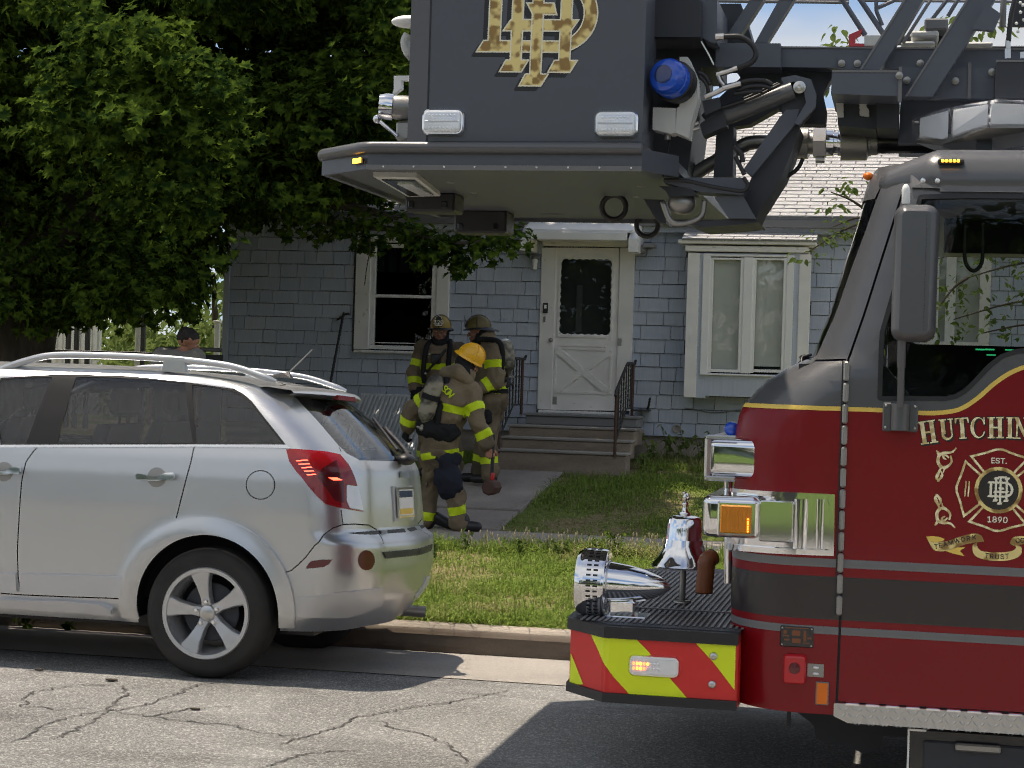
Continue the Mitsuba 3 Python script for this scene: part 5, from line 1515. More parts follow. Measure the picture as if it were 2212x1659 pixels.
def housing(k, g0, g1, y0, y1, extra):
    a, b = P(*Z('G', *g0), y0), P(*Z('G', *g1), y0)
    bb = np.array([b[0] + extra, b[1], b[2]])
    return a, b, pill(a, bb, 0.03, ((0.02, y1), (0, y1 - 0.04), (0, y0 + 0.035), (0.006, y0 + 0.016), (0.018, y0 + 0.005), (0.035, y0)))


a, b, m = housing('u', (760, 192), (905, 392), TY + 0.08, TY + 0.75, 0.15)
HL = add(FT + '__head_lamp', m, 'chrome', 50, label='upper chrome lamp housing on the front corner of the cab')
add(HL + '__rim', [bx(a[0] - 0.004, a[0] + 0.02, TY + 0.07, TY + 0.76, b[2] - 0.006, a[2] + 0.006, 0.012), bx(a[0] + 0.0, b[0], TY + 0.066, TY + 0.079, b[2] - 0.012, b[2] + 0.008, 0.005), bx(a[0], b[0], TY + 0.066, TY + 0.079, a[2] - 0.006, a[2] + 0.012, 0.005)], 'steel')
add(HL + '__dome', ball(P(*Z('G', 885, 150), TY + 0.3), 0.03), 'blue_lens', True)
a, b, m = housing('l', (742, 470), (1020, 688), TY - 0.035, TY + 0.75, 0.0)
HL2 = add(FT + '__turn_lamp', m, 'chrome', 50, label='lower chrome lamp housing with an amber turn lamp')
la, lb = P(*Z('G', 833, 517), TY - 0.04), P(*Z('G', 980, 660), TY - 0.04)
add(HL2 + '__bezel', [bx(la[0] - 0.012, lb[0] + 0.02, TY - 0.05, TY - 0.036, lb[2] - 0.014, la[2] + 0.014, 0.010)], 'chrome')
add(HL2 + '__amber_lens', [bx(la[0], lb[0], TY - 0.062, TY - 0.051, lb[2], la[2], 0.008)], 'amber')
add(HL2 + '__lens_rib', [bx(la[0] + 0.006 + (lb[0] - la[0] - 0.012) * i / 7, la[0] + 0.009 + (lb[0] - la[0] - 0.012) * i / 7, TY - 0.0645, TY - 0.0625, lb[2] + 0.006, la[2] - 0.006) for i in range(8)], 'orange_reflector')
add(HL2 + '__lit_diode', [ball([lb[0] - 0.012, TY - 0.064, lb[2] + 0.010 + i * 0.0095], 0.003, 1) for i in range(6)], 'amber', emitter=glow((1, 0.25, 0.01), 2.5))
add(FT + '__lamp_post', cyl(P(*Z('G', 868, 900), TY + 0.45), P(*Z('G', 868, 380), TY + 0.45), 0.017), 'chrome', True)

# ---- small fittings on the lower cab
a, b = P(*Z('G', 1122, 1105), TY), P(*Z('G', 1282, 1216), TY)
WP = add(FT + '__warning_plate', bx(a[0], b[0], TY - 0.004, TY + 0.01, b[2], a[2], 0.003), 'black_gloss', label='small black safety plate with tan drawings')
wx, wz = (b[0] - a[0]), (a[2] - b[2])
add(WP + '__drawing', [bx(a[0] + wx * q[0], a[0] + wx * q[1], TY - 0.0052, TY - 0.004, b[2] + wz * q[2], b[2] + wz * q[3]) for q in ((.36, .6, .55, .8), (.36, .62, .2, .42), (.08, .26, .5, .56), (.1, .2, .62, .8), (.12, .28, .3, .38), (.7, .78, .3, .8), (.82, .95, .42, .5), (.68, .9, .2, .24), (.15, .85, .9, .94))], 'leather')
for x in (a[0] + 0.008, b[0] - 0.008):
    for zq in (a[2] - 0.008, b[2] + 0.008):
        add(WP + '__screw', ball([x, TY - 0.005, zq], 0.004, 1), 'steel', True)
a, b = P(*Z('G', 1140, 1242), TY), P(*Z('G', 1245, 1390), TY)
RL = add(FT + '__red_marker', pill(a, b, 0.014, ((0, TY), (0, TY - 0.016), (0.005, TY - 0.027), (0.012, TY - 0.030))), 'red_bright', 30, label='round red side marker lamp')
add(RL + '__lens', lathe([(0.0, 0.022), (0.006, 0.020), (0.009, 0.0)], [(a[0] + b[0]) / 2, TY - 0.03, (a[2] * 0.55 + b[2] * 0.45)], [0, -1, 0], 24), 'dark_red_lens', 40)
a, b = P(*Z('G', 1255, 1290), TY), P(*Z('G', 1332, 1358), TY)
VT = add(FT + '__vent', bx(a[0], b[0], TY - 0.004, TY, b[2], a[2]), 'dull_steel')
for f in (0.25, 0.72):
    add(VT + '__louvre', ball([(a[0] + b[0]) / 2, TY - 0.006, b[2] + (a[2] - b[2]) * f], [0.013, 0.006, 0.006]), 'chrome', True)
a, b = P(*Z('G', 1295, 1378), TY), P(*Z('G', 1355, 1494), TY)
OR = add(FT + '__orange_reflector', bx(a[0], b[0], TY - 0.006, TY, b[2], a[2], 0.002), 'roofing_dark')
add(OR + '__reflector', bx(a[0] + 0.004, b[0] - 0.004, TY - 0.009, TY - 0.0062, b[2] + 0.004, a[2] - 0.004, 0.001), 'orange_reflector')
# step of chequer plate under the door
o0, o1, o2 = P(*Z('O', 630, 235), TY - 0.03), P(*Z('O', 2212, 345), TY - 0.03), P(*Z('O', 770, 397), TY - 0.03)
sz0, sz1 = o2[2] - 0.003, o0[2]
STP = add(FT + '__step', [hull([[o0[0], TY - 0.03, sz1], [TXR, TY - 0.03, sz1], [o0[0], TY - 0.03, sz1 - 0.05], [o0[0] + 0.055, TY - 0.03, sz0], [TXR, TY - 0.03, sz0], [o0[0], TY + 0.12, sz1], [TXR, TY + 0.12, sz1], [o0[0] + 0.05, TY + 0.12, sz0], [TXR, TY + 0.12, sz0]])], 'steel', label='bright chequer plate step below the cab door')
dm = []
for i, x in enumerate(np.arange(o0[0] + 0.025, 0.75, 0.026)):
    for j in range(3):
        zq = sz1 - 0.018 - 0.026 * j
        if x < o0[0] + 0.06 and j == 2:
            continue
        s_ = 1 if (i + j) % 2 else -1
        q = np.array([x + (0.013 if j % 2 else 0), TY - 0.0305, zq])
        d_ = np.array([0.0105, 0, 0.0105 * s_])
        dm.append(hull([q - d_, q + d_, q + [0.003, 0, -0.003 * s_], q - [0.003, 0, -0.003 * s_], q + [0, -0.0035, 0] + d_ * 0.6, q + [0, -0.0035, 0] - d_ * 0.6]))
k = add(STP + '__tread_pattern', dm, 'steel')
labels[k] = {'kind': 'stuff', 'label': 'raised tread marks of the chequer plate'}
for i in range(12):
    x = o0[0] + 0.07 + i * 0.076
    add(STP + '__grip', [bx(x - 0.026, x + 0.026, TY - 0.036, TY + 0.02, sz1 - 0.006, sz1 + 0.004, 0.002)], 'chrome')
# box and running gear under the cab
a = P(*Z('O', 1245, 452), TY + 0.06)
BXK = add(FT + '__battery_box', [bx(a[0] + 0.006, TXR, TY + 0.07, TY + 0.6, 0.16, a[2], 0.004)], 'black_gloss')
add(BXK + '__edge_trim', [bx(a[0], a[0] + 0.008, TY + 0.06, TY + 0.07, 0.16, a[2] + 0.002, 0.002), bx(a[0] + 0.008, a[0] + 0.07, TY + 0.06, TY + 0.07, a[2] - 0.006, a[2] + 0.002)], 'white_print')
b = P(*Z('O', 1375, 545), TY + 0.06)
add(BXK + '__recess', [bx(b[0], TXR - 0.1, TY + 0.055, TY + 0.07, 0.18, b[2], 0.01)], 'ladder_dark')
c = P(*Z('O', 1640, 585), TY + 0.05)
add(BXK + '__handle', bx(c[0], c[0] + 0.17, TY + 0.03, TY + 0.055, c[2] - 0.02, c[2] + 0.01, 0.006), 'dull_steel')
fr = []
q = lambda x, y: P(*Z('O', x, y), TY + 0.5)
fr.append(slab(poly(ZZ('O', (310, 300), (640, 330), (1240, 430), (1240, 520), (1040, 510), (1030, 560), (1000, 610), (940, 645), (860, 650), (760, 600), (700, 580), (560, 575), (480, 530), (465, 430), (440, 400)), TY + 0.5), TY + 0.5, TY + 0.75))
hx_ = P(*Z('O', 262, 345), TY + 0.3)
fr.append(bx(hx_[0] - 0.012, hx_[0] + 0.004, hx_[1], hx_[1] + 0.02, hx_[2] - 0.04, hx_[2] + 0.06))
fr.append(bx(-0.35, 8.5, TY + 0.75, TY + 0.85, 0.42, 0.62))
fr.append(bx(-0.35, 8.5, TY + 1.65, TY + 1.75, 0.42, 0.62))
fr.append(cyl([0.55, TY + 0.4, 0.42], [0.55, TY + 2.1, 0.42], 0.07))
add(FT + '__running_gear', fr, 'ladder_dark', 30)
for x in (1.15, 6.3):
    for y, d_ in ((TY + 0.02, 1), (TY + TW - 0.02, -1)):
        WK = add(FT + '__wheel', lathe([(0.0, 0.30), (0.0, 0.45), (0.03, 0.50), (0.27, 0.50), (0.30, 0.45), (0.30, 0.3)], [x, y, 0.50], [0, d_, 0], 40), 'rubber', 30)
        add(WK + '__rim', lathe([(0.03, 0.30), (0.02, 0.28), (0.10, 0.24), (0.12, 0.12), (0.03, 0.1), (0.03, 0.0)], [x, y, 0.50], [0, d_, 0], 40), 'steel', 40)
add(FT + '__rear_body', [bx(2.3, 8.8, TY, TY + 0.6, 0.6, 2.2, 0.03), bx(2.3, 8.8, TY + TW - 0.6, TY + TW, 0.6, 2.2, 0.03), bx(2.3, 8.8, TY + 0.61, TY + TW - 0.61, 0.63, 1.3)], 'red_paint')

# ---- front bumper
BP = FT + '__bumper'
zg = lambda y: P(*Z('G', 912, y), TY)[2]
zb_t, zb_c1, zb_c0, zb_b = zg(1146), zg(1202), zg(1474), zg(1520)
bxa = P(*Z('G', 915, 1300), TY)[0]
bxf = P(*Z('G', 268, 1300), TY)[0]
bxc = P(*Z('G', 97, 1300), TY + 0.20)[0]
BYC = 0.20


def bump_f(u, v):
    """u runs along the near face towards the front (to the left)"""
    u, v = np.asarray(u, float), np.asarray(v, float)
    l1 = bxa - bxf
    l2 = math.hypot(bxf - bxc, BYC)
    t1, t2, t3 = np.clip(u, 0, l1), np.clip(u - l1, 0, l2) / l2, np.clip(u - l1 - l2, 0, 9)
    return np.stack([bxa - t1 - (bxf - bxc) * t2 - 0.012 * np.sin(np.clip(t3, 0, 0.25) / 0.25 * math.pi / 2), TY + 0 * v + BYC * t2 + t3, v], -1)


fplan = lambda g: Polygon([(bxa, TY - g), (bxf - 0.4 * g, TY - g), (bxc - g, TY + BYC - 0.3 * g), (bxc - 0.012 - g, TY + BYC + 0.25), (bxc - 0.012 - g, TY + TW - BYC - 0.25), (bxc - g, TY + TW - BYC), (bxf, TY + TW + g), (bxa, TY + TW + g)])
add(BP, zslab(fplan(-0.004), zb_b + 0.005, zb_t - 0.008), 'chevron_red')
labels[BP] = {'label': 'front bumper with red and lime chevron stripes and black edges'}
BS = Shell(lambda u, v: bump_f(-np.asarray(u), v), np.arange(-1.6, 0.0, 0.01), np.arange(zb_b - 0.05, zb_t + 0.05, 0.01))
clip = sbox(-1.2, zb_c0 + 0.001, -0.004, zb_c1 - 0.001)
bpz = lambda *pts: BS.poly(ZZ('G', *pts)).intersection(clip)
add(BP + '__red_panel', BS.mesh(clip, 0.05, 0.0005), 'chevron_red')
for q in (((188, 1120), (405, 1150), (412, 1162), (480, 1232), (570, 1345), (668, 1458), (385, 1440), (372, 1422), (310, 1355), (272, 1302), (235, 1220)), ((700, 1180), (925, 1200), (918, 1424), (800, 1290)), ((105, 1240), (165, 1392), (98, 1392))):
    g = bpz(*q)
    if not g.is_empty:
        add(BP + '__chevron', BS.mesh(g, 0.03, 0.0022), 'lime')
add(BP + '__top_edge', zslab(fplan(0.014), zb_c1, zb_t), 'black_plastic')
add(BP + '__bottom_edge', zslab(fplan(0.012), zb_b, zb_c0), 'black_plastic')
DK = add(BP + '__deck', zslab(fplan(-0.03), zb_t - 0.004, zb_t + 0.004), 'ladder_dark')
rb_ = [hull([[x - 0.007, y, zb_t + 0.004], [x + 0.007, y, zb_t + 0.004], [x - 0.004, y, zb_t + 0.010], [x + 0.004, y, zb_t + 0.010]][i] for i in range(4) for y in (0,)) if False else bx(x - 0.006, x + 0.006, TY + 0.10, TY + TW - 0.3, zb_t + 0.0045, zb_t + 0.010, 0.002) for x in np.arange(bxc + 0.06, bxa + 0.1, 0.024)]
k = add(DK + '__deck_rib', rb_, 'stripe_grey')
labels[k] = {'kind': 'stuff', 'label': 'ribs of the tread plate on the bumper deck'}
add(DK + '__lid_edge', [bx(bxc + 0.18, bxa + 0.02, TY + 0.55, TY + 0.565, zb_t + 0.0105, zb_t + 0.015, 0.002)], 'stripe_grey')
for q in ((797, 1255), (790, 1392)):
    c = P(*Z('G', *q), TY)
    add(BP + '__bolt', ball(c + [0, -0.004, 0], [0.016, 0.010, 0.016]), 'steel', True)
a, b = P(*Z('G', 388, 1243), TY), P(*Z('G', 632, 1362), TY)
zc_ = (a[2] + b[2]) / 2
BL = add(FT + '__bumper_lamp', pill(a, b, 0.024, ((0, TY), (0, TY - 0.012), (0.004, TY - 0.019))), 'chrome', 30, label='warning lamp on the bumper with its left half glowing red')
add(BL + '__lens', pill(a, b, 0.024, ((0.007, TY - 0.018), (0.009, TY - 0.0245), (0.012, TY - 0.0262))), 'clear_lens', 30)
for i in range(8):
    for j in range(2):
        c = [a[0] + 0.022 + i * 0.0138, TY - 0.0275, zc_ + (0.0095 if j else -0.0095)]
        lit = i < 5 - (1 - j)
        add(BL + '__diode', ball(c, [0.0056, 0.003, 0.0072], 1), 'red_bright' if lit else 'led_bead', True, **({'emitter': glow((1.0, 0.06 + 0.05 * (i % 3), 0.015), 3.2)} if lit else {}))

# ---- siren, bell, brown elbow on the deck
SY = TY + 0.30
sc0, sc1 = P(*Z('G', 130, 902), SY), P(*Z('G', 598, 950), SY)
sax = np.array([-1.0, 0.0, 0.012])
so = P(*Z('G', 290, 900), SY)
k_ = 0.5424 * DS / FPX * 7.6
SR = add(FT + '__siren', lathe([(-0.30 * k_ * 1000, 0.004), (-0.285 * k_ * 1000, 22 * k_), (-0.25 * k_ * 1000, 48 * k_), (-0.18 * k_ * 1000, 75 * k_), (-0.10 * k_ * 1000, 94 * k_), (-0.02 * k_ * 1000, 104 * k_), (0.005 * k_ * 1000, 106 * k_)], so, sax, 40), 'chrome', True, label='bullet shaped chrome siren on the bumper')
add(SR + '__drum', lathe([(0.0, 0.05), (0.002, 150 * k_), (6 * k_, 163 * k_), (20 * k_, 166 * k_), (105 * k_, 166 * k_), (125 * k_, 163 * k_), (150 * k_, 150 * k_), (156 * k_, 120 * k_), (140 * k_, 60 * k_), (140 * k_, 0)], so, sax, 48), 'chrome', 30)
slots = []
for row in (28, 62):
    for j in range(40):
        a_ = 2 * math.pi * j / 40
        c = so + sax * ((row + 17) * k_) + np.array([0, math.cos(a_), math.sin(a_)]) * 165.5 * k_
        slots.append(bar(c - sax * 11 * k_, c + sax * 11 * k_, 9 * k_, 6 * k_, np.array([0, math.cos(a_), math.sin(a_)])))
add(SR + '__slot', slots, 'black_gloss')
add(SR + '__ring', lathe([(-4 * k_, 100 * k_), (-4 * k_, 113 * k_), (8 * k_, 116 * k_), (8 * k_, 100 * k_)], so, sax, 40), 'steel', 30)
ba, bb = P(*Z('G', 298, 1010), SY), P(*Z('G', 420, 1085), SY)
add(SR + '__foot', [bx(ba[0], bb[0], SY - 0.06, SY + 0.06, zb_t, ba[2] + 0.03, 0.008), bx(ba[0] - 0.01, bb[0] + 0.05, SY - 0.08, SY + 0.08, zb_t + 0.001, zb_t + 0.014, 0.004)], 'chrome')
BYL = TY + 0.85
bc = P(*Z('G', 657, 570), BYL)
kb = 0.5424 * DS / FPX * 9.0
BE = add(FT + '__bell', lathe([(0, 0.0), (0, 40 * kb), (6 * kb, 62 * kb), (18 * kb, 73 * kb), (60 * kb, 77 * kb), (110 * kb, 82 * kb), (150 * kb, 93 * kb), (185 * kb, 112 * kb), (210 * kb, 134 * kb), (222 * kb, 142 * kb), (228 * kb, 140 * kb), (226 * kb, 125 * kb), (180 * kb, 100 * kb), (60 * kb, 70 * kb)], bc, [0, 0, -1], 48), 'chrome', 40, label='chrome bell with an eagle finial on the bumper deck')
add(BE + '__finial', [lathe([(0, 20 * kb), (10 * kb, 26 * kb), (18 * kb, 14 * kb), (40 * kb, 9 * kb), (48 * kb, 16 * kb), (56 * kb, 12 * kb), (62 * kb, 6 * kb)], bc, [0, 0, 1], 16), ball(bc + [0, 0, 78 * kb], [10 * kb, 10 * kb, 20 * kb]), ball(bc + [-5 * kb, 0, 98 * kb], 8 * kb), ball(bc + [8 * kb, 0, 82 * kb], [11 * kb, 6 * kb, 18 * kb])], 'chrome', True)
add(BE + '__stand', [cyl(bc - [0, 0, 215 * kb], [bc[0], bc[1], zb_t], 14 * kb), cyl([bc[0], bc[1], zb_t], [bc[0], bc[1], zb_t + 0.02], 40 * kb)], 'dull_steel', True)
EYB = TY + 0.62
e0, e1 = P(*Z('G', 752, 915), EYB), P(*Z('G', 765, 792), EYB)
EL = add(FT + '__hose_elbow', tube(curve([e0 - [0, 0, 0.03], e0, e0 + (e1 - e0) * 0.6, e1, e1 + [0.02, 0.03, 0.015]], 16), 0.037, 18), 'leather', True, label='brown capped pipe standing on the bumper deck')
add(EL + '__cap', tube([e1 + [-0.004, 0.0, -0.018], e1 + [0.002, 0.004, 0.012], e1 + [0.01, 0.012, 0.028]], [0.0385, 0.034, 0.012], 18), 'dull_steel', True)

# wipers and small things at the windscreen foot
wp0 = P(1738, 772, TY + 0.35)
add(FT + '__wiper', [tube([P(1728, 800, TY + 0.25), P(1733, 772, TY + 0.3), P(1752, 766, TY + 0.34)], 0.006, 6), ball(wp0, [0.022, 0.03, 0.012], 1), tube([wp0, P(1722, 790, TY + 0.5)], 0.006, 6)], 'black_plastic', True)

# ---------------------------------------------------------------- ladder and platform basket of the fire engine
def pc(k, pts, Y0, Y1):
    return slab(poly(ZZ(k, *pts), Y0), Y0, Y1)


def rod(k, pts, Y, r, n=10, smooth=True):
    """tube through traced positions; r in traced units of zoom k"""
    ys = np.broadcast_to(Y, (len(pts),))
    p = [P(*Z(k, *q), y) for q, y in zip(pts, ys)]
    s = ZF[k][2] * DS * float(np.mean(ys)) / FPX
    return tube(curve(p, 26) if smooth else p, r * s, n)


LD = FT + '__ladder'
LYN, LYF = 7.95, 9.10
add(LD, [pc('C', [(862, 262), (2260, 276), (2260, 392), (862, 372)], LYN + 0.02, LYN + 0.13), pc('C', [(862, 262), (2260, 276), (2260, 392), (862, 372)], LYF, LYF + 0.1), bx(0.6, 8.0, LYN + 0.02, LYN + 0.13, 2.95, 3.06)], 'ladder_grey')
labels[LD] = {'label': 'dark blue grey ladder beams above the cab'}
add(LD + '__beam_sleeve', pc('C', [(500, 238), (860, 240), (860, 373), (500, 370)], LYN - 0.04, LYN + 0.12), 'ladder_grey')
for q in ([(565, 192), (640, 192), (772, -10), (697, -10)], [(718, 237), (785, 238), (940, -10), (856, -10)]):
    add(LD + '__brace', pc('C', q, LYN + 0.0, LYN + 0.07), 'ladder_grey')
for q, y in (([(1299, 386), (1413, 388), (1659, -10), (1548, -10)], LYN - 0.10), ([(1552, 534), (1703, 536), (2055, -10), (1897, -10)], LYN - 0.14)):
    a = np.array(q, float)
    add(LD + '__brace', pc('C', q, y, y + 0.09), 'ladder_grey')
    e = [tuple(a[0]), tuple(a[0] + [13, 0]), tuple(a[3] + [13, 0]), tuple(a[3])]
    add(LD + '__brace_edge', pc('C', e, y - 0.006, y), 'stripe_grey')
for q in (((1185, -30), (1330, 195)), ((1285, -30), (1432, 190)), ((1395, 46), (1515, -8)), ((1390, -20), (1392, 60)), ((1392, 60), (1425, 140)), ((1700, 110), (1800, -20)), ((1790, 90), (1850, -10))):
    add(LD + '__far_brace', rod('C', q, LYF, 15 if q[0][0] < 1380 else 11, 10, False), 'ladder_grey', True)
add(LD + '__hand_rail', [rod('C', ((480, 6), (1240, 14)), LYF, 9, 8, False), rod('C', ((480, -8), (1240, -4)), LYN, 8, 8, False), rod('C', ((1300, 4), (2260, 10)), LYF, 7, 8, False)], 'stripe_grey', True)
for q in (((1540, 240), (1700, -10)), ((1515, 235), (1660, -10))):
    add(LD + '__rung_guard', rod('C', q, LYN + 0.3, 9, 8, False), 'stripe_grey', True)
for q in ((1660, 100, 1790, 165), (1585, 170, 1740, 205), (1530, 228, 1720, 250), (1895, 232, 2040, 252)):
    a, b = P(*Z('C', q[0], q[1]), LYN + 0.35), P(*Z('C', q[2], q[3]), LYN + 0.35)
    add(LD + '__rung', bx(a[0], b[0], LYN + 0.35, LYF - 0.1, b[2], a[2], 0.008), 'stripe_grey' if q[1] == 100 else 'white_box')
for q in ((1500, 196, 1900, 232), (1520, 258, 2260, 300)):
    a, b = P(*Z('C', q[0], q[1]), LYN + 0.5), P(*Z('C', q[2], q[3]), LYN + 0.5)
    add(LD + '__inner_beam', bx(a[0], b[0], LYN + 0.5, LYN + 0.58, b[2], a[2], 0.006), 'ladder_dark')
add(LD + '__inner_wall', pc('C', [(1420, 300), (2260, 300), (2260, 420), (1420, 410)], LYN + 0.2, LYN + 0.24), 'ladder_dark')
add(LD + '__gusset', pc('C', [(2005, 20), (2085, 78), (2045, 170), (1925, 160), (1930, 145), (2000, 28)], LYN - 0.20, LYN - 0.16), 'ladder_grey')
add(LD + '__pipe', rod('C', ((2100, -20), (2092, 150)), LYN, 17, 12, False), 'stripe_grey', True)
add(LD + '__hose', rod('C', ((2165, -20), (2140, 90), (2125, 230)), LYN - 0.15, 14), 'black_plastic', True)
add(LD + '__hose_fitting', [rod('C', ((2124, 225), (2122, 270)), LYN - 0.15, 14, 8, False), rod('C', ((2122, 272), (2122, 325)), LYN - 0.15, 18, 6, False), rod('C', ((2205, 290), (2205, 325)), LYN - 0.15, 16, 6, False)], 'steel')
add(LD + '__chain_panel', pc('C', [(2150, -10), (2260, -10), (2260, 145), (2130, 140)], LYN + 0.02, LYN + 0.06), 'ladder_dark')
for q in ((2192, 15), (2193, 68), (2210, 110), (2170, 130), (2178, 175), (2205, 28)):
    add(LD + '__chain_pin', ball(P(*Z('C', *q), LYN), 0.007, 1), 'white_print', True)
# red bracket and tan plate at the far side
add(LD + '__red_bracket', [pc('C', [(1240, 248), (1240, 192), (1316, 160), (1306, 186), (1275, 206), (1275, 240), (1420, 244), (1420, 258), (1240, 256)], LYF - 0.02, LYF + 0.04)], 'red_bright')
add(LD + '__tan_plate', pc('C', [(1325, 196), (1440, 196), (1400, 252), (1325, 252)], LYF - 0.06, LYF - 0.03), 'white_box')
# boxes below the beams, above the cab
for nm, q, y0, y1, m in (('front_box', [(1146, 398), (1520, 400), (1520, 534), (1140, 520)], LYN - 0.22, LYN + 0.3, 'ladder_grey'), ('back_panel', [(1534, 372), (2260, 380), (2260, 548), (1530, 545)], LYN - 0.04, LYN + 0.02, 'ladder_grey'),
                         ('lower_panel', [(1527, 548), (2300, 552), (2300, 800), (1514, 796)], 8.22, 8.7, 'ladder_grey'), ('control_box', [(2060, 340), (2300, 342), (2300, 548), (2055, 545)], LYN - 0.26, LYN - 0.06, 'ladder_dark'),
                         ('hanger_box', [(1172, 524), (1394, 536), (1390, 720), (1180, 700)], LYN + 0.05, LYN + 0.4, 'ladder_dark'), ('hanger_plate', [(1394, 545), (1516, 552), (1516, 712), (1392, 706)], LYN - 0.0, LYN + 0.4, 'ladder_dark')):
    add(LD + '__' + nm, pc('C', q, y0, y1), m)
for q, y in (([(1146, 388), (1522, 390), (1522, 402), (1146, 400)], LYN - 0.225), ([(1527, 538), (2300, 541), (2300, 553), (1527, 550)], 8.21), ([(1518, 370), (1535, 370), (1533, 562), (1510, 562)], LYN - 0.23), ([(2058, 332), (2300, 334), (2300, 344), (2058, 342)], LYN - 0.265), ([(1903, 345), (1920, 345), (1918, 546), (1900, 546)], LYN - 0.06), ([(860, 256), (2260, 268), (2260, 277), (860, 265)], LYN + 0.012)):
    add(LD + '__edge_strip', pc('C', q, y, y + 0.03), 'stripe_grey')
for q, y in (([(1166, 548), (1208, 552), (1212, 650), (1176, 650)], LYN + 0.03), ([(1298, 550), (1342, 553), (1336, 590), (1352, 610), (1352, 648), (1300, 640)], LYN + 0.03)):
    add(LD + '__tan_lug', pc('C', q, y, y + 0.03), 'white_box')
for q, y in (((1562, 446), -0.06), ((1831, 449), -0.06), ((1636, 352), 0.0), ((1200, 352), 0.0), ((1287, 353), 0.0), ((2035, 400), -0.06), ((1520, 420), -0.24)):
    c = P(*Z('C', *q), LYN + y)
    add(LD + '__bolt', lathe([(0.0, 0.0155), (0.004, 0.0155), (0.005, 0.011), (0.014, 0.010), (0.016, 0.0)], c, [0, -1, 0], 12), 'dull_steel', 30)
add(LD + '__bolt_plate', pc('C', [(1178, 308), (1335, 310), (1330, 385), (1178, 382)], LYN + 0.005, LYN + 0.02), 'ladder_grey')

# pipe for water with its couplings
WW = FT + '__water_pipe'
wy = 8.35
sC = ZF['C'][2] * DS * wy / FPX
w0_ = P(*Z('C', 930, 795), wy)
seg = lambda x: (x - 930) * sC
add(WW, lathe([(seg(1385), 0.0), (seg(1385), 62 * sC), (seg(1700), 62 * sC), (seg(1700), 0)], w0_, [1, 0, 0.012], 28), 'black_gloss', 30, label='black and steel water pipe with couplings below the ladder')
add(WW + '__flange', [lathe([(seg(926), 0), (seg(926), 86 * sC), (seg(1012), 88 * sC), (seg(1012), 60 * sC), (seg(1045), 60 * sC)], w0_, [1, 0, 0.012], 28)], 'dull_steel', 30)
lob = [lathe([(seg(1040), 60 * sC), (seg(1042), 88 * sC), (seg(1110), 88 * sC), (seg(1114), 60 * sC)], w0_, [1, 0, 0.012], 6)]
for a_ in (math.pi / 2, -math.pi / 2):
    c = w0_ + [seg(1080), 0, math.sin(a_) * 88 * sC]
    lob.append(cyl(c - [0.02, 0, 0], c + [0.02, 0, 0], 14 * sC * 1.5))
add(WW + '__coupling', lob, 'steel', 30)
add(WW + '__neck', lathe([(seg(1112), 72 * sC), (seg(1150), 72 * sC), (seg(1152), 60 * sC), (seg(1172), 60 * sC), (seg(1174), 72 * sC), (seg(1190), 72 * sC)], w0_, [1, 0, 0.012], 28), 'chrome', 30)
add(WW + '__collar', lathe([(seg(1188), 70 * sC), (seg(1192), 96 * sC), (seg(1330), 97 * sC), (seg(1338), 76 * sC), (seg(1350), 76 * sC), (seg(1352), 70 * sC), (seg(1386), 70 * sC)], w0_, [1, 0, 0.012], 28), 'dull_steel', 30)
add(WW + '__elbow', [rod('C', ((360, 985), (430, 935), (520, 885), (640, 815), (720, 790), (932, 795)), 8.2, 40, 20)], 'dull_steel', True)
add(WW + '__cable', rod('C', ((985, 880), (960, 930), (920, 965), (868, 990)), 8.15, 11), 'black_plastic', True)

# swivel arms that carry the basket
AR = FT + '__basket_mount'
add(AR, [pc('C', [(130, -10), (416, -10), (416, 205), (130, 205)], 7.70, 8.6), pc('C', [(95, 200), (140, 205), (420, 205), (500, 240), (500, 372), (420, 372), (380, 700), (345, 965), (215, 1000), (110, 820)], 7.98, 8.5)], 'ladder_dark', label='dark swivel bracket between ladder and basket')
add(AR + '__face', pc('C', [(417, -10), (508, -10), (508, 236), (480, 236), (417, 205)], 7.78, 8.4), 'ladder_grey')
add(AR + '__back_box', pc('C', [(512, 20), (640, 20), (706, 236), (512, 238)], 8.25, 8.6), 'ladder_dark')
add(AR + '__link_plate', pc('C', [(600, 372), (1180, 375), (1095, 520), (1115, 610), (1110, 690), (1050, 690), (960, 690), (850, 600), (690, 690), (500, 720), (420, 640), (500, 560), (640, 430)], 8.10, 8.2), 'ladder_dark')
add(AR + '__pivot_plate', pc('C', [(862, 432), (940, 416), (1030, 440), (1058, 520), (1055, 592), (962, 692), (935, 684), (1002, 570), (988, 500), (935, 452), (880, 472)], 7.82, 7.86), 'ladder_grey')
add(AR + '__pivot_back', pc('C', [(862, 440), (940, 420), (1025, 445), (1050, 520), (1045, 590), (950, 690), (870, 640)], 7.862, 8.02), 'ladder_dark')
pn = P(*Z('C', 966, 486), 7.82)
add(AR + '__pin', [lathe([(0, 0.026), (0.012, 0.026), (0.014, 0.018), (0.03, 0.017), (0.032, 0.008), (0.028, 0.0)], pn, [0, -1, 0], 20)], 'steel', 30)
CYL = add(AR + '__cylinder', [rod('C', ((540, 652), (930, 500)), 7.84, 50, 24, False)], 'cab_grey', 40, label='hydraulic cylinder of the basket')
add(CYL + '__end', [pc('C', [(412, 690), (520, 605), (556, 640), (560, 700), (430, 755)], 7.79, 7.9)], 'ladder_dark')
add(CYL + '__pipe', [rod('C', ((530, 600), (700, 545), (860, 468)), 7.76, 9), rod('C', ((560, 590), (720, 520), (850, 462)), 7.80, 9)], 'black_plastic', True)
add(CYL + '__block', pc('C', [(425, 560), (520, 540), (530, 600), (440, 640)], 7.74, 7.80), 'ladder_dark')
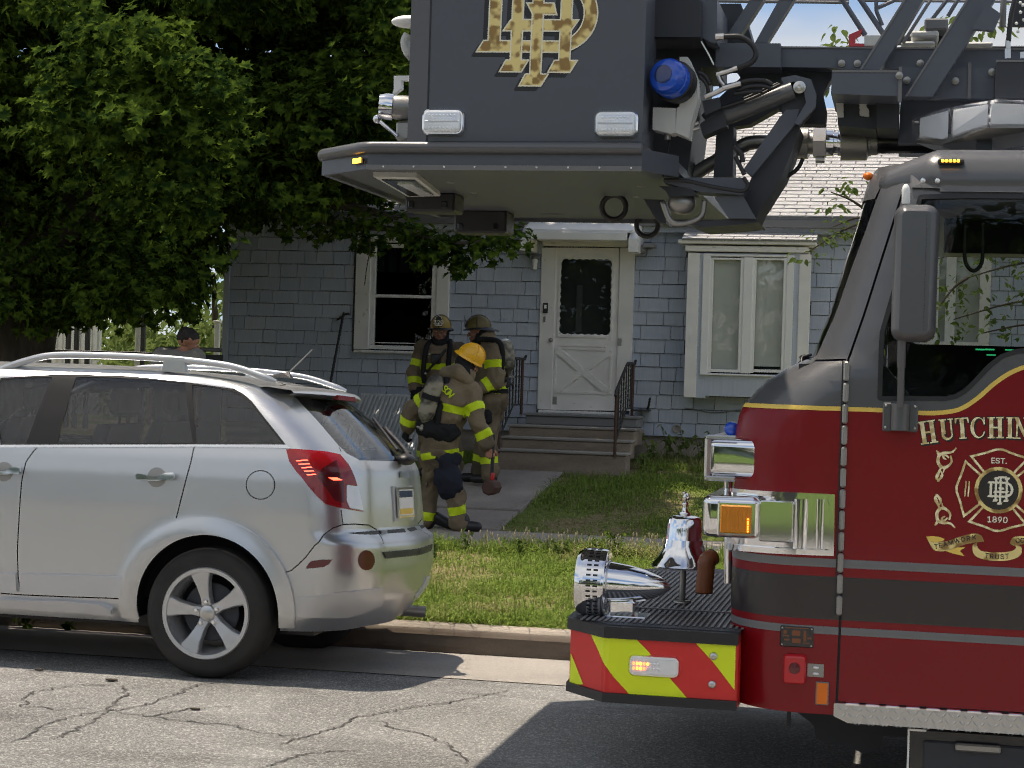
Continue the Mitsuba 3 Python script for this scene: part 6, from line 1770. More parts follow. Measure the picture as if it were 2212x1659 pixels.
add(AR + '__slant_arm', pc('C', [(655, 940), (850, 660), (890, 610), (965, 605), (940, 690), (702, 978)], 7.86, 7.98), 'ladder_grey')
add(AR + '__slant_arm_side', pc('C', [(700, 984), (935, 700), (965, 700), (920, 850), (870, 968), (748, 1160), (722, 1216), (655, 1086)], 7.90, 8.25), 'ladder_dark')
add(AR + '__upright', pc('C', [(505, 720), (600, 700), (595, 980), (488, 985)], 7.95, 8.1), 'ladder_dark')
add(AR + '__lower_beam', pc('C', [(355, 985), (640, 985), (668, 1000), (682, 1040), (652, 1082), (400, 1062), (215, 1015), (200, 1000)], 7.78, 7.95), 'ladder_grey')
add(AR + '__toe_plate', pc('C', [(490, 1092), (652, 1084), (722, 1214), (572, 1212)], 7.80, 7.84), 'basket_grey')
add(AR + '__toe_edge', pc('C', [(350, 1238), (572, 1214), (724, 1216), (742, 1236), (600, 1250), (420, 1262)], 7.83, 8.2), 'ladder_dark')
add(AR + '__hub', [ball(P(*Z('C', 312, 1128), 7.85), [0.06, 0.05, 0.05]), rod('C', ((205, 1120), (250, 1225), (330, 1240), (420, 1200), (440, 1110)), 7.83, 16)], 'dull_steel', True)
add(AR + '__hub_bracket', [pc('C', [(185, 1032), (360, 1040), (400, 1085), (240, 1090), (225, 1060)], 7.78, 7.86), pc('C', [(100, 1105), (215, 1110), (225, 1240), (180, 1235)], 7.9, 8.1)], 'ladder_dark')
for pts, r_ in ((((515, 205), (570, 203), (640, 205), (700, 245), (725, 300), (700, 345), (640, 372), (560, 400), (520, 410)), 17), (((520, 480), (590, 472), (680, 448), (770, 448), (815, 470)), 14), (((620, 500), (690, 480), (760, 478), (810, 490)), 13), (((600, 520), (690, 510), (760, 505)), 12),
                (((215, 1000), (340, 1005), (450, 1030), (560, 1050), (650, 1060), (680, 1030), (655, 985)), 13), (((600, 810), (640, 850), (650, 900)), 16), (((610, 870), (640, 930), (660, 970)), 14), (((400, 400), (440, 420), (470, 470)), 12), (((410, 420), (450, 470), (460, 520)), 12), (((240, 770), (236, 840), (222, 920), (205, 985)), 6), (((420, 230), (460, 300), (490, 360)), 5)):
    add(AR + '__hose', rod('C', pts, 7.74, r_ * 0.9, 10), 'black_plastic' if r_ > 5.5 else 'white_print', True)
for pts, r_ in ((((500, 206), (545, 205)), 20), (((505, 415), (560, 400), (620, 378)), 14), (((510, 410), (525, 450), (545, 475)), 12), (((540, 492), (640, 464)), 16), (((440, 540), (500, 515), (540, 495)), 15), (((385, 690), (405, 680)), 10), (((375, 720), (410, 708)), 10)):
    add(AR + '__fitting', rod('C', pts, 7.72, r_, 8, False), 'steel', 30)
jb = [('C', [(300, 316), (346, 316), (392, 420), (402, 540), (362, 690), (350, 766), (276, 736), (284, 600), (300, 590)], 7.62, 7.74), ('C', [(152, 596), (276, 600), (274, 736), (250, 742), (150, 718)], 7.60, 7.70)]
for k, q, y0, y1 in jb:
    add(AR + '__junction_box', pc(k, q, y0, y1), 'white_box')
add(AR + '__box_plate', pc('C', [(128, 330), (300, 330), (300, 596), (130, 596)], 7.72, 7.78), 'ladder_dark')
add(AR + '__cable_gland', [rod('C', ((232, 735), (232, 775)), 7.65, 18, 10, False)], 'dull_steel', 30)
sB = ZF['C'][2] * DS * 7.6 / FPX
bcn = P(*Z('C', 285, 462), 7.60)
bd = np.array([-0.30, -1.0, 0.12])
BC = add(FT + '__blue_beacon', lathe([(-0.02, 112 * sB), (0.03, 118 * sB), (0.04, 112 * sB), (0.045, 90 * sB)], bcn, bd, 36), 'black_plastic', 30, label='round blue beacon beside the basket')
add(BC + '__lens', lathe([(0.042, 104 * sB), (0.075, 104 * sB), (0.08, 98 * sB), (0.086, 104 * sB), (0.105, 103 * sB), (0.128, 88 * sB), (0.138, 60 * sB), (0.142, 0.0)], bcn, bd, 40), 'blue_lens', 30)
add(BC + '__inner_spot', lathe([(0.1425, 52 * sB), (0.1455, 40 * sB), (0.146, 0.0)], bcn, bd, 24), 'blue_dark', 30)

# light bar on the cab roof
LBX = []
pts = [((812, 1238), 7.95), ((812, 1402), 7.95), ((852, 1452), 7.95), ((1182, 1124), 7.80), ((1105, 1478), 7.82), ((1682, 1036), 7.60), ((1600, 1292), 7.64), ((2300, 1060), 7.52), ((2300, 1292), 7.55)]
front = [P(*Z('M', *q), y) for q, y in pts]
allp = front + [p + np.array([0.10, 0.22, 0.0]) for p in front]
LB = add(FT + '__light_bar', hull(allp), 'clear_cover', label='clear angled light bar above the cab')
c_ = np.mean(allp, 0)
A = lambda t: (front[0] * 0.5 + front[2] * 0.5) * (1 - t) + (front[7] * 0.5 + front[8] * 0.5) * t + np.array([0.02, 0.06, 0.0])
ctr = np.mean(allp, 0)
inner_ = [ctr + (p - ctr) * np.array([0.97, 0.88, 0.84]) for p in allp]
hh_ = trimesh.convex.convex_hull(np.array(inner_))
xa_, xb_ = hh_.bounds[0][0], hh_.bounds[1][0]
for i, (t0_, t1_) in enumerate(((0.04, 0.22), (0.25, 0.46), (0.48, 0.70), (0.72, 0.98))):
    m = trimesh.intersections.slice_mesh_plane(hh_, [1, 0, 0], [xa_ + (xb_ - xa_) * t0_, 0, 0], cap=True)
    m = trimesh.intersections.slice_mesh_plane(m, [-1, 0, 0], [xa_ + (xb_ - xa_) * t1_, 0, 0], cap=True)
    add(LB + '__reflector', m, 'lens_white')
    a, b = A(t0_), A(t1_)
    for s in np.linspace(0.2, 0.8, 3):
        add(LB + '__lamp_bowl', [ball(a + (b - a) * s + [0, -0.045, z_], 0.013, 1) for z_ in (-0.016, 0.016)], 'led_bead', True)
m_ = A(0.33)
add(LB + '__divider', bar(m_ + [-0.016, -0.03, 0], m_ + [0.016, -0.03, 0.004], 0.11, 0.12), 'white_box')
add(LB + '__base', hull([front[2] + [0, 0.02, -0.012], front[4] + [0, 0.02, -0.012], front[6] + [0, 0.02, -0.012], front[8] + [0, 0.02, -0.012]] + [p + np.array([0.1, 0.3, -0.016]) for p in (front[2], front[4], front[6], front[8])] + [front[2] + [0, 0.02, 0.0], front[8] + [0, 0.02, 0.0]]), 'dull_steel')
for x in (0.25, 0.75):
    add(LB + '__bracket', bx(x, x + 0.06, TY + 0.5, TY + 0.55, zroof - 0.01, front[8][2] - 0.01), 'ladder_dark')

# the platform basket
BK = FT + '__basket'
BY = 7.42
xr_, xl_, xn_ = P(*Z('B', 1797, 775), BY)[0], P(*Z('B', 335, 752), BY)[0], P(*Z('B', 85, 815), BY + 0.27)[0]
zr1, zr0 = P(*Z('B', 1000, 752), BY)[2], P(*Z('B', 1000, 816), BY)[2]
zf0 = P(*Z('B', 1000, 897), BY)[2]
FBY = 9.95


def bplan(g):
    return Polygon([(xr_, BY - g), (xl_ - 0.4 * g, BY - g), (xn_ - g, BY + 0.27 - 0.4 * g), (xn_ - g, FBY - 0.27), (xl_, FBY + g), (xr_ + 0.12, FBY + g), (xr_ + 0.12, BY + 0.25)])


zmid = (zr0 + zr1) / 2
fas = zslab(bplan(-0.012).difference(bplan(-0.04)), zf0, zmid)
add(BK, [fas, zslab(bplan(-0.02), zf0 + 0.02, zf0 + 0.06)], 'basket_grey', label='grey platform basket of the ladder, seen from below')
rpath = [(xr_, BY), (xl_ + 0.03, BY), (xl_ - 0.03, BY + 0.02), (xn_ + 0.03, BY + 0.25), (xn_, BY + 0.30), (xn_, FBY - 0.27), (xl_, FBY), (xr_, FBY)]
zc_r = (zr1 + zr0) / 2
rr_ = (zr1 - zr0) / 2
add(BK + '__rub_rail', tube([[x, y, zc_r] for x, y in rpath], rr_, 18), 'cab_grey', 40)
add(BK + '__rail_lip', [hull([[x, BY + 0.004 + o, z_] for x in (xl_, xr_) for o in (0, 0.006) for z_ in (zf0 + 0.016, zf0 - 0.004)])], 'stripe_grey')
for i in range(9):
    add(BK + '__rivet', ball([xl_ + 0.08 + (xr_ - xl_ - 0.12) * i / 8, BY - 0.013, zf0 + 0.007], 0.004, 1), 'white_print', True)
a, b = P(*Z('B', 258, 842), BY + 0.078), P(*Z('B', 316, 866), BY + 0.012)
k = add(BK + '__marker_lamp', hull([a + [0, -0.006, 0], [a[0], a[1] - 0.006, b[2]], [b[0], b[1] - 0.006, a[2]], [b[0], b[1] - 0.006, b[2]], a + [0.01, 0.03, 0], [b[0], b[1] + 0.03, b[2]]]), 'black_plastic')
add(BK + '__marker_glow', hull([[a[0] + t * (b[0] - a[0]), a[1] + t * (b[1] - a[1]) - 0.011 + o, b[2] + 0.003 + s * (a[2] - b[2] - 0.006)] for t in (0.15, 0.85) for o in (0, 0.006) for s in (0, 1)]), 'amber', emitter=glow((1.0, 0.42, 0.02), 2.5))
# wall panel with bevelled corner
px0, px1, px2 = P(*Z('B', 655, 740), BY + 0.02)[0], P(*Z('B', 1797, 770), BY + 0.02)[0], P(*Z('B', 552, 725), BY + 0.16)[0]
ztop = 3.75
zp0 = P(*Z('B', 1200, 750), BY + 0.02)[2]
pw = lambda z_: P(*Z('B', 682, 0), BY + 0.02)[0]
PN = add(BK + '__panel', zslab(Polygon([(px1, BY + 0.02), (px0, BY + 0.02), (px0, BY + 0.35), (px1, BY + 0.35)]), zp0, ztop), 'basket_grey', label='grey basket wall with a gold monogram and two lamps')
add(BK + '__corner_panel', zslab(Polygon([(px0 - 0.003, BY + 0.024), (px2, BY + 0.16), (px2, BY + 0.5), (px0 - 0.003, BY + 0.5)]), zp0, ztop), 'ladder_dark')
add(PN + '__seam', bx(px0 - 0.003, px0 + 0.004, BY + 0.017, BY + 0.022, zp0, ztop), 'black_plastic')
mB = lambda x, y: P(*Z('B', x, y), BY + 0.02)
cB = mB(1200, 90)
kB = float(np.linalg.norm(mB(1700, 90) - mB(700, 90))) / 1000
mono = monogram()
pb_ = lambda g: affinity.translate(affinity.scale(affinity.rotate(g, -0.9, origin=(0, 0)), kB, kB, origin=(0, 0)), cB[0], cB[2])
allm = unary_union(list(mono))
Y0_ = BY + 0.02
LT = add(PN + '__monogram_shadow', slab(pb_(affinity.translate(allm.buffer(6), -26, -24)), Y0_ - 0.0012, Y0_ - 0.0004), 'black_plastic')
add(PN + '__monogram', [slab(pb_(g), Y0_ - 0.0048 - 0.0008 * i, Y0_ - 0.0022) for i, g in enumerate(mono)], 'gold', label='large gold monogram of interlaced letters H, F and D')
for i, g in enumerate(mono):
    add(PN + '__monogram_edge', slab(pb_(g.buffer(7, join_style=2).difference(g.buffer(-1))), Y0_ - 0.0046 - 0.0008 * i, Y0_ - 0.0018), 'cream')
for q in (((634, 578), (852, 718)), ((1546, 588), (1774, 730))):
    a, b = P(*Z('B', *q[0]), BY), P(*Z('B', *q[1]), BY)
    c = (a + b) / 2
    hw_, hh_ = (b[0] - a[0]) / 2, (a[2] - b[2]) / 2
    cs = m3.CrossSection.square([2 * hw_ - 0.06, 2 * hh_ - 0.06], True).offset(0.03, m3.JoinType.Round, 2, 20)
    lay = lambda ins, y: [[p[0] + c[0], y, p[1] + c[2]] for p in cs.offset(-ins, m3.JoinType.Round, 2, 20).to_polygons()[0]]
    FLk = add(PN + '__flood_lamp', hull(lay(0, BY + 0.018) + lay(0, BY - 0.004) + lay(0.006, BY - 0.012)), 'chrome', 30, label='rectangular clear warning lamp on the basket wall')
    add(FLk + '__lens', hull(lay(0.009, BY - 0.0115) + lay(0.012, BY - 0.020) + lay(0.02, BY - 0.024)), 'clear_lens', 30)
    beads = []
    for j in (-1, 1):
        for i in range(8):
            beads.append(ball([c[0] + (i - 3.5) * hw_ * 0.17, BY - 0.0245, c[2] + j * hh_ * 0.46], [0.0048, 0.003, 0.006], 1))
        for i in range(8):
            beads.append(bx(c[0] + (i - 3.5) * hw_ * 0.17 - 0.003, c[0] + (i - 3.5) * hw_ * 0.17 + 0.003, BY - 0.0252, BY - 0.0235, c[2] + j * hh_ * 0.46 - 0.014, c[2] + j * hh_ * 0.46 - 0.010))
    add(FLk + '__diodes', beads, 'led_bead', True)
    add(FLk + '__bar', bx(c[0] - hw_ * 0.8, c[0] + hw_ * 0.8, BY - 0.026, BY - 0.022, c[2] - 0.0035, c[2] + 0.0035, 0.001), 'steel')
# under the floor
zu = zf0 + 0.02
uq = lambda x, y, z_=zu: PH(*Z('B', x, y), z_)
fl_ = [uq(*q) for q in ((372, 912), (600, 916), (728, 1018), (560, 1024))]
FLF = add(BK + '__floor_lamp', hull([p + [0, 0, d] for p in fl_ for d in (0, -0.02)]), 'white_box', label='square flood lamp let into the underside of the basket')
cen = np.mean(fl_, 0)
add(FLF + '__reflector', hull([cen + (p - cen) * 0.78 + [0, 0, d] for p in fl_ for d in (-0.021, -0.025)]), 'black_gloss')
add(FLF + '__bulb', hull([cen + (p - cen) * [0.35, 0.6, 1] + [0.02, 0.03, d] for p in fl_ for d in (-0.026, -0.032)]), 'clear_lens')
for q in (((540, 1028), (805, 1040), (800, 1122), (545, 1118)), ((800, 1142), (1075, 1168), (1075, 1236), (812, 1238))):
    a, b = P(*Z('B', *q[0]), 8.6 if q[0][0] < 700 else 9.5), P(*Z('B', *q[2]), 8.6 if q[0][0] < 700 else 9.5)
    bk = add(BK + '__step_box', bx(a[0], b[0], a[1], a[1] + 0.2, b[2], zu + 0.005, 0.01), 'black_plastic')
    for f in (0.13, 0.80):
        x = a[0] + (b[0] - a[0]) * f
        add(bk + '__slot', bx(x - 0.015, x + 0.015, a[1] - 0.006, a[1] + 0.01, b[2] + 0.015, b[2] + 0.05, 0.004), 'black_gloss')
for q, r_, flat in (((1650, 1042), 68, True), ((1825, 1196), 58, False)):
    tt = np.linspace(0, 2 * math.pi, 30)
    if flat:
        c = uq(*q)
        kk = ZF['B'][2] * DS * 8.3 / FPX
        add(BK + '__ring', tube(np.stack([c[0] + r_ * kk * np.cos(tt), c[1] + 0 * tt, c[2] + r_ * kk * (np.sin(tt) - 0.9)], 1), 0.013, 8, False), 'black_plastic', True)
    else:
        c = P(*Z('B', *q), 9.9)
        kk = ZF['B'][2] * DS * 9.9 / FPX
        add(BK + '__ring', tube(np.stack([c[0] + r_ * kk * np.cos(tt), c[1] + 0 * tt, c[2] + r_ * kk * np.sin(tt)], 1), 0.014, 8, False), 'black_plastic', True)
for q in ((780, 968), (905, 1022), (1790, 988), (1765, 1044)):
    c = uq(*q)
    add(BK + '__bolt', ball(c, [0.018, 0.03, 0.004], 1), 'stripe_grey', True)
c = uq(1325, 1138)
add(BK + '__drain', lathe([(0, 0.075), (0.006, 0.07), (0.008, 0.02), (0.012, 0.0)], c, [0, 0, -1], 20), 'basket_grey')
# nozzle, lever and lights at the open front of the basket
NY = 8.0
NZ = add(FT + '__nozzle', lathe([(0.0, 0.0), (0.0, 0.052), (0.03, 0.060), (0.06, 0.060), (0.065, 0.05)], P(*Z('B', 402, 562), NY), [1, 0.25, -0.05], 28), 'chrome', 30, label='chrome water nozzle at the front of the basket')
add(NZ + '__barrel', lathe([(0.062, 0.052), (0.10, 0.056), (0.26, 0.056), (0.3, 0.05), (0.45, 0.05)], P(*Z('B', 402, 562), NY), [1, 0.25, -0.05], 28), 'dull_steel', 30)
add(NZ + '__lever', [rod('B', ((400, 640), (500, 722)), NY - 0.05, 11, 10, False), ball(P(*Z('B', 392, 632), NY - 0.05), 0.02)], 'chrome', True)
add(NZ + '__mount', [bx(*(lambda a, b: (a[0], b[0] + 0.2))(P(*Z('B', 490, 640), NY), P(*Z('B', 560, 740), NY)), NY, NY + 0.1, P(*Z('B', 490, 745), NY)[2], P(*Z('B', 490, 640), NY)[2], 0.01)], 'dull_steel')
add(NZ + '__bracket', [pc('B', [(480, 402), (600, 400), (600, 425), (520, 425), (520, 470), (470, 505), (480, 470)], NY + 0.12, NY + 0.16)], 'white_print')
c = P(*Z('B', 565, 116), NY)
SP2 = add(FT + '__work_lamp', ball(c, [0.085, 0.06, 0.028]), 'white_print', True, label='small round white lamp on the basket edge')
add(SP2 + '__stem', [tube(curve([P(*Z('B', x, y), NY) for x, y in ((558, 182), (542, 215), (546, 255), (560, 285), (545, 302))], 14), 0.022, 10)], 'white_box', True)

# ================================================================ people
def sph3(p, r):
    return m3.Manifold.sphere(float(r), 18).translate([float(a) for a in p])


def union_bones(bones):
    return m3.Manifold.batch_boolean([m3.Manifold.batch_hull([sph3(a, ra), sph3(b, rb)]) for a, ra, b, rb in bones], m3.OpType.Add)


def soft(man, edge=0.016, it=12, fold=0.0, seed=0, freq=9.0, stretch=(1, 1, 0.8)):
    m = man.refine_to_length(edge).to_mesh()
    t = trimesh.Trimesh(m.vert_properties[:, :3], m.tri_verts, process=True)
    v0 = np.array(t.vertices)
    trimesh.smoothing.filter_taubin(t, lamb=0.5, nu=0.52, iterations=it)
    bad = np.linalg.norm(np.array(t.vertices) - v0, axis=1) > 0.02
    t.vertices = np.where(bad[:, None], v0, t.vertices)
    if fold:
        n = np.array(t.vertex_normals)
        q = np.array(t.vertices) * freq * np.array(stretch)
        d = meshkit.fbm(q, 3, seed) - 0.5
        e = 0.5 - np.abs(meshkit.fbm(q * 0.7 + 7, 2, seed + 5) - 0.5) * 4
        t.vertices = t.vertices + n * ((d * 1.2 + 0.25 * e) * fold)[:, None]
    return t


def band(mesh, o, d, w, R=0.2, lift=0.004):
    """strip of a garment between two planes across d at o, lifted off it"""
    d = np.asarray(d, float) / np.linalg.norm(d)
    o = np.asarray(o, float)
    m = trimesh.intersections.slice_mesh_plane(mesh, d, o - d * w / 2)
    m = trimesh.intersections.slice_mesh_plane(m, -d, o + d * w / 2)
    c = np.array(m.triangles_center)
    m.update_faces(np.linalg.norm(c - o, axis=1) < R)
    m.remove_unreferenced_vertices()
    m.vertices = m.vertices + np.array(m.vertex_normals) * lift
    return m


def unit(a):
    a = np.asarray(a, float)
    return a / np.linalg.norm(a)


def hand(w, d, n, curl=0.6, size=1.0, thumb=1):
    """bones of a hand: wrist w, direction d, palm facing n; thumb = +1 or -1 for the side"""
    d, n = unit(d), unit(np.asarray(n, float) - unit(d) * (np.asarray(n, float) @ unit(d)))
    s = np.cross(d, n) * thumb
    k = size
    B = [(w, 0.027 * k, w + d * 0.03 * k, 0.027 * k)]
    base = w + d * 0.085 * k
    for i, (off, ln, r) in enumerate(((0.030, 0.070, 0.0095), (0.010, 0.078, 0.0100), (-0.010, 0.072, 0.0096), (-0.029, 0.056, 0.0084))):
        p = base + s * off * k - d * (0.006 if i == 3 else 0) * k
        B.append((w + d * 0.02 * k + s * off * 0.5 * k, 0.021 * k, p, 0.0135 * k))
        a = 0.15
        for j, f in enumerate((0.45, 0.32, 0.23)):
            a += curl * (0.9 + 0.1 * i)
            q = p + (d * math.cos(a) + n * math.sin(a)) * ln * f * k
            B.append((p, (r - 0.0008 * j) * k, q, (r - 0.0008 * (j + 1)) * k))
            p = q
    t0 = w + d * 0.028 * k + s * 0.022 * k
    t1 = t0 + unit(s * 0.8 + d * 0.7 + n * 0.35) * 0.042 * k
    t2 = t1 + unit(s * 0.2 + d * 0.8 + n * (0.3 + 0.7 * curl)) * 0.034 * k
    B += [(t0, 0.017 * k, t1, 0.0125 * k), (t1, 0.0122 * k, t2, 0.0095 * k)]
    return B


def head_bones(c, f, up):
    """bones of a head at c facing f: skull, jaw, nose, ears, brow; and neck start"""
    f, up = unit(f), unit(up)
    s = np.cross(f, up)
    at = lambda a, b, e: c + f * a + s * b + up * e
    return [(at(-0.018, 0, 0.02), 0.088, at(0.02, 0, 0.025), 0.082), (at(0.02, 0, -0.01), 0.072, at(0.03, 0, -0.06), 0.055), (at(0.035, 0, -0.075), 0.040, at(0.062, 0, -0.09), 0.026),
            (at(0.088, 0, 0.012), 0.011, at(0.112, 0, -0.028), 0.014), (at(0.098, -0.010, -0.03), 0.010, at(0.098, 0.010, -0.03), 0.010), (at(0.078, -0.035, 0.028), 0.014, at(0.078, 0.035, 0.028), 0.014),
            (at(0.085, -0.018, -0.058), 0.010, at(0.085, 0.018, -0.058), 0.010), (at(0.082, -0.016, -0.07), 0.010, at(0.082, 0.016, -0.07), 0.010),
            (at(0.0, -0.082, 0.0), 0.012, at(-0.01, -0.088, 0.03), 0.014), (at(0.0, 0.082, 0.0), 0.012, at(-0.01, 0.088, 0.03), 0.014), (at(0.055, -0.045, -0.025), 0.03, at(0.055, 0.045, -0.025), 0.03)]


def face_parts(key, c, f, up):
    f, up = unit(f), unit(up)
    s = np.cross(f, up)
    for b in (-1, 1):
        add(key + '__eye', ball(c + f * 0.083 + s * b * 0.031 + up * 0.008, 0.011, 1), 'white_print', True)
        add(key + '__eyebrow', tube([c + f * 0.092 + s * b * 0.016 + up * 0.026, c + f * 0.090 + s * b * 0.034 + up * 0.030, c + f * 0.078 + s * b * 0.05 + up * 0.024], 0.0045, 6), 'hair', True)
    add(key + '__mouth', tube([c + f * 0.092 - s * 0.022 - up * 0.064, c + f * 0.097 - up * 0.063, c + f * 0.092 + s * 0.022 - up * 0.064], 0.0035, 6), 'dark_red_lens', True)


def helmet(key, c, f, up, dome, shield=True, text=None, label=None, brim='black_plastic', wide=1.0):
    """fire helmet: ribbed dome, brim longer at the back, front shield"""
    f, up = unit(f), unit(up)
    up = unit(up - f * (up @ f))
    s = np.cross(f, up)
    at = lambda a, b, e: c + f * a + s * b + up * e
    V = []
    nu, nv = 40, 12
    for i in range(nv + 1):
        ph = math.pi / 2 * i / nv
        for j in range(nu):
            th = 2 * math.pi * j / nu
            rr = 1 + 0.02 * abs(math.cos(4 * th))
            V.append(at(0.132 * rr * math.cos(ph) * math.cos(th) - 0.004, 0.112 * rr * math.cos(ph) * math.sin(th), 0.035 + 0.135 * math.sin(ph) ** 0.9))
    F = [[i * nu + j, i * nu + (j + 1) % nu, (i + 1) * nu + (j + 1) % nu] for i in range(nv) for j in range(nu)] + [[i * nu + j, (i + 1) * nu + (j + 1) % nu, (i + 1) * nu + j] for i in range(nv) for j in range(nu)]
    H = add(key + '__helmet', trimesh.Trimesh(V, F, process=False), dome, 50, label=label)
    V = []
    for rr, dz in ((0.98, 0.012), (1.0, 0.0), (1 + 0.28 * wide, -0.012), (1 + 0.30 * wide, -0.020), (0.95, -0.004)):
        for j in range(nu):
            th = 2 * math.pi * j / nu
            back = 1 + (0.30 * wide if rr > 1.05 else 0) * max(0, -math.cos(th)) ** 2
            V.append(at(0.132 * rr * back * math.cos(th) - 0.004, 0.112 * rr * math.sin(th), 0.035 + dz - (0.03 * wide if rr > 1.05 else 0) * max(0, -math.cos(th))))
    F = []
    for i in range(5):
        for j in range(nu):
            a, b, c2, d2 = i * nu + j, i * nu + (j + 1) % nu, ((i + 1) % 5) * nu + (j + 1) % nu, ((i + 1) % 5) * nu + j
            F += [[a, b, c2], [a, c2, d2]]
    add(H + '__brim', trimesh.Trimesh(V, F, process=False), brim, 50)
    rid = [tube([at(0.136 * math.cos(p) * math.cos(th), 0.115 * math.cos(p) * math.sin(th), 0.037 + 0.138 * math.sin(p) ** 0.9) for p in np.linspace(0, math.pi / 2, 10)], 0.005, 6) for th in (0, math.pi / 2, math.pi, -math.pi / 2)]
    add(H + '__comb', rid, brim, True)
    if shield:
        sh = [at(0.137, b, e) for b, e in ((-0.045, 0.05), (0.045, 0.05), (0.045, 0.13), (0.03, 0.16), (0.0, 0.175), (-0.03, 0.16), (-0.045, 0.13))]
        SHk = add(H + '__shield', hull(sh + [p + f * 0.006 for p in sh]), 'black_gloss')
        if text:
            m = meshkit.text_mesh(text, 0.042, 0.002, True)
            v = np.array(m.vertices)
            v[:, :2] -= (v[:, :2].max(0) + v[:, :2].min(0)) / 2
            m.vertices = at(0.1435, 0, 0.095) - v[:, :1] * s + v[:, 1:2] * up + v[:, 2:] * f
            add(SHk + '__number', m, 'cream')
            add(SHk + '__piping', [tube([at(0.1445, b, e) for b, e in ((-0.04, 0.125), (-0.027, 0.155), (0, 0.168), (0.027, 0.155), (0.04, 0.125))], 0.003, 6), bar(at(0.1445, -0.04, 0.062), at(0.1445, 0.04, 0.062), 0.008, 0.003, f)], 'cream')
    return H


def scba(key, top, bot, r, mat_='tank'):
    d = unit(bot - top)
    L_ = float(np.linalg.norm(bot - top))
    TK = add(key + '__air_tank', lathe([(-0.02, 0.0), (-0.015, r * 0.5), (0.02, r * 0.85), (0.07, r), (L_ - 0.12, r), (L_ - 0.06, r * 0.85), (L_ - 0.03, r * 0.45), (L_ - 0.01, r * 0.3), (L_ + 0.03, r * 0.3), (L_ + 0.035, 0)], top, d, 24), mat_, 50, label='sooty breathing air cylinder')
    add(TK + '__valve', [cyl(bot + d * 0.02, bot + d * 0.06, 0.02), cyl(bot + d * 0.045 - np.cross(d, [0, 1, 0]) * 0.05, bot + d * 0.045 + np.cross(d, [0, 1, 0]) * 0.05, 0.013), ball(bot + d * 0.05, 0.026, 1)], 'dull_steel', True)
    return TK


I = lambda x, y, Y: P(*Z('I', x, y), Y)
J = lambda x, y, Y: P(*Z('J', x, y), Y)


# ---- 1: walking, bent forward, seen from behind
A = thing('person', 'firefighter walking bent forward in tan coat and yellow helmet, hammer hanging from one hand', 'person', None)
YA = 16.90
pel, ches, nek = J(560, 400, YA), I(590, 1130, YA), I(690, 900, YA + 0.05)
shR, elR, wrR = I(790, 1060, YA + 0.02), I(850, 1350, YA - 0.03), I(985, 1625, YA - 0.02)
shL, elL, wrL = I(395, 1080, YA + 0.02), I(170, 1240, YA + 0.03), I(110, 1440, YA + 0.08)
hd = I(765, 730, YA + 0.10)
hipL, knL, anL = J(520, 480, YA), J(485, 800, YA + 0.08), J(450, 1150, YA + 0.08)
hipR, knR, anR = J(640, 480, YA), J(738, 830, YA - 0.06), J(822, 1185, YA + 0.0)
gA = 0.222
toeR, heelR = J(1010, 1250, YA + 0.0), J(790, 1255, YA)
for t_ in (toeR, heelR):
    t_[2] = gA + 0.045
fA = unit([0.72, 0.52, -0.45])
upA = unit([0.45, 0.1, 0.85])
handw = wrR + unit(wrR - elR) * 0.03
hb_ = hand(handw, unit([0.15, -0.1, -1.0]), unit([-0.2, 0.9, -0.1]), 0.95, 1.05, 1)
core = [(pel, 0.13, ches, 0.15), (ches, 0.15, nek, 0.07), (nek, 0.06, hd - upA * 0.06, 0.055), (ches, 0.1, shR, 0.07), (ches, 0.1, shL, 0.07), (shR, 0.055, elR, 0.045), (elR, 0.045, wrR, 0.032), (shL, 0.055, elL, 0.045), (elL, 0.045, wrL, 0.032), (wrR, 0.03, handw, 0.028),
        (pel, 0.12, hipL, 0.1), (pel, 0.12, hipR, 0.1), (hipL, 0.09, knL, 0.06), (knL, 0.06, anL, 0.045), (hipR, 0.09, knR, 0.06), (knR, 0.06, anR, 0.045)]
add(A + '__body', soft(union_bones(core + hb_ + head_bones(hd, fA, upA)), 0.009, 6), 'skin', True)
jk = soft(union_bones([(pel + [0.0, 0, -0.02], 0.172, pel + (ches - pel) * 0.5, 0.165), (pel + (ches - pel) * 0.5, 0.165, ches, 0.19), (ches, 0.18, shR + [-0.03, 0, 0.0], 0.105), (ches, 0.17, shL + [0.03, 0, 0], 0.105), (ches, 0.16, nek, 0.10), (nek, 0.10, nek + upA * 0.07 + fA * 0.02, 0.095), (shR, 0.10, elR, 0.088), (elR, 0.088, wrR, 0.072), (shL, 0.10, elL, 0.085), (elL, 0.085, wrL, 0.07), (shR, 0.10, shL, 0.10)]), 0.016, 10, 0.075, 3, 8)
JKk = add(A + '__coat', jk, 'cloth', True, label='tan turnout coat with lime reflective bands')
tr_ = soft(union_bones([(pel, 0.17, hipL, 0.13), (pel, 0.17, hipR, 0.13), (hipL, 0.118, knL, 0.086), (knL, 0.086, anL + [0, 0, 0.02], 0.066), (hipR, 0.122, knR, 0.094), (knR, 0.094, anR + [-0.03, 0, 0.03], 0.080)]), 0.016, 10, 0.07, 9, 9)
TRk = add(A + '__trousers', tr_, 'cloth', True)
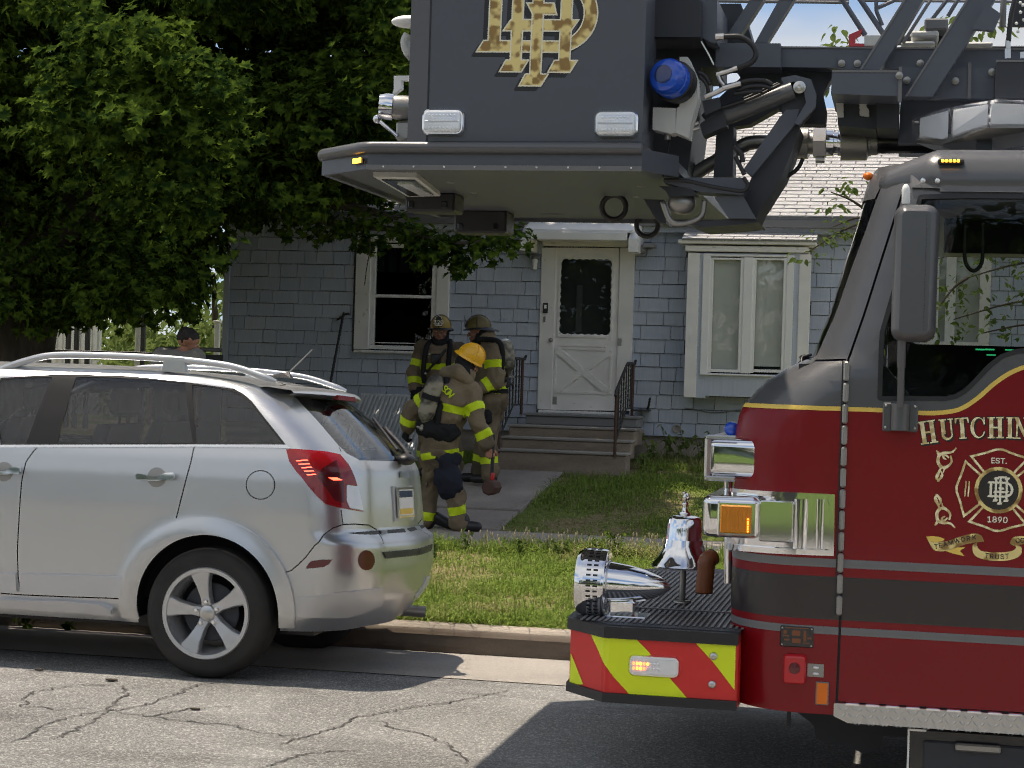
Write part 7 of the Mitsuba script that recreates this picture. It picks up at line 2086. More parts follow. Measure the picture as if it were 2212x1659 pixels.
for o, d, w, R_2 in ((shR + (elR - shR) * 0.62, elR - shR + np.array([0.05, 0, 0]), 0.075, 0.125), (elR + (wrR - elR) * 0.62, wrR - elR, 0.075, 0.115), (shL + (elL - shL) * 0.60, elL - shL, 0.07, 0.12), (elL + (wrL - elL) * 0.62, wrL - elL, 0.07, 0.11), (pel + [0.0, 0, -0.01], ches - pel + np.array([-0.22, 0, 0.0]), 0.062, 0.30), (I(590, 1225, YA), unit([0.22, 0, 1]), 0.075, 0.215)):
    add(JKk + '__reflective_band', band(jk, o, d, w, R_2), 'hi_vis', True)
for o, d in ((knR + (anR - knR) * 0.50, anR - knR), (knL + (anL - knL) * 0.80, anL - knL)):
    add(TRk + '__reflective_band', band(tr_, o, d, 0.08, 0.17), 'hi_vis', True)
add(TRk + '__knee_patch', [soft(union_bones([(hipR + [0.0, -0.05, -0.02], 0.11, hipR + (knR - hipR) * 0.85 + [-0.02, -0.04, 0], 0.112), (hipL + [0.05, -0.05, 0.02], 0.10, hipR + [0.05, -0.03, 0.02], 0.10)]), 0.02, 4, 0.07, 4, 11)], 'navy_cloth', True)
bt = []
for an, toe, heel in ((anR, toeR, heelR),):
    bt += [(an + [0, 0, 0.05], 0.075, heel + [0, 0, 0.03], 0.065), (heel, 0.048, heel + (toe - heel) * 0.6, 0.05), (heel + (toe - heel) * 0.5, 0.052, toe - [0.02, 0, 0], 0.047)]
heelL = anL + [0.03, 0, -0.10]
toeL = np.array([heelL[0] + 0.19, heelL[1] + 0.02, gA + 0.04])
heelL[2] = gA + 0.11
bt += [(anL, 0.07, heelL, 0.058), (heelL, 0.05, toeL, 0.045), (heelL + [0.06, 0, 0], 0.05, toeL, 0.045)]
add(A + '__boots', soft(union_bones(bt), 0.014, 5), 'black_plastic', True)
add(A + '__glove', soft(union_bones([(wrL - (wrL - elL) * 0.1, 0.06, wrL + (wrL - elL) * 0.12, 0.045)] + hand(wrL + (wrL - elL) * 0.10, unit(wrL - elL), [0.6, 0.6, 0], 0.7, 1.15, -1)), 0.009, 5), 'black_cloth', True)
helmet(A, hd + upA * 0.02 - fA * 0.005, fA, unit([0.42, -0.12, 0.9]), 'helmet_yellow', False, None, 'bright yellow helmet', 'helmet_yellow', 0.35)
add(A + '__hood', soft(union_bones([(hd - fA * 0.02 - upA * 0.02, 0.098, hd + fA * 0.02 - upA * 0.05, 0.09), (hd - upA * 0.05 - fA * 0.01, 0.095, nek + upA * 0.03, 0.105)]), 0.016, 6, 0.012, 5), 'black_cloth', True)
add(A + '__collar', soft(union_bones([(I(520, 850, YA - 0.02), 0.06, I(640, 830, YA - 0.03), 0.07), (I(640, 830, YA - 0.03), 0.07, I(760, 940, YA - 0.02), 0.06)]), 0.02, 6, 0.03, 8), 'cloth', True)
scba(A, I(425, 890, YA - 0.20), I(275, 1400, YA - 0.20), 0.082)
add(A + '__harness', [soft(union_bones([(I(440, 1180, YA - 0.10), 0.07, I(360, 1480, YA - 0.1), 0.085), (I(360, 1480, YA - 0.1), 0.10, J(450, 110, YA - 0.12), 0.115), (J(450, 110, YA - 0.12), 0.11, J(690, 175, YA - 0.10), 0.10)]), 0.02, 6, 0.07, 2, 12), tube(curve([I(530, 900, YA - 0.09), I(520, 1050, YA - 0.14), I(450, 1250, YA - 0.18), I(420, 1500, YA - 0.15)], 20), 0.03, 10)], 'black_cloth', True)
add(A + '__tank_strap', [lathe([(0.0, 0.084), (0.0, 0.089), (0.05, 0.089), (0.05, 0.084)], I(425, 890, YA - 0.20) + unit(I(275, 1400, YA - 0.2) - I(425, 890, YA - 0.2)) * 0.17, I(275, 1400, YA - 0.2) - I(425, 890, YA - 0.2), 24)], 'black_cloth')
tx = []
for i, ch in enumerate('SON'):
    m = meshkit.text_mesh(ch, 0.062, 0.003, True)
    v = np.array(m.vertices)
    v[:, :2] -= (v[:, :2].max(0) + v[:, :2].min(0)) / 2
    c = I((575, 612, 648)[i], (1000, 1045, 1090)[i], YA)
    ci = trimesh.proximity.closest_point(jk, [c + [0, -0.25, 0]])[0][0]
    nn = unit(EYE - ci)
    a_ = math.radians(-52)
    ex, ez = unit(np.array([math.cos(a_), 0, math.sin(a_)])), unit(np.array([-math.sin(a_), 0, math.cos(a_)]))
    m.vertices = ci + np.array([0, -0.010, 0]) + v[:, :1] * ex + v[:, 1:2] * ez + v[:, 2:] * [0, -1, 0]
    tx.append(m)
add(JKk + '__lettering', tx, 'hi_vis', label='yellow letters SON on the back of the coat')
# hammer in the hand
HM = thing('sledgehammer', 'sledgehammer with red taped handle hanging from the walking firefighter\'s hand', 'hammer')
h0 = J(1165, 300, YA - 0.02)
h1 = J(1150, 690, YA - 0.02)
add(HM + '__handle', cyl(h0 + [0, 0, 0.09], h1, 0.017, n=12), 'black_plastic', True)
add(HM + '__red_tape', cyl(J(1162, 610, YA - 0.02), J(1152, 688, YA - 0.02), 0.021, n=12), 'red_bright', True)
hc = J(1148, 770, YA - 0.02)
add(HM + '__head', lathe([(-0.10, 0.0), (-0.10, 0.058), (-0.085, 0.072), (-0.04, 0.072), (0.04, 0.072), (0.085, 0.072), (0.10, 0.058), (0.10, 0.0)], hc, [0.1, 1, 0], 8), 'rust_iron')

# ---- 2: standing, facing the street
B = thing('person', 'firefighter facing the street in a helmet with a black front shield', 'person')
YB = 19.7
gB = float(tz(YB)) + 0.04
hdB = I(465, 395, YB - 0.02)
fB, upB = unit([0.08, -1, -0.05]), unit([0, -0.05, 1])
nekB, chB, peB = I(468, 520, YB), I(470, 690, YB + 0.01), I(480, 1060, YB + 0.02)
sLb, eLb, wLb = I(290, 590, YB), I(195, 830, YB - 0.03), I(180, 1010, YB - 0.10)
sRb, eRb, wRb = I(640, 600, YB), I(700, 830, YB + 0.02), I(690, 1010, YB - 0.08)
hipsB = [peB + [-0.11, 0, -0.06], peB + [0.11, 0, -0.06]]
kneB = [np.array([h[0] * 1.0 - 0.03 * (1 if i == 0 else -1), YB - 0.03, gB + 0.50]) for i, h in enumerate(hipsB)]
ankB = [np.array([k[0] - 0.02 * (1 if i == 0 else -1), YB + 0.02, gB + 0.11]) for i, k in enumerate(kneB)]
core = [(peB, 0.13, chB, 0.15), (chB, 0.15, nekB, 0.07), (nekB, 0.058, hdB - upB * 0.06, 0.055)]
for s_, e_, w_ in ((sLb, eLb, wLb), (sRb, eRb, wRb)):
    core += [(chB, 0.1, s_, 0.07), (s_, 0.055, e_, 0.045), (e_, 0.045, w_, 0.032)]
for h_, k_2, a_ in zip(hipsB, kneB, ankB):
    core += [(peB, 0.12, h_, 0.1), (h_, 0.09, k_2, 0.06), (k_2, 0.06, a_, 0.045)]
add(B + '__body', soft(union_bones(core + head_bones(hdB, fB, upB)), 0.009, 6), 'skin_dark', True)
face_parts(B, hdB, fB, upB)
jkB = soft(union_bones([(peB + [0, 0, -0.05], 0.19, chB, 0.20), (chB, 0.17, nekB - [0, 0, 0.03], 0.09), (chB, 0.18, sLb + [0.03, 0, 0.0], 0.10), (chB, 0.18, sRb - [0.03, 0, 0], 0.10), (sLb, 0.10, eLb, 0.09), (eLb, 0.088, wLb, 0.072), (sRb, 0.10, eRb, 0.09), (eRb, 0.088, wRb, 0.072), (peB + [-0.12, 0, -0.1], 0.12, peB + [0.12, 0, -0.1], 0.12), (chB + [-0.1, 0, 0], 0.13, chB + [0.1, 0, 0], 0.13)]), 0.018, 10, 0.07, 13, 8)
k1 = add(B + '__coat', jkB, 'cloth', True, label='tan turnout coat with lime reflective bands')
trB = soft(union_bones([(peB, 0.17, h_, 0.13) for h_ in hipsB] + [(h_, 0.125, k_2, 0.105) for h_, k_2 in zip(hipsB, kneB)] + [(k_2, 0.105, a_ + [0, 0, 0.0], 0.095) for k_2, a_ in zip(kneB, ankB)]), 0.02, 8, 0.06, 15, 9)
k2 = add(B + '__trousers', trB, 'cloth', True)
for o, d, w, R_2 in ((sLb + (eLb - sLb) * 0.63, eLb - sLb + np.array([0.03, 0, 0]), 0.075, 0.125), (eLb + (wLb - eLb) * 0.62, wLb - eLb, 0.07, 0.12), (sRb + (eRb - sRb) * 0.63, eRb - sRb, 0.075, 0.125), (I(470, 775, YB), [0, 0, 1], 0.07, 0.235), (I(480, 1120, YB), [0, 0, 1], 0.07, 0.26)):
    add(k1 + '__reflective_band', band(jkB, o, d, w, R_2), 'hi_vis', True)
for k_2, a_ in zip(kneB, ankB):
    add(k2 + '__reflective_band', band(trB, k_2 + (a_ - k_2) * 0.65, a_ - k_2, 0.075, 0.17), 'hi_vis', True)
add(B + '__boots', soft(union_bones([q for a_ in ankB for q in ((a_ + [0, 0, 0.08], 0.075, a_ - [0, -0.02, 0.05], 0.06), (a_ + [0, 0.03, -0.06], 0.05, a_ + [0, -0.17, -0.065], 0.046))]), 0.016, 5), 'black_plastic', True)
for w_, e_, th_ in ((wLb, eLb, 1), (wRb, eRb, -1)):
    add(B + '__glove', soft(union_bones([(w_ - (w_ - e_) * 0.15, 0.062, w_ + (w_ - e_) * 0.15, 0.05)] + hand(w_ + (w_ - e_) * 0.10, unit(w_ - e_ + np.array([0, -0.02, -0.1])), [0.3 * th_, 0.6, 0], 0.6, 1.15, th_)), 0.010, 5), 'black_cloth', True)
helmet(B, hdB + upB * 0.012, fB, upB, 'helmet_sooty', True, '320', 'sooty yellow helmet with the number 320 on its shield')
add(B + '__hood', soft(union_bones([(hdB - fB * 0.035 + upB * 0.0, 0.096, hdB - fB * 0.03 - upB * 0.07, 0.09), (hdB + fB * 0.02 - upB * 0.115, 0.075, nekB, 0.10)]), 0.016, 6, 0.012, 6), 'black_cloth', True)
st_ = []
for x in (-1, 1):
    a_, b_ = chB + [0.13 * x, -0.13, 0.13], chB + [0.14 * x, -0.215, -0.10]
    st_.append(tube(curve([nekB + [0.10 * x, 0.02, 0.03], a_, b_, peB + [0.15 * x, -0.20, 0.10]], 20), 0.028, 10))
add(B + '__harness', st_ + [band(jkB, peB + [0, 0, 0.03], [0, 0, 1], 0.05, 0.30, 0.010)], 'black_cloth', True)
add(B + '__chest_gear', [bx(chB[0] - 0.06, chB[0] + 0.05, chB[1] - 0.24, chB[1] - 0.18, chB[2] - 0.06, chB[2] + 0.05, 0.015), tube(curve([chB + [0.1, -0.2, 0.1], chB + [0.02, -0.25, -0.02], chB + [-0.1, -0.22, -0.15]], 14), 0.014, 8)], 'black_plastic', True)
add(B + '__buckle', [ball(I(300, 850, YB - 0.24), 0.016, 1), ball(I(340, 640, YB - 0.22), 0.011, 1)], 'steel', True)
add(B + '__chin_strap', tube(curve([hdB + np.array([-0.10, 0.0, 0.04]), hdB + np.array([-0.088, -0.05, -0.06]), hdB + np.array([0.0, -0.085, -0.128]), hdB + np.array([0.088, -0.05, -0.06]), hdB + np.array([0.10, 0, 0.04])], 24), 0.008, 6), 'black_cloth', True)
scba(B, chB + [0, 0.27, 0.18], chB + [0, 0.25, -0.35], 0.085)

# ---- 3: standing in profile, air tank on the back
C_ = thing('person', 'firefighter in profile facing left with an air tank on his back', 'person')
YC_ = 19.35
gC = float(tz(YC_)) + 0.04
hdC = I(880, 400, YC_)
fC, upC = unit([-1, -0.12, -0.08]), unit([0.02, 0, 1])
nekC, chC, peC = I(960, 510, YC_ + 0.02), I(1010, 720, YC_ + 0.03), I(1010, 1100, YC_ + 0.03)
sNc, eNc, wNc = I(1050, 620, YC_ - 0.17), I(1060, 930, YC_ - 0.20), I(930, 1010, YC_ - 0.24)
sFc, eFc, wFc = I(980, 620, YC_ + 0.22), I(940, 900, YC_ + 0.22), I(860, 1000, YC_ + 0.12)
hipC = [peC + [0, -0.1, -0.06], peC + [0.02, 0.1, -0.06]]
kneC = [np.array([peC[0] + 0.0, YC_ - 0.09, gC + 0.52]), np.array([peC[0] - 0.04, YC_ + 0.14, gC + 0.52])]
ankC = [np.array([peC[0] + 0.05, YC_ - 0.09, gC + 0.12]), np.array([peC[0] - 0.12, YC_ + 0.14, gC + 0.12])]
core = [(peC, 0.12, chC, 0.14), (chC, 0.14, nekC, 0.07), (nekC, 0.058, hdC - upC * 0.06, 0.055)]
for s_, e_, w_ in ((sNc, eNc, wNc), (sFc, eFc, wFc)):
    core += [(chC, 0.1, s_, 0.06), (s_, 0.055, e_, 0.045), (e_, 0.045, w_, 0.032)]
for h_, k_2, a_ in zip(hipC, kneC, ankC):
    core += [(peC, 0.12, h_, 0.1), (h_, 0.09, k_2, 0.06), (k_2, 0.06, a_, 0.045)]
add(C_ + '__body', soft(union_bones(core + head_bones(hdC, fC, upC)), 0.009, 6), 'skin_dark', True)
face_parts(C_, hdC, fC, upC)
jkC = soft(union_bones([(peC + [0, 0, -0.05], 0.18, chC, 0.185), (chC, 0.16, nekC, 0.10), (nekC, 0.10, nekC + [-0.01, 0, 0.05], 0.095), (chC, 0.16, sNc, 0.10), (chC, 0.16, sFc, 0.10), (sNc, 0.105, eNc, 0.095), (eNc, 0.092, wNc, 0.074), (sFc, 0.10, eFc, 0.09), (eFc, 0.088, wFc, 0.072), (peC + [0, -0.08, -0.1], 0.14, peC + [0, 0.1, -0.1], 0.14)]), 0.018, 10, 0.07, 23, 8)
k1 = add(C_ + '__coat', jkC, 'cloth', True, label='tan turnout coat with lime reflective bands')
trC = soft(union_bones([(peC, 0.17, h_, 0.13) for h_ in hipC] + [(h_, 0.128, k_2, 0.108) for h_, k_2 in zip(hipC, kneC)] + [(k_2, 0.108, a_, 0.095) for k_2, a_ in zip(kneC, ankC)]), 0.02, 8, 0.06, 25, 9)
k2 = add(C_ + '__trousers', trC, 'cloth', True)
for o, d, w, R_2 in ((sNc + (eNc - sNc) * 0.42, eNc - sNc, 0.08, 0.13), (eNc + (wNc - eNc) * 0.62, wNc - eNc, 0.075, 0.115), (I(1040, 1045, YC_), [-0.15, 0, 1], 0.07, 0.26)):
    add(k1 + '__reflective_band', band(jkC, o, d, w, R_2), 'hi_vis', True)
for k_2, a_ in zip(kneC, ankC):
    add(k2 + '__reflective_band', band(trC, k_2 + (a_ - k_2) * 0.65, a_ - k_2, 0.075, 0.17), 'hi_vis', True)
add(k2 + '__pocket', [bx(peC[0] - 0.10, peC[0] + 0.07, YC_ - 0.25, YC_ - 0.12, peC[2] - 0.30, peC[2] - 0.14, 0.03)], 'black_cloth')
add(C_ + '__boots', soft(union_bones([q for a_ in ankC for q in ((a_ + [0, 0, 0.08], 0.075, a_ - [-0.02, 0, 0.05], 0.06), (a_ + [0.03, 0, -0.06], 0.05, a_ + [-0.17, 0, -0.065], 0.046))]), 0.016, 5), 'black_plastic', True)
for w_, e_, th_ in ((wNc, eNc, 1), (wFc, eFc, -1)):
    add(C_ + '__glove', soft(union_bones([(w_ - (w_ - e_) * 0.15, 0.062, w_ + (w_ - e_) * 0.15, 0.05)] + hand(w_ + (w_ - e_) * 0.10, unit([-0.6, 0.0, -0.6]), [-0.3, 0.6 * th_, -0.5], 0.8, 1.15, th_)), 0.010, 5), 'black_cloth', True)
helmet(C_, hdC + upC * 0.012, fC, unit(upC + fC * 0.1), 'helmet_dark', True, None, 'dark sooty helmet with a long back brim')
add(C_ + '__hood', soft(union_bones([(hdC - fC * 0.05 - upC * 0.01, 0.094, hdC - fC * 0.04 - upC * 0.08, 0.09), (hdC - fC * 0.0 - upC * 0.115, 0.072, nekC, 0.098)]), 0.016, 6, 0.012, 6), 'black_cloth', True)
add(C_ + '__collar', soft(union_bones([(I(960, 470, YC_ - 0.02), 0.085, I(985, 440, YC_), 0.08)]), 0.02, 4, 0.02, 6), 'cloth', True)
tt_, tb_ = I(1170, 500, YC_ - 0.05), I(1215, 850, YC_ - 0.05)
TKc = scba(C_, tt_, tb_, 0.082)
add(TKc + '__white_cap', lathe([(-0.02, 0.0), (-0.015, 0.03), (0.0, 0.05), (0.02, 0.052)], tt_ + [-0.005, 0, 0.01], unit(tb_ - tt_), 20), 'white_print', True)
add(C_ + '__harness', [tube(curve([nekC + [-0.07, -0.11, 0.02], nekC + [0.02, -0.13, 0.03], sNc + [0.07, -0.05, 0.10], sNc + [0.10, -0.03, -0.1], peC + [0.12, -0.15, 0.12]], 24), 0.03, 10), band(jkC, peC + [0, 0, 0.06], [0, 0, 1], 0.05, 0.30, 0.010), soft(union_bones([(I(1130, 620, YC_), 0.06, I(1130, 900, YC_), 0.07)]), 0.025, 4)], 'black_cloth', True)
add(C_ + '__hose', tube(curve([I(1230, 900, YC_ - 0.1), I(1190, 1000, YC_ - 0.2), I(1240, 960, YC_ - 0.2), I(1260, 1010, YC_ - 0.15)], 20), 0.012, 8), 'black_plastic', True)

# steel pry tool standing on the path by the steps
TL_ = thing('pry_axe', 'steel pry tool with flared blade standing on the path beside the steps', 'tool')
gT = PH(*Z('J', 1290, 548), 0.42)
t0, t1 = J(1185, 190, gT[1]), J(1240, 450, gT[1])
add(TL_ + '__handle', cyl(t0, t1, 0.014, n=10), 'steel', True)
bl = [J(1222, 440, gT[1]), J(1250, 440, gT[1]), J(1420, 545, gT[1]), J(1145, 545, gT[1])]
add(TL_ + '__blade', hull([p + [0, o, 0] for p in bl for o in (0, 0.012)] + [J(1300, 520, gT[1])]), 'ladder_grey')
add(TL_ + '__tip', [ball(p + [0, 0, 0.004], [0.03, 0.014, 0.012], 1) for p in bl[2:]], 'white_print', True)

# ---- 4: man behind the car
D_P = thing('person', 'dark haired man in grey shirt behind the parked car, only head and shoulder showing', 'person')
YD = 16.2
Kp = lambda x, y, Y: P(*Z('K', x, y), Y)
gD = float(tz(YD))
hdD = Kp(1770, 715, YD)
fD, upD = unit([0.75, 0.55, -0.35]), unit([0.25, 0, 1])
nkD, chD, peD = Kp(1720, 830, YD), Kp(1690, 960, YD), Kp(1660, 1150, YD + 0.05)
peD[2] = max(peD[2], gD + 0.85)
shs = [chD + [-0.19, 0.02, 0.10], chD + [0.17, -0.02, 0.10]]
core = [(peD, 0.13, chD, 0.15), (chD, 0.15, nkD, 0.07), (nkD, 0.058, hdD - upD * 0.06, 0.055)]
legs = []
for i, s_ in enumerate(shs):
    e_ = s_ + [-0.05 + 0.1 * i, -0.05, -0.28]
    w_ = e_ + [0.02, -0.12, -0.22]
    core += [(chD, 0.1, s_, 0.065), (s_, 0.052, e_, 0.042), (e_, 0.042, w_, 0.03)] + hand(w_, unit([0, -0.3, -1]), [0.3, 0.5, 0], 0.4, 1.0, 1 if i else -1)
    h_ = peD + [-0.1 + 0.2 * i, 0, -0.06]
    k_2 = np.array([h_[0], YD - 0.02, gD + 0.48])
    a_ = np.array([h_[0], YD + 0.02, gD + 0.1])
    legs += [(peD, 0.14, h_, 0.11), (h_, 0.1, k_2, 0.075), (k_2, 0.075, a_, 0.06)]
    core += [(h_, 0.085, k_2, 0.055), (k_2, 0.055, a_, 0.042), (a_ - [0, 0, 0.06], 0.035, a_ + [0, -0.15, -0.065], 0.03)]
add(D_P + '__body', soft(union_bones(core + head_bones(hdD, fD, upD)), 0.010, 6), 'skin', True)
face_parts(D_P, hdD, fD, upD)
add(D_P + '__shirt', soft(union_bones([(peD, 0.15, chD, 0.175), (chD, 0.15, nkD - [0, 0, 0.04], 0.085)] + [(chD, 0.14, s_, 0.085) for s_ in shs] + [(s_, 0.085, s_ + [-0.05 + 0.1 * i, -0.05, -0.2], 0.075) for i, s_ in enumerate(shs)]), 0.02, 8, 0.02, 31), 'grey_shirt', True)
add(D_P + '__trousers', soft(union_bones(legs), 0.025, 6, 0.015, 33), 'navy_cloth', True)
add(D_P + '__hair', soft(union_bones([(hdD - fD * 0.03 + upD * 0.035, 0.088, hdD + fD * 0.015 + upD * 0.045, 0.080)]), 0.014, 4, 0.02, 35, 30), 'hair', True)

# ================================================================ trees, grass, weeds, far background
MAPLE = np.array([(0, -0.12), (0.10, -0.02), (0.33, -0.10), (0.26, 0.08), (0.50, 0.22), (0.27, 0.30), (0.30, 0.48), (0.12, 0.42), (0, 0.68), (-0.12, 0.42), (-0.30, 0.48), (-0.27, 0.30), (-0.50, 0.22), (-0.26, 0.08), (-0.33, -0.10), (-0.10, -0.02)])
OVAL = np.array([(0, -0.1), (0.2, 0.1), (0.22, 0.34), (0, 0.68), (-0.22, 0.34), (-0.2, 0.1)])


def leaves(pos, nrm, tip, size, shape=MAPLE):
    """many leaves as one mesh: at pos, facing nrm, tips along tip"""
    n = len(pos)
    nrm = nrm / (np.linalg.norm(nrm, axis=1, keepdims=True) + 1e-9)
    tip = tip - nrm * np.einsum('ij,ij->i', tip, nrm)[:, None]
    tip /= np.linalg.norm(tip, axis=1, keepdims=True) + 1e-9
    s = np.cross(tip, nrm)
    k = len(shape)
    S = np.vstack([shape, [[0, 0.2]]])
    fold = np.abs(S[:, 0]) * 0.25 - S[:, 1] ** 2 * 0.25
    fold[-1] -= 0.03
    V = pos[:, None] + size[:, None, None] * (S[None, :, :1] * s[:, None] + S[None, :, 1:] * tip[:, None] + fold[None, :, None] * nrm[:, None])
    F = np.array([[i, (i + 1) % k, k] for i in range(k)])
    return V.reshape(-1, 3), (F[None] + (np.arange(n) * (k + 1))[:, None, None]).reshape(-1, 3)


def cluster_leaves(r_, centres, radii, per, size, outward=0.8, droop=0.5, flat=0.75, shape=MAPLE, face=(0, 0, 0)):
    """leaves in the outer parts of many small clumps"""
    n = len(centres)
    cnt = np.maximum(1, (per * (radii / radii.mean()) ** 2)).astype(int)
    idx = np.repeat(np.arange(n), cnt)
    d = r_.normal(size=(len(idx), 3))
    d /= np.linalg.norm(d, axis=1, keepdims=True)
    rad = radii[idx] * (0.45 + 0.6 * r_.random(len(idx)) ** 0.6)
    pos = centres[idx] + d * rad[:, None] * [1, 1, flat]
    nrm = d * outward + [0, 0, 0.75] + np.array(face) + r_.normal(size=d.shape) * 0.35
    tip = d * [1, 1, 0.2] + [0, 0, -droop] + r_.normal(size=d.shape) * 0.4
    sz = size * (0.7 + 0.6 * r_.random(len(idx)))
    return leaves(pos, nrm, tip, sz, shape)


rt = np.random.default_rng(21)
MT = thing('maple_tree', 'big dark maple on the left overhanging the house and the parked car', 'tree')
tb = P(36, 790, 17.6)
tb[2] = float(tz(17.6)) - 0.05
fork = P(20, 560, 17.6)
trunk = [tube(curve([tb, tb + [0.0, 0, 0.5], fork + [0, 0, -0.6], fork], 14), np.interp(np.linspace(0, 1, 13), [0, 0.15, 1], [0.36, 0.27, 0.23])[:len(curve([tb, tb + [0.0, 0, 0.5], fork + [0, 0, -0.6], fork], 14))], 14)]
limbs = []
for e in (P(560, 250, 19.0), P(150, -200, 18), P(-200, 100, 19), P(700, -200, 20.5), P(860, 470, 18.2), P(620, 420, 18.5)):
    limbs.append(curve([fork - [0, 0, 0.1], fork + (e - fork) * 0.35 + [0, 0, 0.5], fork + (e - fork) * 0.75 + [0, 0, 0.3], e], 18))
add(MT + '__trunk', trunk + [tube(l, np.linspace(0.15, 0.03, len(l)), 8) for l in limbs], 'bark', True)
cc = np.array([tb[0] + 1.5, 19.4, 6.0])
low_px, low_py = [-400, 0, 110, 150, 220, 260, 330, 380, 410, 430, 445, 470, 492, 560, 640, 700, 760, 800, 900, 1300], [730, 720, 700, 700, 695, 672, 690, 688, 640, 590, 520, 480, 485, 498, 500, 458, 432, 420, 420, 420]
C_, Rd = [], []
while len(C_) < 1150:
    d = rt.normal(size=3)
    d /= np.linalg.norm(d)
    rr = rt.random() ** 0.45
    p = cc + d * rr * np.array([6.0, 3.9, 4.6])
    if p[2] < 1.9:
        continue
    r_ = 0.30 + 0.22 * rt.random()
    q = proj(p)
    if q[1] + r_ * 200 > np.interp(q[0], low_px, low_py):
        continue
    if q[0] > 900 and p[2] < 4.4:
        continue
    if p[0] > -4.2:
        continue
    if p[1] < 21.6 or p[2] > 4.6:
        C_.append(p)
        Rd.append(r_)
for _ in range(230):  # unseen canopy added above the frame to shade the crown
    C_.append(np.array([rt.uniform(-14, -9.0), rt.uniform(12.8, 17), rt.uniform(5.9, 7.5)]))
    Rd.append(rt.uniform(0.35, 0.55))
C_, Rd = np.array(C_), np.array(Rd)
v1, f1 = cluster_leaves(rt, C_, Rd, 62, 0.165)
# a low curtain of foliage at the left, down to the dark lower edge
lw = []
while len(lw) < 560:
    px_, y_ = rt.uniform(-250, 880), rt.uniform(16.6, 20.6)
    py_ = rt.uniform(150, float(np.interp(px_, low_px, low_py)) - 22)
    if px_ > 640 and py_ > 440:
        continue
    if (px_ - 460) ** 2 / 900 + (py_ - 520) ** 2 / 4500 < 1:
        continue
    lw.append(P(px_, py_, y_))
lw = np.array(lw)
v2, f2 = cluster_leaves(rt, lw, np.full(len(lw), 0.30) * (0.7 + 0.6 * rt.random(len(lw))), 46, 0.15)
add(MT + '__crown', (np.vstack([v1, v2]), np.vstack([f1, f2 + len(v1)])), 'leaf', False, label='dense dark crown of lobed leaves')
# the sunlit lobe towards the street
lob = []
for px_, py_, y_, n_ in ((280, 130, 14.6, 10), (180, 200, 14.4, 12), (400, 200, 14.6, 12), (120, 210, 14.5, 6), (280, 260, 14.2, 14), (420, 260, 14.5, 8), (330, 340, 14.7, 12), (200, 320, 14.9, 8), (420, 350, 15.0, 8), (380, 420, 15.2, 8), (300, 420, 15.2, 6), (400, 480, 15.4, 4), (270, 90, 14.9, 4), (60, 5, 15.0, 5), (150, -15, 15.0, 5)):
    c = P(px_, py_, y_)
    for _ in range(n_):
        lob.append(c + rt.normal(size=3) * [0.20, 0.25, 0.17])
fr = []
for px_, py_ in ((90, 225), (120, 190), (150, 165), (130, 140), (160, 110), (185, 90), (215, 70), (250, 65), (290, 75), (330, 90), (350, 75), (390, 110), (420, 130), (445, 150), (480, 160), (470, 190), (430, 175), (300, 110), (230, 120), (200, 160), (260, 150), (350, 140), (110, 240), (140, 270)):
    for _ in range(2):
        fr.append(P(px_, py_, 14.0 + rt.uniform(0, 0.5)) + rt.normal(size=3) * 0.06)
v6, f6 = cluster_leaves(rt, np.array(fr), np.full(len(fr), 0.14), 9, 0.145, 0.4, 0.6, 0.75, MAPLE, (0, -0.75, 0.1))
lob = np.array(lob)
v3, f3 = cluster_leaves(rt, lob, np.full(len(lob), 0.24), 15, 0.15, 0.45, 0.7, 0.75, MAPLE, (0, -0.65, 0.1))
add(MT + '__sunlit_bough', (np.vstack([v3, v6]), np.vstack([f3, f6 + len(v3)])), 'leaf', False, label='bough of bright lobed leaves reaching out towards the street')
br = [tube(curve([fork + [0.3, -0.5, 0.6], P(150, 330, 15.6), P(280, 260, 14.5), P(400, 230, 14.5)], 18), np.linspace(0.06, 0.012, 19), 7)]
# branch hanging in front of the house
hang = []
for px_, py_, y_, n_ in ((905, 510, 17.6, 5), (960, 530, 17.6, 5), (1010, 525, 17.6, 5), (1060, 515, 17.6, 5), (1105, 508, 17.6, 3), (985, 560, 17.6, 3), (920, 545, 17.6, 3), (860, 490, 17.8, 4), (800, 480, 18, 4), (745, 500, 18.2, 3), (785, 525, 18.2, 3), (700, 480, 18.3, 3), (1060, 545, 17.6, 2)):
    c = P(px_, py_, y_)
    for _ in range(n_):
        hang.append(c + rt.normal(size=3) * [0.10, 0.14, 0.05])
hang = np.array(hang)
v4, f4 = cluster_leaves(rt, hang, np.full(len(hang), 0.15), 15, 0.125, 0.5, 0.7)
add(MT + '__hanging_bough', (v4, f4), 'leaf', False, label='leafy bough hanging over the left window')
hb = curve([P(600, 440, 18.6), P(720, 482, 18.3), P(800, 490, 18.1), P(880, 500, 17.7), P(980, 525, 17.6), P(1080, 515, 17.6)], 24)
tw_ = [tube(curve([P(790, 500, 18.1), P(800, 530, 18.1), P(792, 580, 18.1), P(788, 615, 18.1)], 10), 0.006, 5), tube(curve([P(500, 510, 19), P(490, 530, 19), P(505, 560, 19)], 8), 0.012, 5)]
add(MT + '__bough_wood', [tube(hb, np.linspace(0.05, 0.012, len(hb)), 7)] + tw_, 'bark', True)

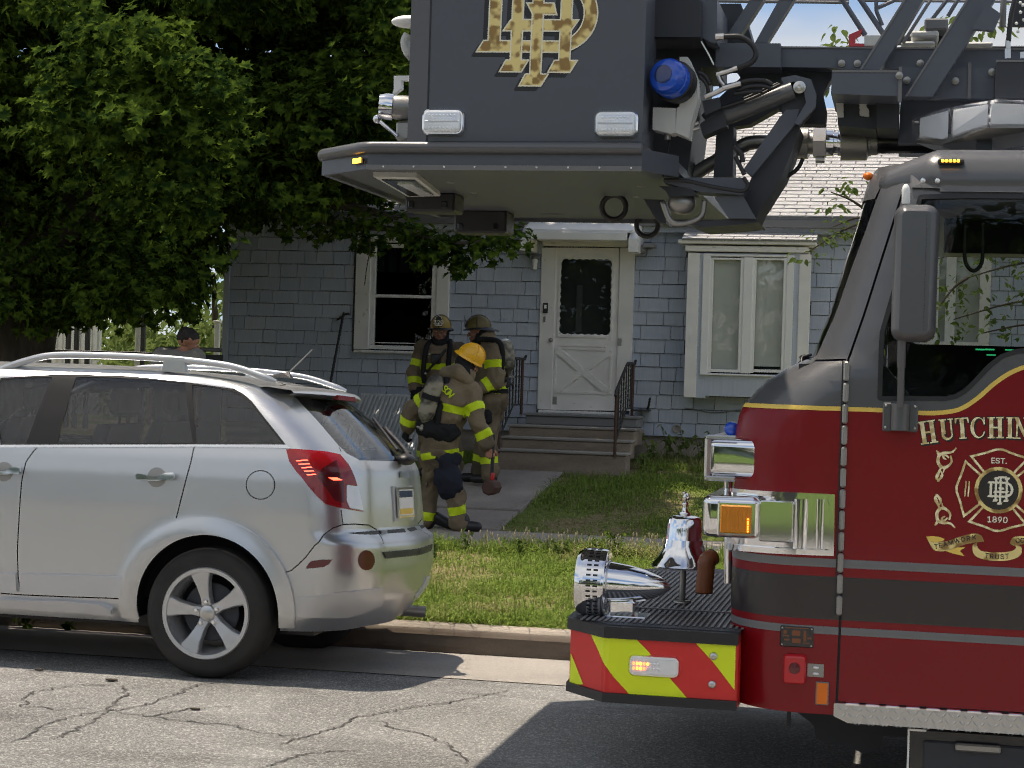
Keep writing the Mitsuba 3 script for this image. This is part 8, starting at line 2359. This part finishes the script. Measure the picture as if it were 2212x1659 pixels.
# small tree at the right, between the engine and the house
ST_ = thing('young_tree', 'thin leaved young tree between the fire engine and the right end of the house', 'tree')
t0 = P(2330, 1000, 15.5)
t0[2] = float(tz(15.5)) - 0.05
tt_ = P(2300, 300, 15.5)
stems = [curve([t0, t0 + [0, 0, 1.0], tt_], 14)]
sm = [(1795, 465), (1830, 440), (1815, 500), (1800, 520), (1860, 470), (1765, 545), (1750, 535), (1780, 530), (1700 + 100, 418), (1835, 410)]
for a_, b_ in (((2290, 420), (1890, 470)), ((1890, 470), (1745, 545)), ((1890, 470), (1795, 415)), ((2290, 640), (2060, 690)), ((2290, 560), (2090, 600)), ((2280, 520), (2020, 560)), ((2300, 700), (2120, 720)), ((2090, 600), (2030, 660)), ((1890, 470), (1800, 490))):
    stems.append(curve([P(*a_, 15.3), P((a_[0] + b_[0]) / 2, (a_[1] + b_[1]) / 2 - 8, 15.2), P(*b_, 15.1)], 10))
add(ST_ + '__trunk', [tube(s_, np.linspace(0.05 if i == 0 else 0.014, 0.02 if i == 0 else 0.005, len(s_)), 6) for i, s_ in enumerate(stems)], 'bark', True)
lc = [P(x, y, 15.1) + rt.normal(size=3) * [0.05, 0.1, 0.04] for x, y in sm for _ in range(2)]
for _ in range(95):
    lc.append(P(rt.uniform(2000, 2330), rt.uniform(430, 730), rt.uniform(14.9, 15.8)))
lc = np.array([p for p in lc])
v5, f5 = cluster_leaves(rt, lc, np.full(len(lc), 0.11), 6, 0.08, 0.5, 0.5, 0.8, OVAL)
add(ST_ + '__crown', (v5, f5), 'leaf_mid', False)


# far trees: seen over the roof, beyond the yard, and across the street behind the camera
def far_tree(name, label, x, y, h, w, n, mt, seed, group, leaf_size=0.4, low=0.25):
    r_ = np.random.default_rng(seed)
    k = thing(name, label, 'tree', group)
    z0 = float(tz(min(y, 390))) - 0.1
    add(k + '__trunk', tube(curve([[x, y, z0], [x + 0.1, y, z0 + h * 0.3], [x, y, z0 + h * 0.7]], 8), np.linspace(0.03, 0.012, 9) * h, 8), 'bark', True)
    c = []
    while len(c) < n:
        d = r_.normal(size=3)
        d /= np.linalg.norm(d)
        p = np.array([x, y, z0 + h * (0.5 + low / 2)]) + d * r_.random() ** 0.4 * np.array([w, w, h * (0.5 - low / 2)])
        c.append(p)
    c = np.array(c)
    v, f = cluster_leaves(r_, c, np.full(n, w * 0.22) * (0.6 + 0.8 * r_.random(n)), 26, leaf_size, 0.8, 0.3, 0.8, OVAL)
    add(k + '__crown', (v, f), mt, False)


FG = 'far trees behind the house'
for i, (px_, y_, top, w_) in enumerate(((1730, 46, 62, 2.6), (1820, 50, 70, 2.4), (1905, 52, 62, 2.2), (2150, 48, -20, 3.0))):
    p = P(px_, top, y_)
    far_tree('far_tree', ('pale green tree top showing above the roof, left one behind the braces', 'pale tree top in the middle of the sky gap over the roof', 'pale tree top beside the red bracket above the roof', 'far tree behind the upper right ladder')[i], p[0], y_, p[2] - tz(y_), w_, 26, 'leaf_pale', 50 + i, FG, 0.34, 0.4)
for i, (px_, y_, top, w_, m_) in enumerate(((465, 36, 450, 2.2, 'leaf_pale'), (330, 40, 560, 2.4, 'leaf_pale'), (420, 30, 640, 1.6, 'leaf_pale'), (270, 33, 655, 1.7, 'leaf_pale'), (150, 44, 560, 3.0, 'leaf'), (20, 42, 400, 3.5, 'leaf'), (340, 29, 690, 1.5, 'leaf_pale'), (440, 27, 668, 1.3, 'leaf_pale'))):
    p = P(px_, top, y_)
    far_tree('shrub' if p[2] < 4.2 else 'yard_tree', ('tall pale green tree beside the corner of the house', 'pale tree in the sunny yard behind the maple', 'bright shrub right of the white post', 'bright shrub left of the white post', 'dark tree beyond the white fence', 'dark tree at the far left', 'low sunny shrub behind the car roof', 'low sunny shrub beside the house corner')[i],
             p[0], y_, p[2] - float(tz(y_)), w_, 30 if p[2] > 4 else 24, m_, 70 + i, None, 0.30 if p[2] > 4 else 0.2, 0.0)
# the other side of the street, behind the camera: what the paint and the chrome mirror
OG = 'trees across the street'
for i, (x, y, h, w) in enumerate(((-14, -27, 7.5, 4.0), (-6, -29, 8.5, 4.2), (3, -26, 7, 3.8), (11, -29, 8, 4.2), (19, -27, 7, 4), (-23, -28, 8.5, 4.5), (-32, -27, 8, 4.5), (28, -28, 8.5, 4.5))):
    far_tree('street_tree', 'green tree across the street', x, y, h, w, 46, 'leaf', 100 + i, OG, 0.7, 0.15)
OH = thing('opposite_house', 'plain grey house across the street', 'house')
add(OH + '__wall', bx(-12, 10, -46, -37, 0, 3.2), 'siding1')
add(OH + '__roof', hull([[x, y, z_] for x in (-12.6, 10.6) for y, z_ in ((-47, 3.1), (-36, 3.1), (-41.5, 6.2))]), 'roofing_dark')
for x in (-9, -3, 4):
    add(OH + '__window', bx(x, x + 1.6, -36.98, -36.9, 1.0, 2.3), 'black_gloss')

OC = 'unseen dark cars added for the chrome to mirror'
for i, x in enumerate((-11.5, -5.6, 4.6)):  # unseen cars, added behind the camera to darken what the chrome mirrors
    k = thing('opposite_car', 'unseen dark saloon added to darken the reflections', 'car', OC)
    prof_ = [(x - 2.3, 0.35), (x + 2.3, 0.35), (x + 2.3, 0.85), (x + 1.5, 0.95), (x + 0.8, 1.42), (x - 0.9, 1.42), (x - 1.7, 0.98), (x - 2.3, 0.9)]
    add(k + '__body', slab(Polygon(prof_), -5.6, -3.85), 'dark_paint')
    add(k + '__window', slab(Polygon([(x + 1.25, 0.98), (x + 0.72, 1.36), (x - 0.82, 1.36), (x - 1.4, 0.98)]), -3.85, -3.84), 'black_gloss')
    for dx in (-1.4, 1.4):
        add(k + '__wheel', lathe([(0, 0), (0, 0.2), (0.02, 0.32), (0.2, 0.32)], [x + dx, -3.83, 0.32], [0, -1, 0], 20), 'rubber', 30)

# yard behind the tree: fence of white sheets, posts, masonry pier, trailer
K_ = lambda x, y, Y: P(*Z('K', x, y), Y)
WF = thing('sheet_fence', 'white ribbed sheet fence in the sun behind the maple trunk', 'fence')
FY = 30.0
a, b = K_(470, 420, FY), K_(950, 830, FY)
n = 9
for i in range(n):
    x0_, x1_ = a[0] + (b[0] - a[0]) * i / n, a[0] + (b[0] - a[0]) * (i + 1) / n
    add(WF + '__sheet', [bx(x0_ + 0.006, x1_ - 0.006, FY, FY + 0.03, 0.75, a[2]), bx(x0_ + 0.006, x0_ + 0.05, FY - 0.03, FY, 0.75, a[2], 0.008)], 'white_vinyl')
IF = thing('iron_fence', 'row of dark upright posts in front of the white fence', 'fence')
for q in ((470, 500), (650, 470), (730, 430), (830, 520), (1355, 430)):
    c, d_ = K_(q[0], q[1], 24.0), K_(q[0], 820, 24.0)
    add(IF + '__post', bx(c[0] - 0.03, c[0] + 0.03, 23.97, 24.03, 0.6, c[2], 0.006), 'iron')
c, d_ = K_(480, 790, 24.0), K_(1450, 800, 24.0)
add(IF + '__rail', bx(c[0], d_[0], 23.93, 23.965, c[2] - 0.06, c[2], 0.004), 'iron')
LT_ = thing('leaning_trunk', 'slim leaning dark tree trunk left of the white fence', 'tree')
add(LT_ + '__trunk', tube(curve([K_(385, 850, 21), K_(410, 700, 21), K_(450, 560, 21), K_(520, 380, 21)], 12), np.linspace(0.17, 0.12, 13), 10), 'bark', True)
PRR = thing('masonry_pier', 'pale block pier beside the leaning trunk', 'pier')
c, d_ = K_(282, 695, 22.5), K_(352, 830, 22.5)
for i in range(5):
    z0_ = c[2] - 0.22 * (i + 1)
    add(PRR + '__block', bx(c[0], d_[0], 22.5, 22.8, z0_ + 0.006, z0_ + 0.216, 0.012), 'concrete')
for q, lb in (((1295, 580), 'white post standing among the sunny shrubs'), ((2040, 540), 'grey post near the corner of the house')):
    k = thing('yard_post', lb, 'post')
    c = K_(q[0], q[1], 25.0)
    add(k + '__shaft', bx(c[0] - 0.035, c[0] + 0.035, 25.0, 25.07, 0.6, c[2], 0.006), 'white_box')
    add(k + '__cap', bx(c[0] - 0.05, c[0] + 0.05, 24.985, 25.085, c[2], c[2] + 0.03, 0.006), 'white_box')
TRL = thing('trailer', 'grey metal rails of a trailer behind the man', 'trailer')
ra = [K_(1455, 830, 18.6), K_(1460, 800, 18.6), K_(1490, 784, 18.6), K_(1600, 782, 18.6), K_(1900, 790, 18.6), K_(2085, 798, 18.6)]
add(TRL + '__rail', tube(ra, 0.022, 8), 'stripe_grey', True)
add(TRL + '__side', slab(Polygon([(ra[2][0], ra[2][2] - 0.05), (ra[-1][0], ra[-1][2] - 0.05), (ra[-1][0], 0.75), (ra[2][0], 0.75)]), 18.62, 18.66), 'ladder_dark')
add(TRL + '__wheel', lathe([(0, 0), (0, 0.2), (0.03, 0.3), (0.15, 0.3), (0.18, 0.2)], [(ra[2][0] + ra[-1][0]) / 2, 18.6, 0.62], [0, 1, 0], 24), 'rubber', 30)


# grass: blades on the strip by the kerb and on the lawn
def blades(r_, x, y, h, w, lean=2.2):
    n = len(x)
    z = tz(y)
    a = r_.uniform(0, 2 * math.pi, n)
    d = np.stack([np.cos(a), np.sin(a), 0 * a], 1)
    s = np.stack([-d[:, 1], d[:, 0], 0 * a], 1)
    p = np.stack([x, y, z - 0.01], 1)
    l = lean * r_.random(n)
    m = p + np.stack([d[:, 0] * h * l * 0.4, d[:, 1] * h * l * 0.3, h * (0.6 - 0.05 * l)], 1)
    t = p + np.stack([d[:, 0] * h * l, d[:, 1] * h * l, h * (1 - 0.38 * l)], 1)
    V = np.stack([p - s * w[:, None] / 2, p + s * w[:, None] / 2, m + s * w[:, None] * 0.4, m - s * w[:, None] * 0.4, t], 1).reshape(-1, 3)
    F = np.array([[0, 1, 2], [0, 2, 3], [3, 2, 4]])
    return V, (F[None] + (np.arange(n) * 5)[:, None, None]).reshape(-1, 3)


rg = np.random.default_rng(5)
x, y = rg.uniform(-5.5, 2.0, 95000), rg.uniform(11.44, 15.56, 95000)
den = meshkit.fbm(np.stack([x * 1.1, y * 1.1, x * 0], -1), 3, 4)
k = (den > 0.24 + 0.2 * rg.random(len(x))) | (rg.random(len(x)) < 0.3)
x, y, den = x[k], y[k], den[k]
h = (0.045 + 0.075 * rg.random(len(x))) * (0.6 + den)
h = np.where(y > 15.1, h * 1.7, h)
add('grass', blades(rg, x, y, h, 0.006 + 0.006 * rg.random(len(x))), 'grass_blade')
labels['grass'] = {'kind': 'stuff', 'label': 'uneven green grass of the strip between kerb and pavement', 'category': 'grass'}
x, y = rg.uniform(-8.6, 1.5, 62000), rg.uniform(17.08, 21.9, 62000)
den = meshkit.fbm(np.stack([x * 0.9 + 4, y * 0.9, x * 0], -1), 3, 14)
k = ((x > -3.75 + 0.18 * (den - 0.5)) | (x < -4.9)) & ~((y > 20.35) & (x > sx0 - 0.1) & (x < sx1 + 0.08))
k &= (den > 0.43 + 0.25 * rg.random(len(x))) | (rg.random(len(x)) < 0.18) | (y > 20.9)
x, y, den = x[k], y[k], den[k]
h = (0.04 + 0.08 * rg.random(len(x))) * (0.5 + den) * np.where((y > 20.6) & (x > -3.2), 1.9, 1.0)
k = add('lawn_grass', blades(rg, x, y, h, 0.007 + 0.007 * rg.random(len(x))), 'grass_blade')
labels[k] = {'kind': 'stuff', 'label': 'patchy grass of the front lawn', 'category': 'grass'}
# weeds with broad leaves
WG = 'weeds along the foot of the house and the kerb'


def weed(px, zoom, Y, hgt, n, size, label, mt='leaf_pale', seed=0):
    r_ = np.random.default_rng(seed)
    c = P(*Z(zoom, *px), Y)
    z0 = float(tz(Y))
    k = thing('weed', label, 'weed')
    st_, pos = [], []
    for _ in range(max(3, n // 8)):
        a = r_.uniform(0, 2 * math.pi)
        e = np.array([c[0] + math.cos(a) * hgt * 0.35, Y + math.sin(a) * hgt * 0.35, z0 + hgt * r_.uniform(0.6, 1)])
        s_ = curve([[c[0], Y, z0 - 0.02], [c[0] * 0.6 + e[0] * 0.4, Y, z0 + hgt * 0.5], e], 6)
        st_.append(tube(s_, 0.004, 5))
        for q in s_[2:]:
            pos += [q + r_.normal(size=3) * 0.02 for _ in range(2)]
    pos = np.array(pos)
    d = r_.normal(size=pos.shape)
    v, f = leaves(pos, d * 0.5 + [0, -0.2, 0.9], d * [1, 1, 0.2], size * (0.7 + 0.6 * r_.random(len(pos))), OVAL)
    add(k + '__stem', st_, mt, True)
    add(k + '__foliage', (v, f), mt, False)


weed((930, 1420), 'E', 21.3, 0.35, 30, 0.09, 'leafy weed growing beside the right edge of the steps', seed=1)
weed((1020, 1400), 'E', 21.6, 0.45, 34, 0.10, 'tall weed by the foundation left of the vent', seed=2)
weed((1080, 1390), 'E', 21.55, 0.40, 30, 0.09, 'weed below the round vent', seed=3)
weed((1210, 1420), 'E', 21.6, 0.38, 40, 0.09, 'bushy weed by the foundation near the fire engine', seed=4)
weed((870, 1450), 'E', 20.9, 0.22, 24, 0.08, 'low weed at the foot of the railing', seed=5)
for i_, (x_, y_) in enumerate(((1010, 15.2), (1120, 15.0), (1210, 14.9), (1290, 15.3), (940, 14.7))):
    weed((x_, 1190), 'S', y_, 0.20, 22, 0.06, ('broad leaved weed at the pavement edge behind the car', 'broad leaved weed in the middle of the grass strip', 'dark clump of weed in the grass strip', 'weed clump at the pavement edge left of the siren', 'weed in the grass strip close to the car bumper')[i_], 'leaf_mid', seed=20 + i_)
weed((335, 745), 'G', 15.3, 0.30, 22, 0.07, 'dark leaved weed at the pavement edge behind the siren', 'leaf', seed=6)
weed((120, 1345), 'F', 11.2, 0.12, 16, 0.06, 'spidery weed in the gutter under the car', 'leaf', seed=7)
weed((310, 1350), 'F', 11.25, 0.07, 10, 0.045, 'tiny weed in the gutter near the tyre', 'leaf', seed=8)
# seed heads at the far edge of the strip
sh_ = []
for _ in range(130):
    x_, y_ = rg.uniform(-3.6, -1.6), rg.uniform(15.0, 15.5)
    z_ = float(tz(y_))
    hh = rg.uniform(0.10, 0.20)
    e = np.array([x_ + rg.normal() * 0.04, y_ + rg.normal() * 0.04, z_ + hh])
    sh_.append(tube([[x_, y_, z_], (np.array([x_, y_, z_]) + e) / 2 + [0.01, 0, 0.01], e], 0.0014, 4))
    sh_.append(ball(e, [0.006, 0.006, 0.022], 1))
k = add('seed_heads', sh_, 'seed', True)
labels[k] = {'kind': 'stuff', 'label': 'pale grass seed heads along the pavement edge', 'category': 'grass'}

# small litter
c = PH(*Z('E', 190, 1690), 0.3) if False else PH(1385, 1083, 0.36)
k = thing('yellow_scrap', 'crumpled bright yellow scrap lying on the lawn', 'litter')
add(k + '__paper', [hull(c + rg.normal(size=(9, 3)) * [0.05, 0.03, 0.012] + [i * 0.06 - 0.06, 0, 0.03]) for i in range(3)], 'lime')
c = PH(*Z('E', 245, 1575), 0.42)
k = thing('white_scrap', 'curled pale scrap lying on the front path', 'litter')
add(k + '__paper', tube(np.array([c + [0.075 * math.cos(t), 0.0, 0.05 * math.sin(t) + 0.01] for t in np.linspace(0.2, 2.9, 12)]), 0.018, 6), 'white_box', True)
for i, (q, sz) in enumerate((((876, 549), 0.026), ((175, 373), 0.025), ((500, 418), 0.035))):
    c = PH(*Z('N', *q), 0.0)
    k = thing('dead_leaf', ('dark dead leaf on the road below the wheel', 'dark chip on the road at the left', 'dark scrap beside the crack behind the tyre', 'long dark patch of bark on the road', 'strip of bark by the crack near the tyre')[i], 'debris')
    add(k + '__blade', hull([c + [sz * math.cos(t), sz * 0.5 * math.sin(t) + sz * 0.5 * math.cos(t) * (1 if i > 2 else 0.1), 0.002 + (0.008 if j else 0)] for t in np.linspace(0, 6, 9) for j in (0, 1)]), 'bark')
